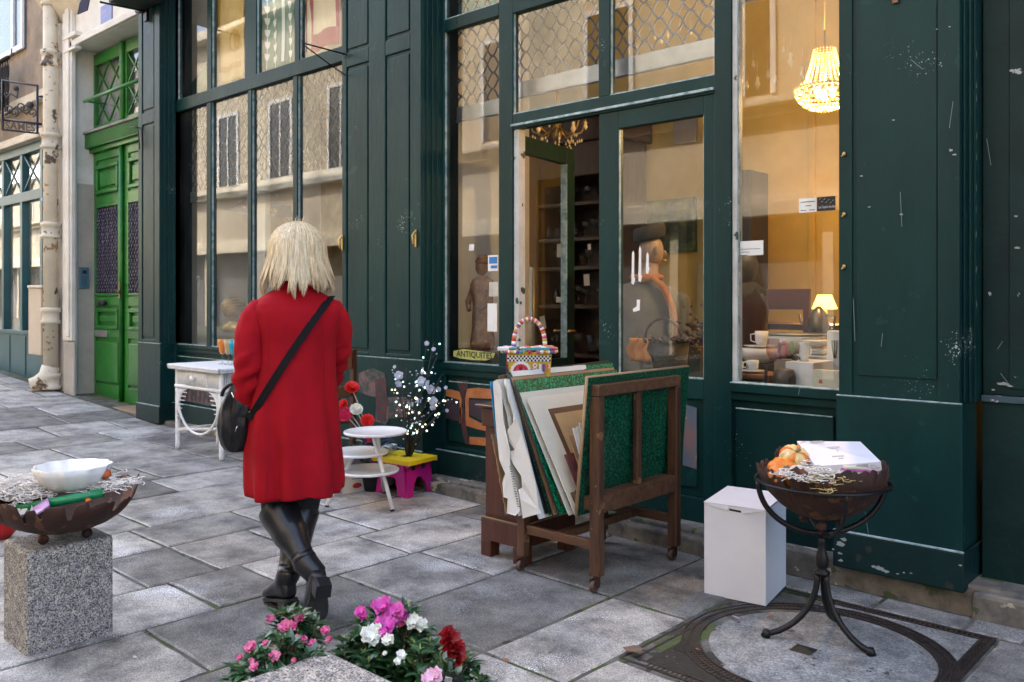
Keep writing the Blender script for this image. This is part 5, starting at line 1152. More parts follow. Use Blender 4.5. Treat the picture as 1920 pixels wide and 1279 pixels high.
for k in range(int((xb-xa)/.0175)): m.tube([(xa+.008+k*.0175, Y0-.011, zc_2+.02), (xa+.008+k*.0175, Y0-.011, za_-.005)], .0068, n=6)
o = m.build('drawer', WK, wt); m = MB(); m.ell(((xa+xb)/2-.01, Y0-.035, (zc_2+za_)/2+.005), (.026, .022, .026), 12, 10); m.build('knob', WHITEM, o)
GO, GA, GT = pm('amber_glass', (.80, .26, .03), (.6, .2, .03), .1, alpha=.72), pm('clear_straw_glass', (.72, .50, .25), (.6, .4, .2), .1, alpha=.5), pm('teal_glass', (.01, .42, .52), (.01, .32, .45), .1, alpha=.72)
for px, py, mt, lb_ in ((417, 662, GO, 'orange stemmed glass, leftmost on the wicker table'), (428, 663, GA, 'pale amber stemmed glass on the wicker table beside the orange one'), (438, 664, GT, 'teal stemmed glass on the wicker table left of the red sleeve'), (446, 661, GT, 'second teal stemmed glass half hidden by the red sleeve'), (440, 655, GO, 'orange stemmed glass behind the teal ones on the wicker table')):
    Yg = 3.72 if py > 658 else 3.84; s = (T0-CH)*FPX/(HZ-662); q = at(px, HZ, Yg); t = thing('stem_glass', lb_, 'glass', (q.x, Yg, T0+.002), 'coloured glasses on the wicker table')
    b0_ = Vector((q.x, Yg, T0+.002)); m = MB(); m.lathe([(.034, 0), (.033, .004), (.008, .010), (.005, .03), (.013, .04), (.006, .05), (.006, .075), (.016, .088)], b0_, 14); m.build('stem', glassmat('clear_stem', (.9, .92, .93), 1.7, .05) if not bpy.data.materials.get('clear_stem') else bpy.data.materials['clear_stem'], t)
    m = MB(); m.lathe([(.016, .088), (.026, .11), (.034, .16), (.038, .21)], b0_, 16, cap=False); m.build('bowl', mt, t, solid=.003)
# --- wooden chair behind the woman
CW = pm('light_brown_chair_wood', (.20, .08, .035), (.11, .04, .018), .4, st=(5, 5, .7), sc=4)
xq, yq = X_(662, 3.72), 3.72; zc = gz(xq); tz = Z_(662, 655, 3.72)
cw = thing('wooden_chair', 'brown wooden chair behind the red-coated woman, beside the flowers', 'chair', (xq-.2, 3.5, zc))
m = MB(); m.prism([(xq-.05, yq, zc), (xq-.01, yq, zc), (xq, yq, zc+.45), (xq+.005, yq, tz), (xq-.035, yq, tz), (xq-.045, yq, zc+.45)], (0, .03, 0)); m.build('back_post', MAHOG, cw, .004)
m = MB(); m.prism([(xq-.05, 3.30, zc), (xq-.01, 3.30, zc), (xq, 3.30, zc+.45), (xq+.005, 3.30, tz), (xq-.035, 3.30, tz), (xq-.045, 3.30, zc+.45)], (0, .03, 0)); m.build('back_post', MAHOG, cw, .004)
for y in (3.35, 3.70): m = MB(); m.box(xq-.46, xq-.42, y, y+.03, zc, zc+.43); m.build('leg', MAHOG, cw, .004)
m = MB(); m.box(xq-.47, xq-.03, 3.32, 3.74, zc+.43, zc+.46); m.build('seat', CW, cw, .006)
m = MB(); m.box(xq-.035, xq-.01, 3.33, 3.72, tz-.14, tz-.01); m.box(xq-.03, xq-.015, 3.33, 3.72, zc+.62, zc+.70); m.box(xq-.03, xq-.015, 3.47, 3.58, zc+.70, tz-.14); m.build('backrest', CW, cw, .006)
# --- flowers in the pot beside the chair
def ruffled(m, c, R_, nrm, seed, layers=4, pet=7, wave=.25):
    r_ = random.Random(seed); c = Vector(c); nrm = Vector(nrm).normalized(); x = nrm.orthogonal().normalized(); y = nrm.cross(x)
    for L_ in range(layers):
        k = pet-L_//2; rad_ = R_*(1-.2*L_); up_ = .15+.25*L_
        for j in range(k):
            a = 2*PI*(j+.5*L_)/k+r_.uniform(-.15, .15); d = x*math.cos(a)+y*math.sin(a); s = d.cross(nrm); n_ = 5; P = []
            for iu in range(4):
                u = iu/3; w_ = (.35+.9*math.sin(u*PI*.62))*rad_*PI/k*1.15
                for iv in range(n_):
                    v = iv/(n_-1)*2-1
                    P.append(c+d*(rad_*u*(1-.18*v*v))+s*(v*w_)+nrm*(rad_*(up_*u**1.5+.05*L_)+(wave*rad_*.25*math.sin(v*7+seed+j)*u)+r_.uniform(-.02, .02)*rad_))
            m.add(P, [(iu*n_+iv, iu*n_+iv+1, (iu+1)*n_+iv+1, (iu+1)*n_+iv) for iu in range(3) for iv in range(n_-1)], True)
def petal_mat(n, a, b): return pm(n, a, b, .55, sc=40, sss=.15, island=.18)
PRED, PPINK, PWHITE, PMAG, PDRED, PORG = petal_mat('red_petals', (.70, .012, .01), (.50, .006, .006)), petal_mat('hot_pink_petals', (.62, .015, .10), (.45, .01, .06)), petal_mat('white_petals', (.80, .78, .70), (.68, .66, .56)), petal_mat('magenta_petals', (.58, .02, .30), (.70, .14, .46)), petal_mat('crimson_petals', (.36, .003, .008), (.22, .002, .004)), petal_mat('pink_and_white_petals', (.66, .10, .36), (.85, .60, .70))
LEAF = pm('dark_azalea_leaf', (.014, .050, .018), (.028, .085, .030), .30, sc=12, island=.45)
LEAFL = pm('yellow_green_leaf', (.16, .22, .03), (.10, .17, .03), .45, sc=12, island=.3)
fl = thing('potted_flowers', 'pot of red, pink and white flowers with blue sprigs beside the tiered white table', 'flowers', G(668, 925)+Vector((0, .15, 0)))
FD = fl.location.dot(FW)
f0 = fl.location
m = MB(); m.lathe([(.07, 0), (.10, .16), (.105, .19), (.09, .19)], f0, 18); m.build('pot', BLACK, fl)
m = MB(); STEM = plain('pale_stem', (.42, .40, .38), .6)
heads = ((660, 727, .045, PRED, (.5, -.3, .6), 'red'), (646, 776, .05, PPINK, (.5, -.5, .4), 'pink'), (668, 768, .04, PWHITE, (.6, -.4, .6), 'white'), (689, 789, .042, PRED, (.7, -.5, .5), 'red'), (690, 820, .035, PRED, (.6, -.5, -.2), 'red'), (644, 757, .03, PRED, (.3, -.5, .4), 'red'))
base = f0+Vector((0, 0, .2))
for px, py, r_, mt, nr, s_ in heads:
    q = D(px, py, FD-.05); m.tube([base+Vector((R0.uniform(-.03, .03), R0.uniform(-.03, .03), 0)), base.lerp(q, .5)+Vector((0, 0, .05)), q], .005, n=5)
m.build('stems', STEM, fl)
for k, (px, py, r_, mt, nr, s_) in enumerate(heads):
    mm = MB(); ruffled(mm, D(px, py, FD-.05), r_*1.15, (Vector(nr)), k, 5, 8, .6); mm.build('flower_head', mt, fl)
def leaf(m, p, d, L_, W_, up=Vector((0, 0, 1)), fold=.25, droop=.3):
    d = d.normalized(); s = d.cross(up)
    if s.length < 1e-3: s = Vector((1, 0, 0))
    s.normalize(); n_ = s.cross(d); P = []
    for i in range(5):
        u = i/4; w_ = W_*math.sin(PI*(u**.8)*.97+.03)
        cpt = p+d*(L_*u)-n_*(droop*L_*u*u)
        P += [cpt-s*w_+n_*(w_*fold), cpt, cpt+s*w_+n_*(w_*fold)]
    m.add(P, [(i*3+j, i*3+j+1, (i+1)*3+j+1, (i+1)*3+j) for i in range(4) for j in range(2)], True)
m = MB(); r_ = random.Random(9)
for k in range(170):
    a = r_.uniform(0, 2*PI); q = base+Vector((r_.gauss(0, .06), r_.gauss(0, .06), r_.uniform(0, .16))); leaf(m, q, Vector((math.cos(a), math.sin(a), r_.uniform(-.2, .9))), r_.uniform(.04, .09), r_.uniform(.006, .016))
m.build('foliage', LEAF, fl)
m = MB()
for k in range(50): q = base+Vector((r_.gauss(0, .07), r_.gauss(0, .06), r_.uniform(.05, .17))); m.ell(q, (.008, .008, .010), 5, 4)
m.build('blue_sprigs', plain('violet_blue_sprigs', (.05, .03, .30), .6), fl)
# --- cardboard box on the ground
bA, bB, bC = G(642, 927), G(720, 915), G(632, 912)
m = MB(); m.prism([(bA.x, bA.y, bA.z), (bB.x, bB.y+.02, bA.z), (bB.x-.12, bB.y+.27, bA.z), (bA.x-.12, bA.y+.25, bA.z)], (0, 0, .27))
bxo = thing('carton', 'white printed carton on the ground behind the tiered white table', 'box', bA); m.build('case', pm('white_printed_carton', (.62, .62, .60), (.55, .55, .53), .6), bxo, .002)
m = MB(); ux_ = Vector((bB.x-bA.x, bB.y+.02-bA.y, 0)).normalized(); off = Vector((ux_.y, -ux_.x, 0))*.0015; o_ = bA+off
def rect_on(m, u0, u1, z0, z1): m.prism([o_+ux_*u0+UP*z0, o_+ux_*u1+UP*z0, o_+ux_*u1+UP*z1, o_+ux_*u0+UP*z1], off*.6)
rect_on(m, .06, .20, .17, .23)
for k in range(5): rect_on(m, .07, .07+.1-.01*k, .09+.012*k, .094+.012*k)
m.tube([o_+ux_*(.37+.07*math.cos(a))+UP*(.12+.03*math.sin(a)) for a in [i*PI/8 for i in range(16)]], .003, n=4, closed=True); m.tube([o_+ux_*(.37+.10*math.cos(a))+UP*(.09+.03*math.sin(a)) for a in [i*PI/8 for i in range(9)]], .003, n=4); m.build('grey_print', plain('grey_ink', (.16, .14, .17)), bxo)
m = MB(); m.prism([o_+ux_*(.11+.035*math.cos(a))+UP*(.045+.018*math.sin(a)) for a in [i*PI/8 for i in range(16)]], off*.6); m.build('red_mark', plain('red_ink', (.45, .02, .02)), bxo)
# --- three-tier white table
f1, f2, f3 = G(612, 951), G(736, 959), G(720, 925); cT = (f1+f2+f3)/3; zt0 = cT.z
dT = .5*(f1.dot(FW)+f2.dot(FW))+.05
tt = thing('tiered_table', 'white metal side table with three round staggered tops', 'table', cT)
def disc(px, py, wpx, dep):
    q = D(px, py, dep); R_ = wpx/2/FPX*dep; m = MB(); m.lathe([(R_-.004, -.014), (R_, -.010), (R_, 0), (R_-.006, .003), (R_-.01, -.004), (.01, -.005)], q, 40); m.build('round_top', WHITEM, tt, .0); return q, R_
q1, R1 = disc(704, 808, 118, dT+.05); q2, R2 = disc(672, 846, 112, dT+.08); q3, R3 = disc(690, 880, 116, dT+.04)
for f_, top_ in ((f1, q2+RT*(-.02)-UP*.01), (f2, q1+RT*(-.02)-UP*.01), (f3, q1+RT*.0+FW*.08-UP*.01)):
    m = MB(); m.tube([f_+UP*.012, top_], .0125, n=10); o = m.build('leg', WHITEM, tt); m = MB(); m.tube([f_, f_+(top_-f_).normalized()*.014], .0135, n=10); m.build('rubber_foot', BLACK, o)
# --- folding stool, magenta with yellow seat
MAG = pm('magenta_plastic', (.50, .010, .24), (.44, .008, .20), .4); YELP = pm('yellow_plastic', (.80, .60, .015), (.74, .54, .01), .4)
ft = thing('folding_stool', 'magenta plastic folding stool with a bright yellow top', 'stool', G(780, 905))
FL = [G(764, 935), G(815, 920), G(742, 905), G(712, 918)]
sx_ = FL[0]; e1 = Vector((FL[1].x-FL[0].x, FL[1].y-FL[0].y, 0)); e2 = Vector((-.33, -.03, 0)); z0 = sx_.z; HT = Z_(770, 867, sx_.y)-z0
e1n = e1.normalized(); e2n = e2.normalized(); A0 = Vector((sx_.x, sx_.y, z0)); LW = e1.length
def sp(u, v, z): # u along e1 (0..1), v along e2
    return A0+e1*u+e2*v+UP*z
nrm1 = e1n.cross(UP)
for v, s_ in ((0, 1), (1, -1)):
    m = MB(); ins = .0
    out = [(0, 0), (.20, 0), (.30, .35), (.42, .52), (.58, .52), (.70, .35), (.80, 0), (1, 0), (.90, HT/HT), (.10, 1)]
    tl = (e2*-1 if v else e2)*.12
    pts = [sp(u, v, z*HT*.93)+tl*z for u, z in out]
    m.prism(pts, e2n*(.015 if v == 0 else -.015)); m.build('end_panel', MAG, ft, .004)
    for u in (.32, .68):
        m = MB(); c_ = sp(u, v, HT*.76)+tl*.76; m.tube([c_-e2n*(.004*s_)-e2n*0, c_-e2n*(.0)*s_+e2n*(-.002 if v == 0 else .002)], .020, n=16, smooth=False); m.build('finger_hole', BLACK, ft)
for u in (0, 1):
    m = MB(); a0, a1 = sp(u, .04, 0)+e1*(.0), sp(u, .96, 0); m.prism([sp(u, .05, .0), sp(u, .25, 0), sp(u, .35, HT*.5), sp(u, .65, HT*.5), sp(u, .75, 0), sp(u, .95, 0), sp(u, .88, HT*.92), sp(u, .12, HT*.92)], e1n*(.012 if u == 0 else -.012)); m.build('side_panel', MAG, ft, .004)
m = MB(); ov = .015
P4 = [sp(-.03, -.06, HT), sp(1.03, -.06, HT), sp(1.03, 1.04, HT), sp(-.03, 1.04, HT)]
m.prism([p-UP*.028 for p in P4], UP*.028); o = m.build('seat', YELP, ft, .008)
m = MB()
for k in range(9):
    for u in (-.03, 1.03): m.obox(sp(u, -.02+k*.13, HT-.032), (.018, .018, .012))
m.build('scalloped_edge', MAG, ft, .003)
m = MB(); m.prism([sp(.38, .35, HT+.0005), sp(.62, .35, HT+.0005), sp(.60, .52, HT+.0005), sp(.40, .52, HT+.0005)][::-1], UP*.001); m.build('carry_slot', BLACK, o)
# --- light branches
LED = [pm('lit_cool_led', (.8, 1, .95), emis=(.55, 1, .85), es=.4), pm('lit_warm_led', (1, 1, .8), emis=(1, .95, .62), es=.4)]
BR = plain('black_branch', (.010, .009, .010), .5); ORG = pm('translucent_grey_blossom', (.60, .60, .68), (.45, .45, .55), .4)
lt = thing('light_branches', 'black twig lamp with small lit bulbs and pale blossoms standing behind the yellow stool', 'light branches', sp(.5, .2, HT)); b_ = D(765, 868, sp(.5, .5, 0).dot(FW)-.02); bd = b_.dot(FW)
r_ = random.Random(21); mb = MB(); ml = [MB(), MB()]; mf = MB()
for tp in ((742, 688), (800, 648), (812, 640), (818, 668), (740, 712), (765, 690), (780, 700), (805, 705), (840, 735), (828, 770), (822, 745), (845, 757), (815, 720), (790, 672), (752, 730), (770, 745), (830, 700)):
    q = D(tp[0]+r_.uniform(-4, 4), tp[1], bd+r_.uniform(-.15, .15)); mid = b_.lerp(q, .5)+RT*((q-b_).dot(RT)*-.15)+UP*.02
    pts = [b_, b_.lerp(mid, .5)+Vector((r_.uniform(-.01, .01),)*3), mid, mid.lerp(q, .5)+RT*r_.uniform(-.02, .02), q]; mb.tube(pts, [.006, .0052, .0042, .003, .0018], n=5)
    for k in range(9):
        u = r_.uniform(.25, 1); i = min(3, int(u*4)); s_ = pts[i].lerp(pts[i+1], u*4-i); e_ = s_+RT*r_.uniform(-.055, .055)+UP*r_.uniform(0, .06)+FW*r_.uniform(-.04, .04)
        mb.tube([s_, e_], .0015, n=4)
        if r_.random() < .36: (ml[0] if tp[1] < 735 and r_.random() < .7 else ml[1]).ell(e_, r_.uniform(.0055, .0085), 8, 6)
        else: mf.ell(e_, (.006, .006, .005), 5, 4)
mb.build('twigs', BR, lt); tag(ml[0].build('cool_bulb_cluster', LED[0], lt), kind='stuff'); tag(ml[1].build('warm_bulb_cluster', LED[1], lt), kind='stuff'); tag(mf.build('buds', ORG, lt), kind='stuff')
for px, py, s_ in ((748, 704, .028), (747, 720, .022), (790, 715, .03), (797, 720, .026), (808, 731, .03), (812, 752, .028), (740, 688, .012), (800, 644, .016), (813, 655, .014), (822, 730, .016), (838, 770, .012), (785, 752, .016), (812, 764, .02), (772, 758, .014), (836, 727, .012), (792, 698, .014)):
    m = MB(); ruffled(m, D(px, py, bd-.03), s_, (-FW+UP*.4+RT*r_.uniform(-.6, .6)), px, 3, 5, .6); m.build('blossom', ORG, lt)
m = MB(); m.tube([b_, sp(.2, .9, HT+.01), sp(-.12, .6, HT-.06), sp(-.2, .3, .02), sp(-.1, .1, .008)], .003, n=5); m.build('cable', BLACK, lt)
# --- mahogany pedestal cabinet
zq = gz(-3); PT = Z_(889, 757, 3.175)
pd = thing('pedestal_cabinet', 'dark mahogany pedestal cabinet standing left of the print rack', 'cabinet', (-3.01, 3.4, zq))
m = MB(); m.box(-3.14, -2.875, 3.215, 3.60, zq+.20, PT-.115); m.build('body', MAHOG, pd, .003)
m = MB(); m.box(-3.155, -2.865, 3.20, 3.61, PT-.115, PT-.016); m.build('frieze', MAHOG, pd, .006)
m = MB(); m.box(-3.175, -2.85, 3.175, 3.63, PT-.015, PT); m.build('top', MAHOG, pd, .004)
m = MB(); m.box(-3.155, -2.860, 3.195, 3.615, zq+.085, zq+.20); m.build('plinth', MAHOG, pd, .005)
for x in (-3.155, -2.93):
    for y in (3.195, 3.545): m = MB(); m.box(x, x+.07, y, y+.07, zq+.001, zq+.085); m.build('foot', MAHOG, pd, .004)
m = MB()
for k in range(38): m.ell((-3.15+k*.0077, 3.193, zq+.205), (.0032, .003, .0045), 5, 4)
for k in range(54): m.ell((-2.857, 3.20+k*.0077, zq+.205), (.003, .0032, .0045), 5, 4)
m.build('beaded_trim', pm('pale_beading', (.42, .30, .18), (.3, .2, .1), .5), pd)
m = MB(); m.box(-3.174, -2.851, 3.1735, 3.1745, PT-.004, PT-.001); m.build('worn_edge', plain('worn_edge', (.6, .55, .45)), pd)
# --- decorated basket on the pedestal
BD = (-3.0, 3.40); bt_ = thing('decorated_basket', 'colourful patchwork basket with a hoop handle standing behind the print rack', 'basket', (BD[0], BD[1], PT+.001))
dB = -BD[0]*.6764+BD[1]*.7365; zr = CH-(653-HZ)*dB/FPX; zh = CH-(598-HZ)*dB/FPX
colr = [plain('pattern_colour_'+n_, c, .6) for n_, c in (('yellow', (.62, .40, .03)), ('red', (.50, .02, .03)), ('white', (.75, .72, .68)), ('pink', (.60, .08, .25)), ('orange', (.65, .20, .03)), ('teal', (.03, .32, .34)), ('violet', (.15, .06, .30)), ('black', (.02, .02, .02)))]
ca_, sa_ = RT, FW   # basket faces the camera side
bw_, bd_ = .115, .085
def bp_(u, w_, z, s=1): return Vector((BD[0], BD[1], 0))+RT*(u*s)+FW*(w_*s)+UP*z
m = MB(); rings = []
for z, s in ((PT+.002, .70), (PT+.05, .86), (zr-.025, 1.0)):
    rings.append([bp_(bw_*a, bd_*b, z, s) for a, b in ((-1, -1), (1, -1), (1, 1), (-1, 1))])
m.loft(rings, True, True, smooth=False)
o = m.build('basket_body', colr[0], bt_, .006)
h_ = (zr-.028)
mm = {k: MB() for k in range(8)}
r_ = random.Random(2)
for row, z in enumerate((h_-.010, h_-.020, h_-.030)):
    for k in range(24):
        u = -bw_+.006+k*(2*bw_-.008)/24; mm[7 if (k+row) % 2 else 2].obox(bp_(u, -bd_-.002, z), (.0095, .003, .010), Matrix((RT, FW, UP)).transposed())
m_f = MB(); c_ = bp_(-.045, -bd_-.001, h_-.088)
for k in range(3):
    n_ = 40; rad_ = .052-.014*k; mm[(2, 1, 3)[k]].prism([c_-FW*(.001+.0015*k)+RT*(rad_*(1+.07*abs(math.sin(i*PI/n_*9)))*math.cos(PI*i/n_))+UP*(rad_*(1+.07*abs(math.sin(i*PI/n_*9)))*math.sin(PI*i/n_)) for i in range(n_+1)], -FW*.0012)
for k in range(3): mm[1].ell(bp_(-.045, -bd_-.006, h_-.07), (.010, .010, .010), 8, 6)
for u, z in ((.028, -.055), (.028, -.075), (.095, -.06)):
    for k in range(2): n_ = 16; rad_ = .011-.005*k; mm[(2, 3)[k]].prism([bp_(u, -bd_-.002-.001*k, h_+z)+RT*(rad_*math.cos(2*PI*i/n_))+UP*(rad_*math.sin(2*PI*i/n_)) for i in range(n_)], -FW*.001)
for u, c1_ in ((.055, 2), (.072, 6), (.09, 4)): mm[c1_].obox(bp_(u, -bd_-.003, h_-.068), (.012, .002, .04), Matrix((RT, FW, UP)).transposed())
for k in range(26): # side stripes
    mm[r_.choice((1, 2, 3, 4, 6))].obox(bp_(-bw_-.0015, -bd_+.012+(k % 5)*.035, h_-.015-.022*(k//5)), (.003, .03, .018), Matrix((RT, FW, UP)).transposed())
# rolled rim and lid
for k in range(64):
    a = 2*PI*k/64; p = bp_(1.22*bw_*math.copysign(abs(math.cos(a))**.5, math.cos(a)), 1.2*bd_*math.copysign(abs(math.sin(a))**.5, math.sin(a)), zr-.014)
    mm[(1, 3, 2, 4, 0, 2, 6, 5)[k % 8]].ell(p, (.013, .013, .010), 6, 4)
for k in range(40):
    p = bp_(r_.uniform(-1, 1)*bw_*1.12, r_.uniform(-1, 1)*bd_*1.1, zr+.004); mm[r_.choice((3, 2, 5, 2, 4))].ell(p, (.022, .020, .008), 7, 4)
mm[5].obox(bp_(.03, -bd_*1.12, zr+.002), (.15, .02, .012), Matrix((RT, FW, UP)).transposed())
mm[2].obox(bp_(-.135, -.03, zr+.0), (.06, .12, .014), Matrix((RT, FW, UP)).transposed())
# handle in coloured bands
N_ = 36
for k in range(N_):
    a0, a1 = PI*k/N_, PI*(k+1)/N_; f_ = lambda a: bp_(-.0+.082*math.cos(a), -.02, zr+(zh-zr)*math.sin(a)**.8)
    mm[(4, 2, 0, 3, 2, 4, 1, 2, 6)[k % 9]].tube([f_(a0), f_(a1)], .0115, n=8)
for k, n_ in enumerate(('yellow', 'red', 'white', 'pink', 'orange', 'teal', 'violet', 'black')):
    if mm[k].v: mm[k].build(n_+'_decoration', colr[k], bt_)
# --- print rack
zk = gz(-2.6); rk = thing('print_rack', 'dark brown wooden print rack on casters holding portfolios', 'rack', (-2.6, 3.5, zk))
KX0, KX1, KY0, KY1 = -2.855, -2.385, 3.15, 3.845
TZ = Z_(1130, 722, 3.17); SZ = Z_(1130, 930, 3.17); FZ = zk+.07
def post(x, y, z0, z1, w_=.055, d_=.045): m = MB(); m.box(x-w_/2, x+w_/2, y-d_/2, y+d_/2, z0, z1); m.build('post', WOOD, rk, .005)
post(KX1, KY0+.02, FZ, TZ-.055); post(KX1, KY1-.02, FZ, TZ-.055); post(KX0+.02, KY0+.02, FZ, SZ+.01, .045); post(KX0+.02, KY1-.02, FZ, SZ+.01, .045)
m = MB(); m.box(KX1-.028, KX1+.028, KY0-.003, KY1+.003, TZ-.054, TZ); m.build('top_rail', WOODH, rk, .005)
m = MB(); m.box(KX1-.012, KX1+.012, 3.475, 3.515, SZ, TZ-.055); m.build('slat', WOOD, rk, .004)
m = MB(); m.box(KX1-.022, KX1+.022, KY0+.045, KY1-.045, SZ-.085, SZ-.002); m.build('seat_rail', WOODH, rk, .004)
m = MB(); m.box(KX0+.045, KX1-.03, KY0+.005, KY0+.035, SZ-.075, SZ-.01); m.build('seat_rail', WOODH, rk, .004)
m = MB(); m.box(KX0+.045, KX1-.03, KY1-.035, KY1-.005, SZ-.075, SZ-.01); m.build('seat_rail', WOODH, rk, .004)
m = MB(); m.box(KX0+.0, KX1-.03, KY0+.04, KY1-.04, SZ-.03, SZ-.005); m.build('base_board', WOODH, rk, .003)
z_ = zk+.185; m = MB(); m.box(KX0+.045, KX1-.03, KY0+.008, KY0+.034, z_, z_+.045); m.build('stretcher', WOODH, rk, .004)
m = MB(); m.box(KX0+.045, KX1-.03, KY1-.034, KY1-.008, z_, z_+.045); m.build('stretcher', WOODH, rk, .004)
m = MB(); m.box(-2.64, -2.60, KY0+.035, KY1-.035, z_+.002, z_+.042); m.build('stretcher', WOODH, rk, .004)
pl_ = Vector((-2.975, 3.17, Z_(937, 703, 3.17))); 
for y in (KY0+.02, KY1-.02):
    m = MB(); m.beam((KX0+.02, y, SZ-.02), (pl_.x, y, pl_.z), .045, .03, (0, 1, 0)); m.build('leaning_post', WOOD, rk, .004)
for x, y in ((KX1, KY0+.02), (KX1, KY1-.02), (KX0+.02, KY0+.02), (KX0+.02, KY1-.02)):
    m = MB(); m.tube([(x, y, FZ+.001), (x, y, FZ-.015)], .016, n=10); m.box(x-.016, x-.012, y-.035, y+.005, zk+.02, FZ-.012); m.box(x+.012, x+.016, y-.035, y+.005, zk+.02, FZ-.012)
    o = m.build('caster', RUST, rk); m = MB(); m.tube([(x-.011, y-.02, zk+.026), (x+.011, y-.02, zk+.026)], .026, n=18, smooth=False); m.build('wheel', pm('worn_brown_wheel', (.10, .05, .035), (.05, .03, .02), .6), o, .003)
# boards
MARB = pm('green_marbled_paper', (.0, .030, .018), (.003, .34, .14), .4, sc=95, mid=(.46, .62), detail=2)
MARBD = pm('dark_green_marbled_paper', (.001, .016, .011), (.004, .15, .062), .4, sc=85, mid=(.48, .62), detail=2)
def lean(top, bot, Y0_, L_, th_mm, mt, name, label, cat, grp='prints and portfolios in the rack', edge=None, jag=0, tilt=0, inset=None):
    a = at(*top, Y0_); b = at(*bot, Y0_); d = (a-b); n_ = Vector((d.z, 0, -d.x)).normalized(); t_ = thing(name, label, cat, b, grp)
    m = MB(); pts = []
    if jag:
        k = 26
        for i in range(k+1): pts.append(b.lerp(a, i/k)+Vector((0, R0.uniform(-jag, jag), 0)))
        for i in range(9): pts.append(a+Vector((0, L_*(i+1)/9, tilt*(i+1)/9+R0.uniform(-jag, jag)*.3)))
        pts.append(b+Vector((0, L_, tilt)))
    else: pts = [b, a, a+Vector((0, L_, tilt)), b+Vector((0, L_, tilt))]
    m.prism(pts, n_*th_mm*.001); m.build('board', mt, t_, .0008)
    if edge:
        m = MB(); q = n_*(th_mm*.0005); m.tube([b+q, a+q, a+q+Vector((0, L_, tilt))], abs(th_mm)*.0004+.001, n=5); m.build('edge', edge, t_)
    return t_, a, b, n_
NAV = plain('dark_binding', (.012, .02, .025), .6)
r1 = lean((1104, 709), (1084, 968), 3.12, .87, -22, MARBD, 'portfolio', 'large dark green marbled portfolio leaning on the slatted right frame', 'portfolio', edge=CARDB)
# cream mount with tan centre
t_, a, b, n_ = lean((987, 747), (1078, 967), 3.13, .66, 5, MATB, 'mounted_print', 'cream mount with a brown bordered tan backing facing the street', 'print', tilt=.0)
off_ = n_*.0055
def onb(u, v): return b+(a-b)*v+Vector((0, .66*u, 0))+off_
m = MB(); m.prism([onb(.17, .0), onb(.17, .88), onb(.96, .88), onb(.96, .0)], n_*.002); m.build('brown_border', plain('brown_tape', (.13, .06, .03), .6), t_)
m = MB(); off_ = n_*.0078; m.prism([onb(.215, .0), onb(.215, .83), onb(.93, .83), onb(.93, .0)], n_*.001); m.build('tan_backing', pm('tan_board', (.52, .33, .16), (.44, .27, .12), .7, sc=6), t_)
m = MB(); off_ = n_*.0095; c_ = onb(.38, .67); m.tube([c_+Vector((0, .012*math.cos(q), .012*math.sin(q))) for q in [i*PI/6 for i in range(12)]], .002, n=4, closed=True); m.build('ring', BRASS, t_)
lean((970, 729), (1066, 967), 3.125, .80, 4, pm('grey_white_board', (.55, .56, .50), (.48, .48, .42), .7, sc=3), 'mat_board', 'pale grey-white board just behind the cream mount', 'board')
lean((963, 715), (1047, 966), 3.12, .85, 9, MARB, 'portfolio', 'bright green marbled portfolio framing the pale boards', 'portfolio', edge=NAV)
lean((956, 708), (1036, 967), 3.13, .86, 5, CARDB, 'portfolio', 'brown card folder behind the bright green portfolio', 'portfolio', edge=NAV)
lean((953, 703), (1030, 966), 3.135, .86, 7, MARB, 'portfolio', 'second green marbled portfolio, its top edge just above the first', 'portfolio', edge=NAV, tilt=.01)
lean((950, 700), (1022, 964), 3.14, .84, 10, pm('black_green_cover', (.006, .02, .015), rough=.5), 'portfolio', 'black-green portfolio in the middle of the leaning stack', 'portfolio', edge=NAV, tilt=.015)
t2 = lean((957, 697), (1015, 960), 3.15, .60, 6, PAPERW, 'wrapped_print', 'print wrapped in creased white paper at the top of the stack', 'print', jag=.006)
lean((945, 712), (1010, 974), 3.10, .40, 8, PAPERW, 'torn_wrapper', 'white torn paper wrapper with grey lettering at the left of the rack', 'wrapper', jag=.010)
lean((933, 712), (995, 966), 3.09, .38, 6, pm('cream_wrapping_paper', (.64, .61, .52), (.56, .53, .45), .8, sc=4), 'torn_wrapper', 'cream torn paper behind the lettered white wrapper', 'wrapper', jag=.008)
lean((924, 722), (975, 967), 3.085, .36, 5, PAPERW, 'torn_wrapper', 'outer white crumpled paper sheet with a ragged left edge', 'wrapper', jag=.014)
lean((918, 716), (930, 822), 3.09, .30, 4, plain('bright_blue_card', (.02, .28, .55), .5), 'folder', 'bright blue folder at the far left of the rack', 'folder')
lean((921, 815), (948, 965), 3.10, .34, 6, CARDB, 'cardboard_sheet', 'brown corrugated cardboard sheet below the blue folder', 'cardboard', jag=.004)
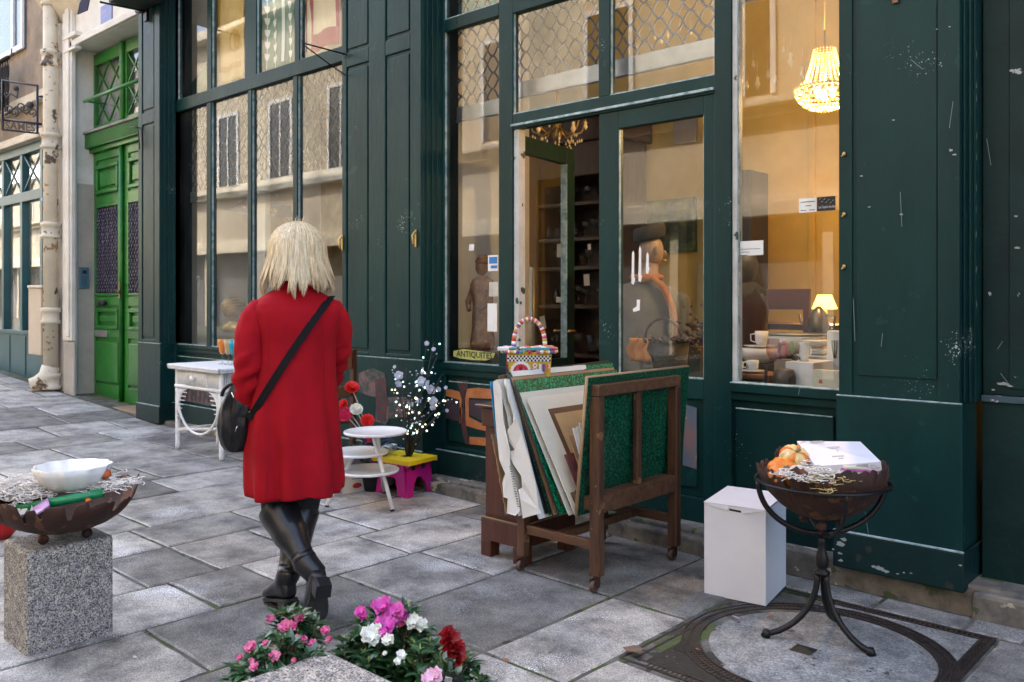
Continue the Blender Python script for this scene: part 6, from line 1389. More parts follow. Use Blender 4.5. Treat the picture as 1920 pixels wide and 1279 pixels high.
# flaps facing the camera: wide torn sheets over the front ends
def flap(poly, Y0_, mt, name, label, th_=.002):
    r_ = random.Random(len(poly)); pts = [at(x, y, Y0_+r_.uniform(-.012, .012)) for x, y in poly]; m = MB(); m.prism(pts[::-1], (0, th_, 0)); return tag(m.build(name, mt), label, 'paper', 'prints and portfolios in the rack')
flap([(967, 786), (978, 812), (985, 838), (996, 873), (1005, 910), (1010, 955), (1015, 962), (980, 972), (975, 935), (972, 918), (979, 915), (977, 892), (962, 870), (952, 847), (965, 844), (950, 822), (952, 805), (960, 795)], 3.075, PAPERW, 'torn_paper', 'pointed torn flap of white paper folded over the stack end')
flap([(924, 716), (931, 712), (940, 730), (944, 790), (955, 840), (957, 880), (972, 930), (975, 958), (966, 967), (950, 962), (952, 935), (944, 932), (942, 905), (947, 888), (936, 862), (930, 800)], 3.07, PAPERW, 'torn_paper', 'long ragged strip of white paper hanging down the left of the stack')
m = MB(); a_, b_2 = at(972, 950, 3.066), at(957, 875, 3.066); [m.beam(a_.lerp(b_2, k/16)+Vector((-.007, 0, 0)), a_.lerp(b_2, k/16)+Vector((.007-.004*(k % 3 == 1), 0, .001)), .0008, .004, (0, 0, 1)) for k in range(17)]; tag(m.build('printed_strip', plain('grey_print_ink', (.06, .06, .06))), 'column of grey printed marks on the torn wrapper edge', 'print')
for k, (x0, y0, x1, y1, mt, lb_) in enumerate(((1085, 793, 1100, 870, PAPERW, 'tall white card standing in the open stack'), (1073, 803, 1090, 870, WHITEBOX, 'white card leaning in front of the tall one'), (1066, 818, 1086, 880, CARDB, 'tan card at the left of the small cards'), (1080, 800, 1096, 880, MATB, 'cream card between the white cards'))):
    lean((x0, y0), (x1, y1), 3.16+.01*k, .16, 4, mt, 'small_card', lb_, 'card', 'small cards in the open portfolio')
t_, a, b, n_ = lean((1057, 853), (1082, 917), 3.155, .13, 4, pm('dark_red_picture', (.22, .07, .06), (.07, .03, .04), .4, sc=20, chips=(((.4, .25, .4), 20, .33, 5),)), 'small_picture', 'small dark reddish picture card low in the open stack', 'picture', 'small cards in the open portfolio')
# --- white carton box
cA, cB2, cC2 = G(1320, 1112), G(1436, 1137), G(1474, 1097); cA.z = cB2.z = cC2.z = bz0 = .008; cD2 = cA+cC2-cB2; BH = CH-(958-HZ)*(cB2.dot(FW))/FPX-bz0
cbx = thing('carton_box', 'plain tall white carton with a tuck-in lid beside the iron stand', 'box', (cA+cC2)/2)
m = MB(); m.prism([cA, cB2, cC2, cD2], UP*BH); m.build('carton_body', WHITEBOX, cbx, .003)
e1_, e2_ = (cB2-cA), (cC2-cB2); n1_ = e2_.normalized()*-1; T_ = UP*BH
m = MB(); m.prism([cA+T_+n1_*.003+UP*.001, cB2+T_+n1_*.003+UP*.001, cC2+T_+UP*.012, cD2+T_+UP*.012], UP*.0025)
m.prism([cA+T_+n1_*.002, cA+T_+e1_*.42+n1_*.002, cA+T_+e1_*.40+n1_*.004-UP*.022, cA+T_+e1_*.12+n1_*.003-UP*.010], n1_*.0015)
m.prism([cA+T_+e1_*.60+n1_*.002, cB2+T_+n1_*.002, cA+T_+e1_*.80+n1_*.003-UP*.014, cA+T_+e1_*.64+n1_*.004-UP*.026], n1_*.0015); m.build('lid', WHITEBOX, cbx)
m = MB(); m.prism([cA+T_+e1_*.42+n1_*.001-UP*.012, cA+T_+e1_*.61+n1_*.001-UP*.015, cA+T_+e1_*.61+n1_*.001-UP*.024, cA+T_+e1_*.42+n1_*.001-UP*.021], n1_*.0008); m.build('lid_slot', BLACK, cbx)
# --- iron stand with bowl
sc0 = Vector((-1.415, 3.36, 0)); dS_ = sc0.dot(FW); st_ = thing('iron_stand', 'black wrought iron tripod stand with hoop cradle beside the white carton', 'stand', (sc0.x, sc0.y, .003))
def zy(py): return CH-(py-HZ)*dS_/FPX
RZ = zy(902); RR = .253
m = MB(); m.tube([sc0+Vector((RR*math.cos(2*PI*i/48), RR*math.sin(2*PI*i/48), RZ)) for i in range(48)], .0075, n=8, closed=True); m.build('ring', IRON, st_)
hz0 = zy(1000); 
for v in (RT, FW):
    m = MB(); m.tube([sc0+v*(RR*math.cos(PI*i/32))+UP*(RZ-(RZ-hz0)*math.sin(PI*i/32)) for i in range(33)], .0115 if v is RT else .0075, n=6, up=(1, 0, 0)); m.build('half_hoop', IRON, st_)
sz0 = zy(1072); H1 = hz0-sz0
m = MB(); m.lathe([(.024, hz0-.012), (.026, hz0+.006), (.022, hz0+.012)], (sc0.x, sc0.y, 0), 16); m.lathe([(.030, sz0-.01), (.032, sz0), (.016, sz0+.012), (.024, sz0+.022), (.026, sz0+.045), (.020, sz0+.075), (.011, sz0+.10), (.015, sz0+.115), (.012, hz0-.01)], (sc0.x, sc0.y, 0), 18); m.build('turned_stem', IRON, st_)
for fp in ((1437, 1194), (1632, 1229), (1568, 1163)):
    f_ = G(*fp); top_ = Vector((sc0.x, sc0.y, sz0-.005)); dv = Vector((f_.x-sc0.x, f_.y-sc0.y, 0)); n_ = dv.normalized(); pts = [top_+n_*.018]
    for k in range(1, 11):
        u = k/10; pts.append(top_+n_*(.018+(dv.length-.03)*(u**2.1))+UP*(-(sz0-.02-f_.z)*(1-(1-u)**1.35)))
    pts.append(Vector((f_.x, f_.y, f_.z+.018))); m = MB(); m.tube(pts, [.0125]*11+[.012], n=8); m.tube([Vector((f_.x, f_.y, f_.z+.028))-n_*.002, Vector((f_.x, f_.y, f_.z+.001))+n_*.004], [.014, .019], n=10); m.build('leg', IRON, st_)
rb2 = thing('rusty_bowl', 'rusty torn-edged bowl cradled in the black iron stand', 'bowl', (sc0.x, sc0.y, zy(972)))
rusty_bowl(rb2, (sc0.x, sc0.y, zy(972)), .243, zy(878)-zy(970), 8)
def sd_(px, py, off=0): return D(px, py, dS_+off)
def pumpkin(c, r, h, mts, ribs, M, label, seed):
    t = thing('pumpkin', label, 'pumpkin', c, 'small pumpkins in the right bowl'); m = MB(); N = 72
    rings = []
    for i in range(15):
        a = PI*i/14; a = min(max(a, .03), PI-.03); ring = []
        for j in range(N):
            q = 2*PI*j/N; k = 1-.13*abs(math.cos(q*ribs/2))**6; rr_ = r*math.sin(a)**.8*k; z = -h*math.cos(a)*(1-.28*math.exp(-((math.sin(a))**2)*6)); ring.append(Vector(c)+M @ Vector((rr_*math.cos(q), rr_*math.sin(q), z)))
        rings.append(ring)
    n0 = len(m.f); m.loft(rings)
    k = 0; fi = 0
    for i in range(14):
        for j in range(N):
            b = (j*ribs//N) % len(mts); m.mi[fi] = b if len(mts) > 1 else 0; fi += 1
    m.build('fruit', mts, t); m = MB(); m.tube([Vector(c)+M @ Vector((0, 0, h*.6)), Vector(c)+M @ Vector((.004, 0, h*.85)), Vector(c)+M @ Vector((.012, 0, h*1.15))], [.008, .006, .008], n=6); m.build('stalk', pm('dry_stalk', (.25, .2, .1), rough=.9), t)
ORA = pm('orange_pumpkin_skin', (.70, .16, .012), (.72, .26, .02), .35, sc=16, chips=(((.75, .35, .15), 60, .37, 7),)); CRS = pm('cream_pumpkin_skin', (.70, .55, .26), (.62, .44, .18), .4, sc=14); ORR = pm('red_orange_pumpkin_skin', (.66, .12, .015), (.62, .2, .02), .4, sc=16)
pumpkin(sd_(1489, 858, .03)+Vector((0, 0, -.0)), .060, .044, [ORR, CRS, CRS], 12, Matrix.Rotation(rad(25), 3, 'Y') @ Matrix.Rotation(rad(20), 3, 'X'), 'small pumpkin striped orange and cream at the left of the right bowl', 1)
pumpkin(sd_(1468, 884, -.06), .062, .040, [ORA], 8, Matrix.Rotation(rad(35), 3, 'Y') @ Matrix.Rotation(rad(30), 3, 'X'), 'speckled orange pumpkin lying in front of the striped one', 2)
# white tablet box
A, B, C_, E_ = sd_(1529, 874, -.10), sd_(1652, 866, -.16), sd_(1613, 828, .20), sd_(1494, 827, .22)
wx = thing('white_gift_box', 'flat white box with small grey print tilted on the right bowl', 'box', (A+C_)/2)
nn = (B-A).cross(E_-A).normalized(); tk = .036
m = MB(); m.prism([A, B, C_, E_], -nn*tk); m.build('case', WHITEBOX, wx, .002)
m = MB(); uu, vv = (B-A), (E_-A); un, vn = uu.normalized(), vv.normalized()
def tp(s, u, v, h, w_): text_polys(m, s, A+uu*u+vv*v+nn*.0005, un*-1 if False else un, vn, h, width=w_, depth=.0003)
for k in range(2):
    for (s, u, v, h, w_) in (("service", .36, .30, .012, .035),): pass
def tp2(s, u, v, h, w_): text_polys(m, s, A+uu*u+vv*v+nn*.0006, -un, -vn, h, width=w_, depth=.0003)

def ln_(u0, u1, v0, h): m.prism([A+uu*u0+vv*v0+nn*.0004, A+uu*u1+vv*v0+nn*.0004, A+uu*u1+vv*(v0+h)+nn*.0004, A+uu*u0+vv*(v0+h)+nn*.0004], nn*.0003)
for k in range(9): ln_(.36+.021*k, .374+.021*k, .27+.008*(k % 2), .04)
for k in range(4): ln_(.43+.02*k, .443+.02*k, .18+.012*(k % 2), .04)
ln_(.40, .60, .64, .018); ln_(.43, .58, .60, .018); ln_(.50, .52, .47, .04)
for k in range(4): m.prism([A+uu*(.20+.0*k)+vv*(.86+.025*k)+nn*.0004, A+uu*(.42)+vv*(.86+.025*k)+nn*.0004, A+uu*.42+vv*(.872+.025*k)+nn*.0004, A+uu*.20+vv*(.872+.025*k)+nn*.0004], nn*.0003)
m.tube([A+uu*(.08+.05*math.cos(q))+vv*(.92+.03*math.sin(q*1.3))+nn*.0006 for q in [i*.5 for i in range(13)]], .0007, n=3)
sn = -uu.cross(nn).normalized()
fv = (-nn); fo = uu.cross(nn).normalized()
for k in range(6): m.prism([A+uu*.62+fv*(.006+.004*k)+fo*.0006, A+uu*.80+fv*(.006+.004*k)+fo*.0006, A+uu*.80+fv*(.008+.004*k)+fo*.0006, A+uu*.62+fv*(.008+.004*k)+fo*.0006], fo*.0003)
m.tube([A+uu*(.90+.06*math.cos(q))+fv*(.018+.008*math.sin(q*1.2))+fo*.001 for q in [i*.45 for i in range(15)]], .0008, n=3); m.ell(A+uu*.09+fv*.014+fo*.001, (.004, .002, .004), 6, 4); m.build('print', plain('grey_box_print', (.22, .22, .24)), wx)
# pink booklets
for k in range(4):
    q = sd_(1605, 888-5*k, -.10+.004*k); m = MB(); m.obox(q, (.14, .12, .0085), Matrix.Rotation(YAW+.05*k-.05, 3, 'Z') @ Matrix.Rotation(.05, 3, 'Y')); o = m.build('booklet', (plain('pink_cover', (.68, .18, .42)), MATB, plain('mauve_cover', (.50, .14, .40)), MATB)[k], bevel=.001); tag(o, ('pink booklet at the bottom of the pile under the white box', 'cream booklet second from the bottom under the white box', 'mauve booklet third in the pile under the white box', 'cream booklet topmost directly under the white box')[k], 'booklet', 'booklets in the right bowl')
tag(strands(sd_(1510, 893, -.14), 420, (.035, .035), .014, RAF, 15, ln=.08, r=.0016), 'white curled raffia in front of the orange pumpkin', 'raffia', kind='stuff')
tag(strands(sd_(1545, 897, -.14), 300, (.04, .035), .012, RAFY, 16, ln=.08, r=.0015), 'golden raffia strands in the middle of the right bowl', 'raffia', kind='stuff')
crumple(sd_(1560, 893, -.155), (.10, .06, .04), pm('cellophane_white', (.75, .75, .78), rough=.2), 7, 'cellophane', 'crumpled clear white cellophane at the front of the right bowl', 'wrapping', 12)
tag(strands(sd_(1552, 920, -.245), 8, (.02, .01), .01, RAFY, 18, ln=.08), 'loose golden strands hanging over the right bowl rim', 'raffia', kind='stuff')
# ================================================================ WOMAN IN RED
WD = 3.75
TH = YAW+rad(32)                       # heading of the body, turned left of the view direction
fwd = Vector((-math.sin(TH), math.cos(TH), 0)); rgt = Vector((math.cos(TH), math.sin(TH), 0))
wz = gz(-3.1); ctr = D(553, 700, WD); ctr.z = 0
def L(x, y, z): return ctr+rgt*x+fwd*y+UP*z
def zpx(py, d=WD): return CH-(py-HZ)*d/FPX
WALK = thing('person', 'blonde woman in a long red coat and black boots walking away past the shop', 'person', (ctr.x, ctr.y, wz))
SKIN = pm('skin', (.33, .23, .19), (.27, .19, .155), .5, sss=.1); BLK = pm('black_trousers', (.012, .012, .014), rough=.8)
# body: one continuous skinned figure
hipL, hipR = L(-.085, 0, zpx(800)), L(.085, 0, zpx(800))
kneR, ankR, toeR = D(566, 958, 3.82), D(534, 1108, 3.83), D(503, 1140, 3.80)
kneL, ankL, toeL = D(522, 958, 3.71), D(575, 1062, 3.52), D(588, 1160, 3.545)
shL, shR = L(-.144, .0, zpx(574)), L(.158, .0, zpx(574))
elL, elR = L(-.203, -.02, zpx(668)), L(.208, .03, zpx(660))
wrL, wrR = L(-.195, .06, zpx(757)), L(.205, .16, zpx(735))
hdL, hdR = L(-.19, .11, zpx(782)), L(.18, .20, zpx(757))
def skinfig(name, pts, edges, radii, mat, parent, sub=2, root=0):
    me = bpy.data.meshes.new(name); o = bpy.data.objects.new(name, me); COL.objects.link(o); o.parent = parent; org = wl(parent)
    me.from_pydata([tuple(Vector(p)-org) for p in pts], edges, []); me.materials.append(mat)
    md = o.modifiers.new('skin', 'SKIN'); md.use_smooth_shade = True
    for i, r in enumerate(radii): me.skin_vertices[0].data[i].radius = (r, r) if not isinstance(r, tuple) else r; me.skin_vertices[0].data[i].use_root = (i == root)
    md2 = o.modifiers.new('sub', 'SUBSURF'); md2.levels = sub; md2.render_levels = sub
    return o
hc = L(-.004, .035, zpx(480))+RT*.024
P = [L(0, 0, zpx(800)), L(0, 0, zpx(700)), L(0, -.01, zpx(600)), L(0, 0, zpx(560)), L(0, .01, zpx(535)), hc-UP*.03, hc+UP*.05,
     hipL, kneL, ankL, hipR, kneR, ankR, shL, elL, wrL, shR, elR, wrR]
E2 = [(0, 1), (1, 2), (2, 3), (3, 4), (4, 5), (5, 6), (0, 7), (7, 8), (8, 9), (0, 10), (10, 11), (11, 12), (2, 13), (13, 14), (14, 15), (2, 16), (16, 17), (17, 18)]
RD = [.11, .10, .11, .055, .05, .075, .078, .07, .04, .018, .07, .04, .018, .045, .036, .025, .045, .036, .025]
def hand(w_, h_, side):
    k = len(P); wi = P.index(w_); d = (h_-w_).normalized(); pm_ = w_+d*.045; P.append(pm_); RD.append((.028, .016)); E2.append((wi, k)); s = d.cross(UP).normalized()
    for f_ in range(4):
        b0 = pm_+s*(.022-.0145*f_)+d*.03; l_ = (.030, .034, .032, .026)[f_]; i = len(P); P.extend([b0, b0+d*l_*.8-fwd*0+UP*-.004, b0+d*l_*1.3-UP*.02]); RD.extend([.009, .0085, .0075]); E2.extend([(k, i), (i, i+1), (i+1, i+2)])
    i = len(P); b0 = w_+d*.02+s*.026*side; P.extend([b0, b0+d*.03+s*.012*side-UP*.012]); RD.extend([.011, .009]); E2.extend([(wi, i), (i, i+1)])
hand(wrL, hdL, 1); hand(wrR, hdR, -1)
body = skinfig('body', P, E2, RD, SKIN, WALK, 1)
# face (turned away): simple nose, ears, brow on the head
m = MB(); m.ell(hc+UP*.01, (.076, .088, .112), 20, 14, Matrix((rgt, fwd, UP)).transposed()); m.ell(hc+fwd*.092+UP*-.005, (.012, .018, .022), 8, 6); m.ell(hc+fwd*.082-UP*.048, (.022, .008, .007), 8, 6)
for s_ in (-1, 1): m.ell(hc+rgt*.078*s_, (.01, .02, .03), 8, 6)
m.build('head', SKIN, WALK)
m = MB()
for s_ in (-1, 1): m.ell(hc+fwd*.080+rgt*.03*s_+UP*.015, (.012, .006, .006), 8, 6)
m.build('eyes', BLACK, WALK)
# trousers / stockings between coat and boots
m = MB(); 
for h_, k_, sgn in ((hipL, kneL, -1), (hipR, kneR, 1)): m.tube([h_.lerp(k_, .35), h_.lerp(k_, .7), k_, k_+(k_-h_).normalized()*.04], [.085, .078, .070, .066], n=16)
m.build('trousers', BLK, WALK)
# coat -----------------------------------------------------------------
zsh = zpx(552); zhem = zpx(941)+.042
HR = .040
prof = [ # z, half width (across), half depth, x shift, y shift
    (zpx(941)+.042, .194, .172, .008, .0), (zpx(925)+.042, .197, .173, .008, .0), (zpx(880)+.042, .198, .168, .006, 0), (zpx(830)+.042, .196, .158, .004, 0), (zpx(780)+.03, .188, .146, .002, 0), (zpx(730), .178, .138, .0, 0), (zpx(680), .172, .128, 0, 0),
    (zpx(640), .172, .122, 0, 0), (zpx(605), .186, .122, 0, -.006), (zpx(585), .194, .114, 0, -.008), (zpx(572), .188, .100, 0, -.008), (zpx(561), .165, .086, 0, -.006), (zpx(548), .110, .074, 0, 0), (zpx(542), .078, .066, 0, .004), (zpx(528), .062, .060, 0, .01), (zpx(520), .060, .058, 0, .012)]
VENT_X = .0
def coatpt(t_, k, extra=0):
    z, hw, hd, xs, ys = prof[k]; c_, s_ = math.cos(t_), math.sin(t_)
    hw *= .955; r_x = math.copysign(abs(c_)**.80, c_)*hw; r_y = math.copysign(abs(s_)**.86, s_)*hd
    f_ = 1-(z-zhem)/(zsh-zhem); lowz = max(0, f_-.35)/.65
    wav = .021*lowz*math.sin(t_*4+1.3)+.018*lowz*math.sin(t_*9+.4)+.004*noise.noise(Vector((t_*2, z*6, 1)))
    v = 1+wav/.18+extra
    return L(xs+r_x*v, ys+r_y*v, z)
cm = MB(); N = 96; rings = []
import itertools
for k in range(len(prof)-1):
    for q in range(3):
        u = q/3; ring = []
        for j in range(N):
            t_ = 2*PI*j/N+PI/2
            p = coatpt(t_, k).lerp(coatpt(t_, k+1), u)
            # centre back seam groove and the vent step
            a = ((t_-3*PI/2+PI) % (2*PI))-PI
            if abs(a) < .05: p += fwd*.0035
            if p.z < zpx(828) and -.02 < a < .30: p += -fwd*(.012*(1-a/.30))*min(1, (zpx(828)-p.z)/.08)
            fold = .019*noise.noise(Vector((p.x*8, p.y*8, p.z*2.6)))+.003*noise.noise(Vector((p.x*22, p.y*22, p.z*9)))
            n_ = (p-L(0, 0, p.z)).normalized(); p += n_*fold
            if q == 0 and k == 0: p += UP*(.004*math.sin(t_*3)+(.010 if abs(a) < .02 else 0))
            ring.append(p)
        rings.append(ring)
rings.append([coatpt(2*PI*j/N+PI/2, len(prof)-1) for j in range(N)])
cm.loft(rings, False, False)
# sleeves lofted from the shoulder down
def sleeve(sh, el, wr, sgn, radii, bend):
    path = [sh+rgt*(-.030*sgn)+UP*.000, sh+rgt*(.012*sgn)-UP*.012, sh.lerp(el, .25)+rgt*.02*sgn, sh.lerp(el, .55)+rgt*.022*sgn, sh.lerp(el, .85)+rgt*.010*sgn, el, el.lerp(wr, .25), el.lerp(wr, .5), el.lerp(wr, .75), wr, wr+(wr-el).normalized()*.012]
    # densify
    D2 = []; RR_ = []
    for i in range(len(path)-1):
        for q in range(4): u = q/4; D2.append(path[i].lerp(path[i+1], u)); RR_.append(radii[i]*(1-u)+radii[i+1]*u)
    D2.append(path[-1]); RR_.append(radii[-1]); rings = []; n = 36; prev = None
    for i, p in enumerate(D2):
        d = (D2[min(i+1, len(D2)-1)]-D2[max(i-1, 0)]).normalized()
        x = (rgt-d*rgt.dot(d)).normalized(); y = d.cross(x); ring = []
        for j in range(n):
            t_ = 2*PI*j/n; q = x*math.cos(t_)+y*math.sin(t_); s = i/len(D2)
            wr_ = .0125*math.sin(s*36+3.4*math.sin(t_+1)+sgn+1.2*math.sin(s*11))*max(0, min(1, (s-.35)*4))*(.6+.4*math.sin(t_*2+s*9))
            wr_ += .005*noise.noise(Vector((q.x*2, s*9, q.y*2+sgn)))
            ring.append(p+q*(RR_[i]+wr_))
        rings.append(ring)
    cm.loft(rings, True, True)
sleeve(shL, elL, wrL, -1, [.026, .044, .054, .056, .056, .057, .057, .054, .051, .050, .049], 0)
sleeve(shR, elR, wrR, 1, [.026, .044, .053, .055, .054, .054, .053, .050, .048, .047, .046], 0)
coat = cm.build('coat', REDCOAT, WALK, solid=.006)
m = MB(); # collar standing behind the hair
rings = []
for z, r_, y_ in ((zpx(545), .085, .0), (zpx(530), .080, .005), (zpx(518), .078, .008), (zpx(519), .070, .008)): rings.append([L(r_*math.cos(2*PI*j/40), r_*.85*math.sin(2*PI*j/40)+y_, z) for j in range(40)])
m.loft(rings, False, False); m.build('collar', REDCOAT, WALK)
# hair ------------------------------------------------------------------
HAIR = pm('blonde_hair', (.95, .82, .57), (.66, .50, .30), .32, sc=9, st=(14, 14, .8), island=.36, mid=(.30, .62)); HB = pm('blonde_hair_base', (.66, .54, .38), (.46, .36, .24), .5, sc=20, st=(10, 10, .8))
ztop = zpx(409); zbt = zpx(556); hh2 = L(-.006, .02, 0)+RT*.026
def hairpt(a, v, out=1.0):
    """a = angle round the head (0 = back), v = 0 crown .. 1 tips"""
    bx, by = math.sin(a), -math.cos(a)
    if v < .38: q = v/.38*PI/2; r_ = math.sin(q); z = ztop-.012-(1-math.cos(q))*.125
    else: u = (v-.38)/.62; r_ = 1+.10*math.sin(u*PI*.5)+.20*u**1.5; z = ztop-.137-u*(ztop-.137-zbt)
    if v > .9: r_ *= 1-.10*(v-.9)/.1
    return hh2+rgt*(bx*r_*.124*out)+fwd*(by*r_*.114*out+.01)+UP*z
m = MB(); rings = []
for i in range(1, 19):
    v = i/18*.95; rings.append([hairpt(2*PI*j/48, v*.84, .93) for j in range(48) if True])
m.loft(rings, True, False); hb_ = m.build('hair_base', HB, WALK)
m = MB(); r_ = random.Random(4)
for li in range(190):
    ac = r_.uniform(-PI*.86, PI*.86); at0 = ac*.88+r_.uniform(-.12, .12); v1l = .90+.07*math.cos(ac*3.3+.6)+r_.uniform(-.14, .08); outl = r_.uniform(.93, 1.035); ph = r_.uniform(0, 6.28); amp = r_.uniform(.02, .11); flick = r_.choice((-.06, -.03, 0, .02, .05, .09)); v0l = r_.choice((.03, .03, .05, .09, .2)); wid = r_.uniform(.09, .17); ev = r_.uniform(-.35, .35)
    for i in range(26):
        da = r_.gauss(0, .5)*wid; v1 = v1l+r_.uniform(-.05, .02); n = 12; pts = []
        for k in range(n):
            u = k/(n-1); v = v0l+(v1-v0l)*u; sp_ = 1-.78*u**2.2; aa = at0+(ac-at0)*u+da*sp_+amp*math.sin(u*4.5+ph)+ev*.22*u**3
            pts.append(hairpt(aa, v, outl+abs(da)*-.10+flick*u**3+r_.uniform(-.002, .002)))
        w_ = r_.uniform(.0009, .0017); m.tube(pts, [w_]*(n-4)+[w_*.85, w_*.6, w_*.35, w_*.1], n=3, cap=False, sx=1.6)
for i in range(70): # flyaways
    a = r_.uniform(-PI, PI); p = hairpt(a, r_.choice((.05, .1, .5, .8)), 1.0); d = (p-hh2-UP*(ztop-.14)).normalized(); m.tube([p, p+d*.012+UP*.004, p+d*.022+UP*r_.uniform(-.02, .01)], .0006, n=3)
m.build('hair', HAIR, WALK)
# boots -----------------------------------------------------------------
BOOT = pm('black_boot_leather', (.006, .006, .008), (.010, .010, .013), .36, sc=8, bump=.2, bs=25, coat=.06); SOLE = pm('black_rubber_sole', (.020, .018, .017), (.03, .028, .026), .7, bump=1, bs=150)
def boot(kn, an, toe, heel, updir, sh_r, flat):
    """shaft from knee to ankle, foot from ankle to toe; updir = instep direction"""
    m = MB(); d = (an-kn); rings = []; n = 28
    top = kn+d*(-.02)
    prof_ = [(0, sh_r[0]), (.1, sh_r[0]*1.0), (.3, sh_r[1]), (.5, sh_r[1]*.97), (.7, sh_r[2]*1.1), (.85, sh_r[2]), (.92, sh_r[2]*.98), (1.0, sh_r[2]*1.0)]
    dn = d.normalized(); x = dn.orthogonal().normalized(); x = (RT-dn*RT.dot(dn)).normalized(); y = dn.cross(x)
    pts = []
    for u, r_2 in prof_:
        c_ = top+d*u; pts.append((c_, r_2))
    path = []
    for i in range(len(pts)-1):
        for q in range(4): u = q/4; path.append((pts[i][0].lerp(pts[i+1][0], u), pts[i][1]*(1-u)+pts[i+1][1]*u, (i+u)/len(pts)))
    path.append((pts[-1][0], pts[-1][1], 1))
    for c_, r_2, s in path:
        cre = .0035*math.sin(s*40)*max(0, min(1, (s-.60)*6)); rings.append([c_+x*((r_2+cre*math.cos(2*PI*j/n+s*7))*math.cos(2*PI*j/n))+y*((r_2*1.06+cre)*math.sin(2*PI*j/n)) for j in range(n)])
    m.loft(rings, False, True)
    # foot
    hp_ = heel; fd = (toe-hp_).normalized(); sd2 = fd.cross(updir).normalized(); ud = sd2.cross(fd); Lf = (toe-hp_).length; rings = []
    for u, w_, h0, h1 in ((-.04, .020, .015, .05), (.0, .031, .0, .085), (.10, .036, .0, .10), (.25, .037, .0, .10), (.42, .038, .0, .085), (.58, .044, .0, .066), (.74, .047, .0, .054), (.88, .041, .0, .044), (.97, .026, .002, .034), (1.0, .012, .006, .024)):
        c_ = hp_+fd*(Lf*u); ring = []
        for j in range(24):
            t_ = 2*PI*j/24; cs, sn = math.cos(t_), math.sin(t_); ring.append(c_+sd2*(w_*math.copysign(abs(cs)**.8, cs))+ud*((h0+h1)/2+(h1-h0)/2*math.copysign(abs(sn)**.75, sn)))
        rings.append(ring)
    m.loft(rings, True, True)
    # ankle bridge
    m.tube([an+dn*-.05, an, hp_+fd*(Lf*.14)+ud*.075, hp_+fd*(Lf*.22)+ud*.05], [sh_r[2]*.98, sh_r[2]*1.02, .046, .038], n=20)
    o = m.build('boot', BOOT, WALK)
    m = MB(); rr_ = []
    for off_ in (0, -.010):
        pl2 = []
        for u, w_ in ((-.04, .022), (.0, .032), (.2, .037), (.42, .037), (.6, .045), (.76, .048), (.9, .041), (.985, .024)): pl2.append((u, w_))
        ring = [hp_+fd*(Lf*u)+sd2*w_+ud*off_ for u, w_ in pl2]+[hp_+fd*(Lf*u)-sd2*w_+ud*off_ for u, w_ in reversed(pl2)]; rr_.append(ring)
    m.loft(rr_, True, True, smooth=False)
    m.build('sole', SOLE, o)
    m = MB(); hc_ = []
    for z, g_ in ((-.010, 1.0), (-.058, .92), (-.064, .92)): hc_.append([hp_+fd*(Lf*(.10+.155*g_*cs))+sd2*(.034*g_*sn)+ud*z for cs, sn in ((-1, -.6), (-.8, -1), (1, -1), (1, 1), (-.8, 1), (-1, .6))])
    m.loft(hc_, True, True, smooth=False); m.build('heel', BOOT, o)
    return o, x, y
# supporting right boot: flat on the ground
hR = G(543, 1150); tR = G(497, 1131); d_ = -RT*.62+FW*.78; hp_R = Vector((hR.x, hR.y, gz(hR.x)+.064))-d_*.01; tp_R = hp_R+d_*.225-UP*.048
boot(kneR, hp_R+UP*.085+d_*.03, tp_R, hp_R, UP, (.076, .070, .048), True)
# trailing left boot: toe on the ground, heel lifted towards the camera
tpL = G(590, 1172)+UP*.012; hpL = D(601, 1084, 3.475)
boot(kneL, hpL+(kneL-hpL).normalized()*.07+RT*-.035+FW*.03, tpL, hpL, (FW*.9-RT*.45+UP*.15), (.084, .075, .050), False)
m = MB(); q = kneR+RT*.052-UP*.03-FW*.04; m.beam(q, q+RT*.03+UP*.03, .012, .004); m.build('boot_pull_tab', BLK, WALK)
# handbag and strap ------------------------------------------------------
hbag = thing('handbag', 'slouchy black leather handbag worn across the woman\'s back on a black strap', 'handbag', D(445, 842, WD-.05))
LEA = pm('soft_black_leather', (.006, .006, .008), (.008, .008, .010), .42, spec=.35, sc=6, bump=1, bs=14); bc = D(444, 786, WD-.06)
m = MB(); rings = []; sil = ((846, 430, 458), (842, 421, 464), (832, 414, 469), (815, 409.5, 474), (795, 408.5, 479), (775, 411, 482), (755, 417, 480), (738, 425, 474), (724, 433, 466), (716, 440, 458))
for k in range(len(sil)*3-2):
    i, u = k//3, (k % 3)/3; i2 = min(i+1, len(sil)-1); y_ = sil[i][0]*(1-u)+sil[i2][0]*u; xa_ = sil[i][1]*(1-u)+sil[i2][1]*u; xb_ = sil[i][2]*(1-u)+sil[i2][2]*u; v = 1-(y_-716)/130
    cc = D((xa_+xb_)/2, y_, WD-.06); hw_ = (xb_-xa_)/2/FPX*(WD-.06); th3 = .062*math.sin(PI*min(.93, max(.10, .12+v*.80)))**.6; ring = []
    for j in range(56):
        t_ = 2*PI*j/56; cr_ = .20*noise.noise(Vector((math.cos(t_)*2.2+5, math.sin(t_)*2.2, v*4)))+.11*math.sin(t_*9+v*5)*max(0, v-.30)*1.6
        ring.append(cc+RT*(hw_*math.cos(t_)*(1+cr_*.15))+FW*(th3*(1+cr_*1.6)*math.sin(t_)))
    rings.append(ring)
m.loft(rings); m.build('bag_body', LEA, hbag)
m = MB(); m.tube([bc+RT*(.062*math.cos(a)+.005)-FW*.02+UP*(.10+.055*math.sin(a)) for a in [PI*i/12 for i in range(13)]], .008, n=6); m.build('handle', LEA, hbag)
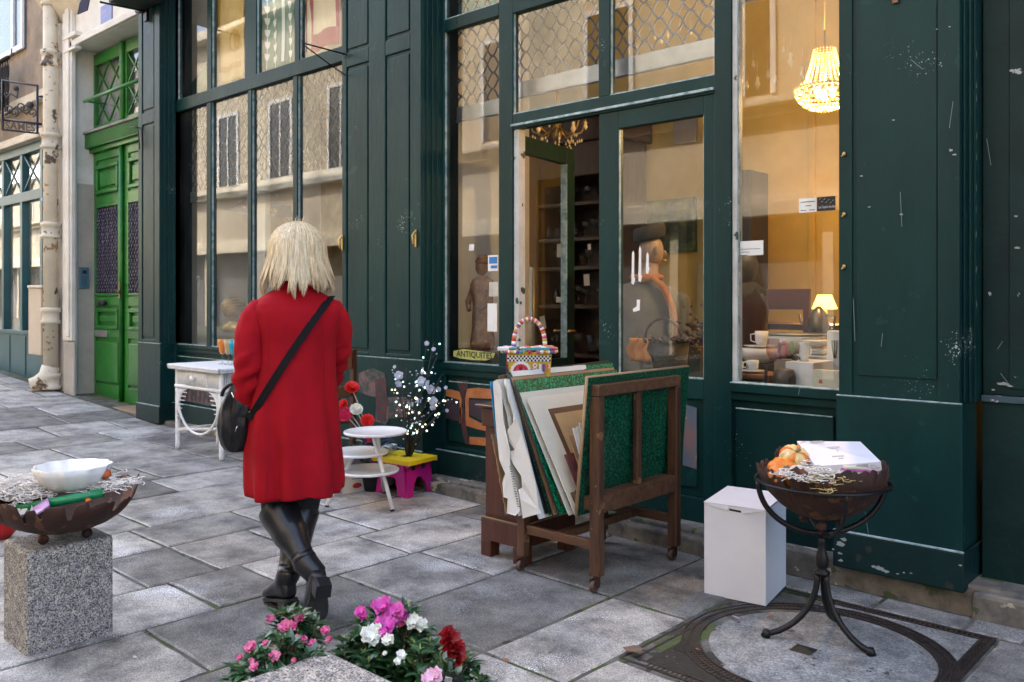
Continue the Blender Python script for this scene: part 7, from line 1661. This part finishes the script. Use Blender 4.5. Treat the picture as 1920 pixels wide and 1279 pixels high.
m = MB(); m.beam(bc+RT*.03-FW*.055+UP*.025, bc+RT*.085-FW*.045+UP*.018, .004, .030, FW); m.build('strap_tab', LEA, hbag)
CHR = pm('bright_metal', (.7, .7, .72), rough=.2, metal=1)
m = MB(); q = bc+RT*.083-FW*.062+UP*.03; m.tube([q+RT*a+UP*b for a, b in ((-.012, -.010), (.012, -.010), (.012, .010), (-.012, .010))], .0022, n=5, closed=True); m.tube([q+RT*a+UP*b for a, b in ((-.012, -.0), (.012, -.0))], .0015, n=5)
m.tube([bc+RT*.012-FW*.062-UP*.045, bc+RT*.022-FW*.062-UP*.02], .0025, n=5); m.tube([bc-RT*.005-FW*.05+UP*.12, bc+RT*.018-FW*.05+UP*.06], .004, n=5); m.build('buckle', CHR, hbag)
# strap lies on the coat: follow the coat surface
bpy.context.view_layer.update()
dg = bpy.context.evaluated_depsgraph_get(); ev = coat.evaluated_get(dg); bvh = BVHTree.FromObject(ev, dg); org_c = wl(WALK)
def surf(px, py):
    d = ray(px, py).normalized(); h = bvh.ray_cast(CAM-org_c, d); return (h[0]+org_c, h[1]) if h[0] else (D(px, py, WD-.12), -FW)
m = MB(); SP = []
for k in range(25):
    u = k/24; px = 474+(619-474)*u; py = 778+(560-778)*u-6*math.sin(PI*u); p, n_ = surf(px, py); SP.append(p-FW*.005)
for it in range(2): SP = [SP[0]]+[(SP[i-1]+SP[i]*2+SP[i+1])/4 for i in range(1, 24)]+[SP[-1]]
SP = [p-FW*.004 for p in SP]; SP = [SP[0]-RT*.02-UP*.01]+SP+[SP[-1]+UP*.008+FW*.03, SP[-1]+UP*.012+FW*.07]
vs = []
for i, p in enumerate(SP):
    t_ = (SP[min(i+1, len(SP)-1)]-SP[max(i-1, 0)]).normalized(); s = t_.cross(FW).normalized()*.0155
    vs += [p-s, p+s, p+s-FW*.003, p-s-FW*.003]
m.add(vs, [(i*4+j, i*4+(j+1) % 4, (i+1)*4+(j+1) % 4, (i+1)*4+j) for i in range(len(SP)-1) for j in range(4)]+[(0, 3, 2, 1)], False)
m.build('strap', pm('black_webbing', (.005, .005, .006), rough=.8, spec=.2), hbag)
# coat seams: dark raised lines; the last paints in the vent's shaded crease
m = MB()
for pts in (((606, 600), (607, 680), (607, 760), (606, 826)), ((500, 590), (503, 680), (504, 760), (502, 860), (498, 936)), ((592, 822), (606, 815)), ((607, 826), (601, 880), (595, 935))):
    m.tube([surf(*q)[0]-FW*.0005 for q in pts], .0011, n=4)
m.build('seams_and_crease', pm('dark_red_seam_crease', (.20, .002, .006), rough=.9), WALK)
# ================================================================ MAN INSIDE THE DOOR GLASS
MD = 5.90; mc_ = D(1212, 520, MD); mc_.z = .1
man = thing('person', 'man in a grey coat, dark cap and orange scarf standing inside the closed door leaf', 'person', (mc_.x, mc_.y, .1))
def mz(py): return CH-(py-HZ)*MD/FPX
def ML(x, y, z): return mc_+RT*(x*1.08)+FW*y+UP*(z-.1)
hp1 = ML(.03, 0, mz(472)); Pm = [ML(0, 0, 1.0), ML(0, 0, 1.25), ML(0, 0, mz(545)), ML(.015, 0, mz(512)), hp1-UP*.04, hp1+UP*.05, ML(-.09, 0, .95), ML(-.09, 0, .55), ML(-.09, 0, .17), ML(-.09, -.12, .13), ML(.09, 0, .95), ML(.09, 0, .55), ML(.09, 0, .17), ML(.09, -.12, .13), ML(-.19, 0, mz(560)), ML(-.23, 0, 1.15), ML(-.2, -.1, .95), ML(-.18, -.18, .93), ML(.19, 0, mz(560)), ML(.23, 0, 1.15), ML(.2, -.1, .95), ML(.18, -.18, .93)]
skinfig('body', Pm, [(0, 1), (1, 2), (2, 3), (3, 4), (4, 5), (0, 6), (6, 7), (7, 8), (8, 9), (0, 10), (10, 11), (11, 12), (12, 13), (2, 14), (14, 15), (15, 16), (16, 17), (2, 18), (18, 19), (19, 20), (20, 21)], [.12, .12, .11, .055, .07, .082, .085, .06, .04, .04, .085, .06, .04, .04, .05, .045, .03, .025, .05, .045, .03, .025], SKIN, man, 2)
m = MB(); m.ell(hp1, (.086, .080, .120), 18, 12, Matrix((RT, FW, UP)).transposed()); m.ell(hp1+RT*.090-UP*.012, (.018, .014, .024), 8, 6); m.ell(hp1+RT*.02-FW*.085, (.018, .010, .030), 8, 6); m.ell(hp1+RT*.090-UP*.06, (.012, .02, .01), 8, 6); m.build('head', SKIN, man)
m = MB(); rings = []
for z, r_2 in ((mz(450), .088), (mz(448), .096), (mz(432), .100), (mz(424), .090), (mz(421), .05)): rings.append([ML(.018+r_2*1.05*math.cos(2*PI*j/28), r_2*math.sin(2*PI*j/28), z+.02*math.cos(2*PI*j/28)) for j in range(28)])
m.loft(rings); m.build('cap', plain('charcoal_felt', (.030, .030, .033), .8), man)
m = MB(); rings = []
for z, a_, b_3 in ((.35, .27, .20), (.7, .25, .19), (1.0, .225, .17), (1.25, .225, .165), (mz(575), .235, .15), (mz(548), .215, .13), (mz(534), .14, .10), (mz(528), .075, .07)): rings.append([ML(-.01+a_*(1+.03*math.sin(5*q_+z*3))*math.cos(q_), b_3*math.sin(q_), z) for q_ in [2*PI*j/36 for j in range(36)]])
m.loft(rings, False, False); m.tube([ML(-.18, 0, mz(556)), ML(-.21, 0, mz(565)), ML(-.235, 0, 1.15), ML(-.2, -.11, .95)], [.06, .07, .062, .052], n=14); m.tube([ML(.18, 0, mz(556)), ML(.21, 0, mz(565)), ML(.235, 0, 1.15), ML(.2, -.11, .95)], [.06, .07, .062, .052], n=14); m.build('coat', pm('grey_wool', (.12, .12, .11), (.09, .088, .082), .9), man)
m = MB(); sc2 = [ML(-.06, -.10, mz(528)), ML(.02, -.13, mz(522)), ML(.085, -.15, mz(540)), ML(.13, -.17, mz(575)), ML(.155, -.17, mz(610)), ML(.16, -.16, mz(650))]; m.tube(sc2, [.016, .022, .024, .024, .022, .012], n=10, sx=1.0); m.tube([ML(.09*math.cos(a), .09*math.sin(a), mz(520)) for a in [i*PI/8 for i in range(16)]], .020, n=8, closed=True); m.build('scarf', pm('orange_wool', (.38, .14, .04), (.28, .10, .03), .9), man)
# ================================================================ AZALEAS AROUND THE FRONT BLOCK
def azalea(c, ext, label, seed, heads, ntuft=70, pots=1, zr=(.16, .42), shape=None):
    r_ = random.Random(seed); c = Vector(c); t = thing('azalea', label, 'plant', (c.x, c.y, gz(c.x)), 'potted azaleas around the front block')
    m = MB(); m.lathe([(.07, gz(c.x)), (.09, gz(c.x)+.13), (.095, gz(c.x)+.14)], (c.x, c.y, 0), 18); m.build('pot', BLACK, t)
    ml, my, ms = MB(), MB(), MB(); root = Vector((c.x, c.y, gz(c.x)+.12))
    for i in range(ntuft):
        a = r_.uniform(0, 2*PI); rr_ = math.sqrt(r_.random()); q = Vector((c.x+ext[0]*rr_*math.cos(a), c.y+ext[1]*rr_*math.sin(a), 0)); zt2 = (zr[0]+(zr[1]-zr[0])*(1-rr_**2.2*.75))*r_.uniform(.72, 1.04)
        q.z = gz(q.x)+zt2
        if shape and not shape(q): continue
        outw = Vector((q.x-c.x, q.y-c.y, .10)).normalized(); ms.tube([root, root.lerp(q, .5)+UP*.02, q], [.005, .004, .002], n=4)
        n = r_.randint(6, 9)
        for k in range(n):
            b = 2*PI*k/n+r_.uniform(-.3, .3); el = r_.uniform(-.15, .75); d = Vector((math.cos(b)*math.cos(el), math.sin(b)*math.cos(el), math.sin(el)))+outw*.35
            leaf(ml, q+Vector((0, 0, r_.uniform(-.02, .0))), d, r_.uniform(.030, .054), r_.uniform(.007, .012), fold=.3, droop=r_.uniform(.1, .5))
        for k in range(4): b = r_.uniform(0, 6.28); leaf(ml, q-UP*r_.uniform(.02, .07), Vector((math.cos(b), math.sin(b), .1)), r_.uniform(.03, .045), .009, droop=.5)
        if r_.random() < .6:
            for k in range(4): b = r_.uniform(0, 6.28); leaf(my, q+UP*.003, Vector((math.cos(b), math.sin(b), 1.4)), r_.uniform(.012, .022), .003, fold=.3, droop=.2)
    tag(ml.build('leaves', LEAF, t), kind='stuff'); tag(my.build('young_shoots', LEAFL, t), kind='stuff'); ms.build('stems', pm('brown_stem', (.08, .06, .03), rough=.9), t)
    for k, (px, py, dep, s, mt) in enumerate(heads):
        q = D(px, py, dep)
        for j in range(1 if s < .02 else 2):
            m = MB(); ruffled(m, q+Vector((r_.uniform(-.5, .5)*s, r_.uniform(-.5, .5)*s, 0))*j, s*(1.05 if j == 0 else .8)*(.78 if mt is OP else .84), (-FW*.6+UP*.8+RT*r_.uniform(-.4, .4)), seed*31+k*3+j, 3, 5, 1.6); m.build('blossom', mt, t)
    return t
OP = pm('magenta_pink_buds', (.50, .015, .17), (.72, .25, .38), .55, sc=60, island=.2)
bx0, by1 = p2.x, p2.y
aL = (545, 528, 561)
# left plants
cA = D(550, 1218, 2.48); 
azalea((cA.x, cA.y, 0), (.095, .10), 'small azalea with pink buds at the back left of the front block', 5,
       [(536, 1175, 2.42, .024, OP), (507, 1160, 2.45, .015, OP), (561, 1158, 2.45, .015, OP), (527, 1150, 2.48, .010, LEAFL), (582, 1159, 2.5, .008, LEAFL), (567, 1202, 2.40, .018, OP), (586, 1206, 2.40, .014, OP), (557, 1196, 2.40, .012, OP), (610, 1182, 2.42, .015, OP), (617, 1199, 2.42, .013, OP)], 60, zr=(.26, .45))
cB = D(520, 1262, 2.30)
azalea((cB.x, cB.y, 0), (.13, .12), 'low azalea dotted with pink buds along the left side of the front block', 6,
       [(470, 1213, 2.3, .019, OP), (498, 1206, 2.32, .011, OP), (530, 1210, 2.32, .016, OP), (546, 1214, 2.30, .012, OP), (515, 1230, 2.25, .017, OP), (450, 1233, 2.25, .011, OP), (476, 1250, 2.2, .013, OP), (512, 1211, 2.34, .008, OP), (472, 1240, 2.25, .009, OP), (551, 1238, 2.25, .008, OP)], 80, zr=(.28, .43))
# right plants
cC = D(732, 1215, 2.46)
azalea((cC.x, cC.y, 0), (.175, .13), 'tall azalea with magenta and white blossoms behind the front block', 7,
       [(713, 1137, 2.40, .026, PMAG), (722, 1129, 2.44, .020, PMAG), (741, 1148, 2.42, .030, PMAG), (752, 1155, 2.42, .022, PMAG), (722, 1170, 2.38, .030, PMAG), (676, 1147, 2.42, .018, PMAG), (680, 1155, 2.44, .014, PMAG), (752, 1170, 2.42, .013, OP), (716, 1186, 2.34, .015, PMAG), (775, 1167, 2.42, .026, PWHITE), (790, 1172, 2.42, .020, PWHITE), (695, 1192, 2.33, .030, PWHITE), (705, 1182, 2.35, .020, PWHITE), (728, 1200, 2.32, .018, PWHITE)], 115, zr=(.27, .46))
cD_ = D(815, 1255, 2.36)
azalea((cD_.x, cD_.y, 0), (.15, .13), 'leafy azalea with one pale pink blossom right of the front block', 8,
       [(813, 1270, 2.15, .026, petal_mat('pale_pink_petals', (.78, .48, .60), (.70, .35, .5))), (752, 1228, 2.22, .014, PWHITE), (745, 1240, 2.2, .010, PWHITE), (722, 1225, 2.22, .007, PWHITE)], 85, zr=(.25, .40))
# crimson bloom
rs = thing('red_bloom', 'large crimson ruffled flower on a curved stem in front of the paving', 'flower', D(838, 1270, 2.3)-UP*.3)
m = MB(); qr = D(842, 1205, 2.26); ruffled(m, qr, .042, (RT*.8+UP*.45-FW*.35), 3, 7, 9, 1.2); ruffled(m, qr-UP*.028+RT*.022, .032, (RT*.9+UP*.1-FW*.3), 8, 5, 8, 1.2); m.build('petals', PDRED, rs)
m = MB(); m.tube([qr-UP*.01-RT*.01, D(826, 1225, 2.26), D(828, 1250, 2.26), D(838, 1300, 2.28), D(838, 1290, 2.3)-UP*.25], .0035, n=6); m.build('stem', plain('green_stem', (.10, .18, .06), .5), rs)
lbq = D(848, 1274, 2.25); tg = thing('plant_label', 'black plant label with a small white barcode beside the crimson flower', 'label', lbq)
m = MB(); m.obox(lbq, (.05, .002, .03), Matrix((RT, FW, UP)).transposed() @ Matrix.Rotation(.2, 3, 'Y')); m.build('card', BLACK, tg); m = MB(); m.obox(lbq-FW*.002-RT*.010, (.018, .001, .014), Matrix((RT, FW, UP)).transposed() @ Matrix.Rotation(.2, 3, 'Y')); m.build('white_patch', PAPERW, tg)
m = MB()
for k in range(5): m.obox(lbq-FW*.003-RT*(.017-.0032*k), (.0012, .001, .010), Matrix((RT, FW, UP)).transposed() @ Matrix.Rotation(.2, 3, 'Y'))
m.build('bars', BLACK, tg)
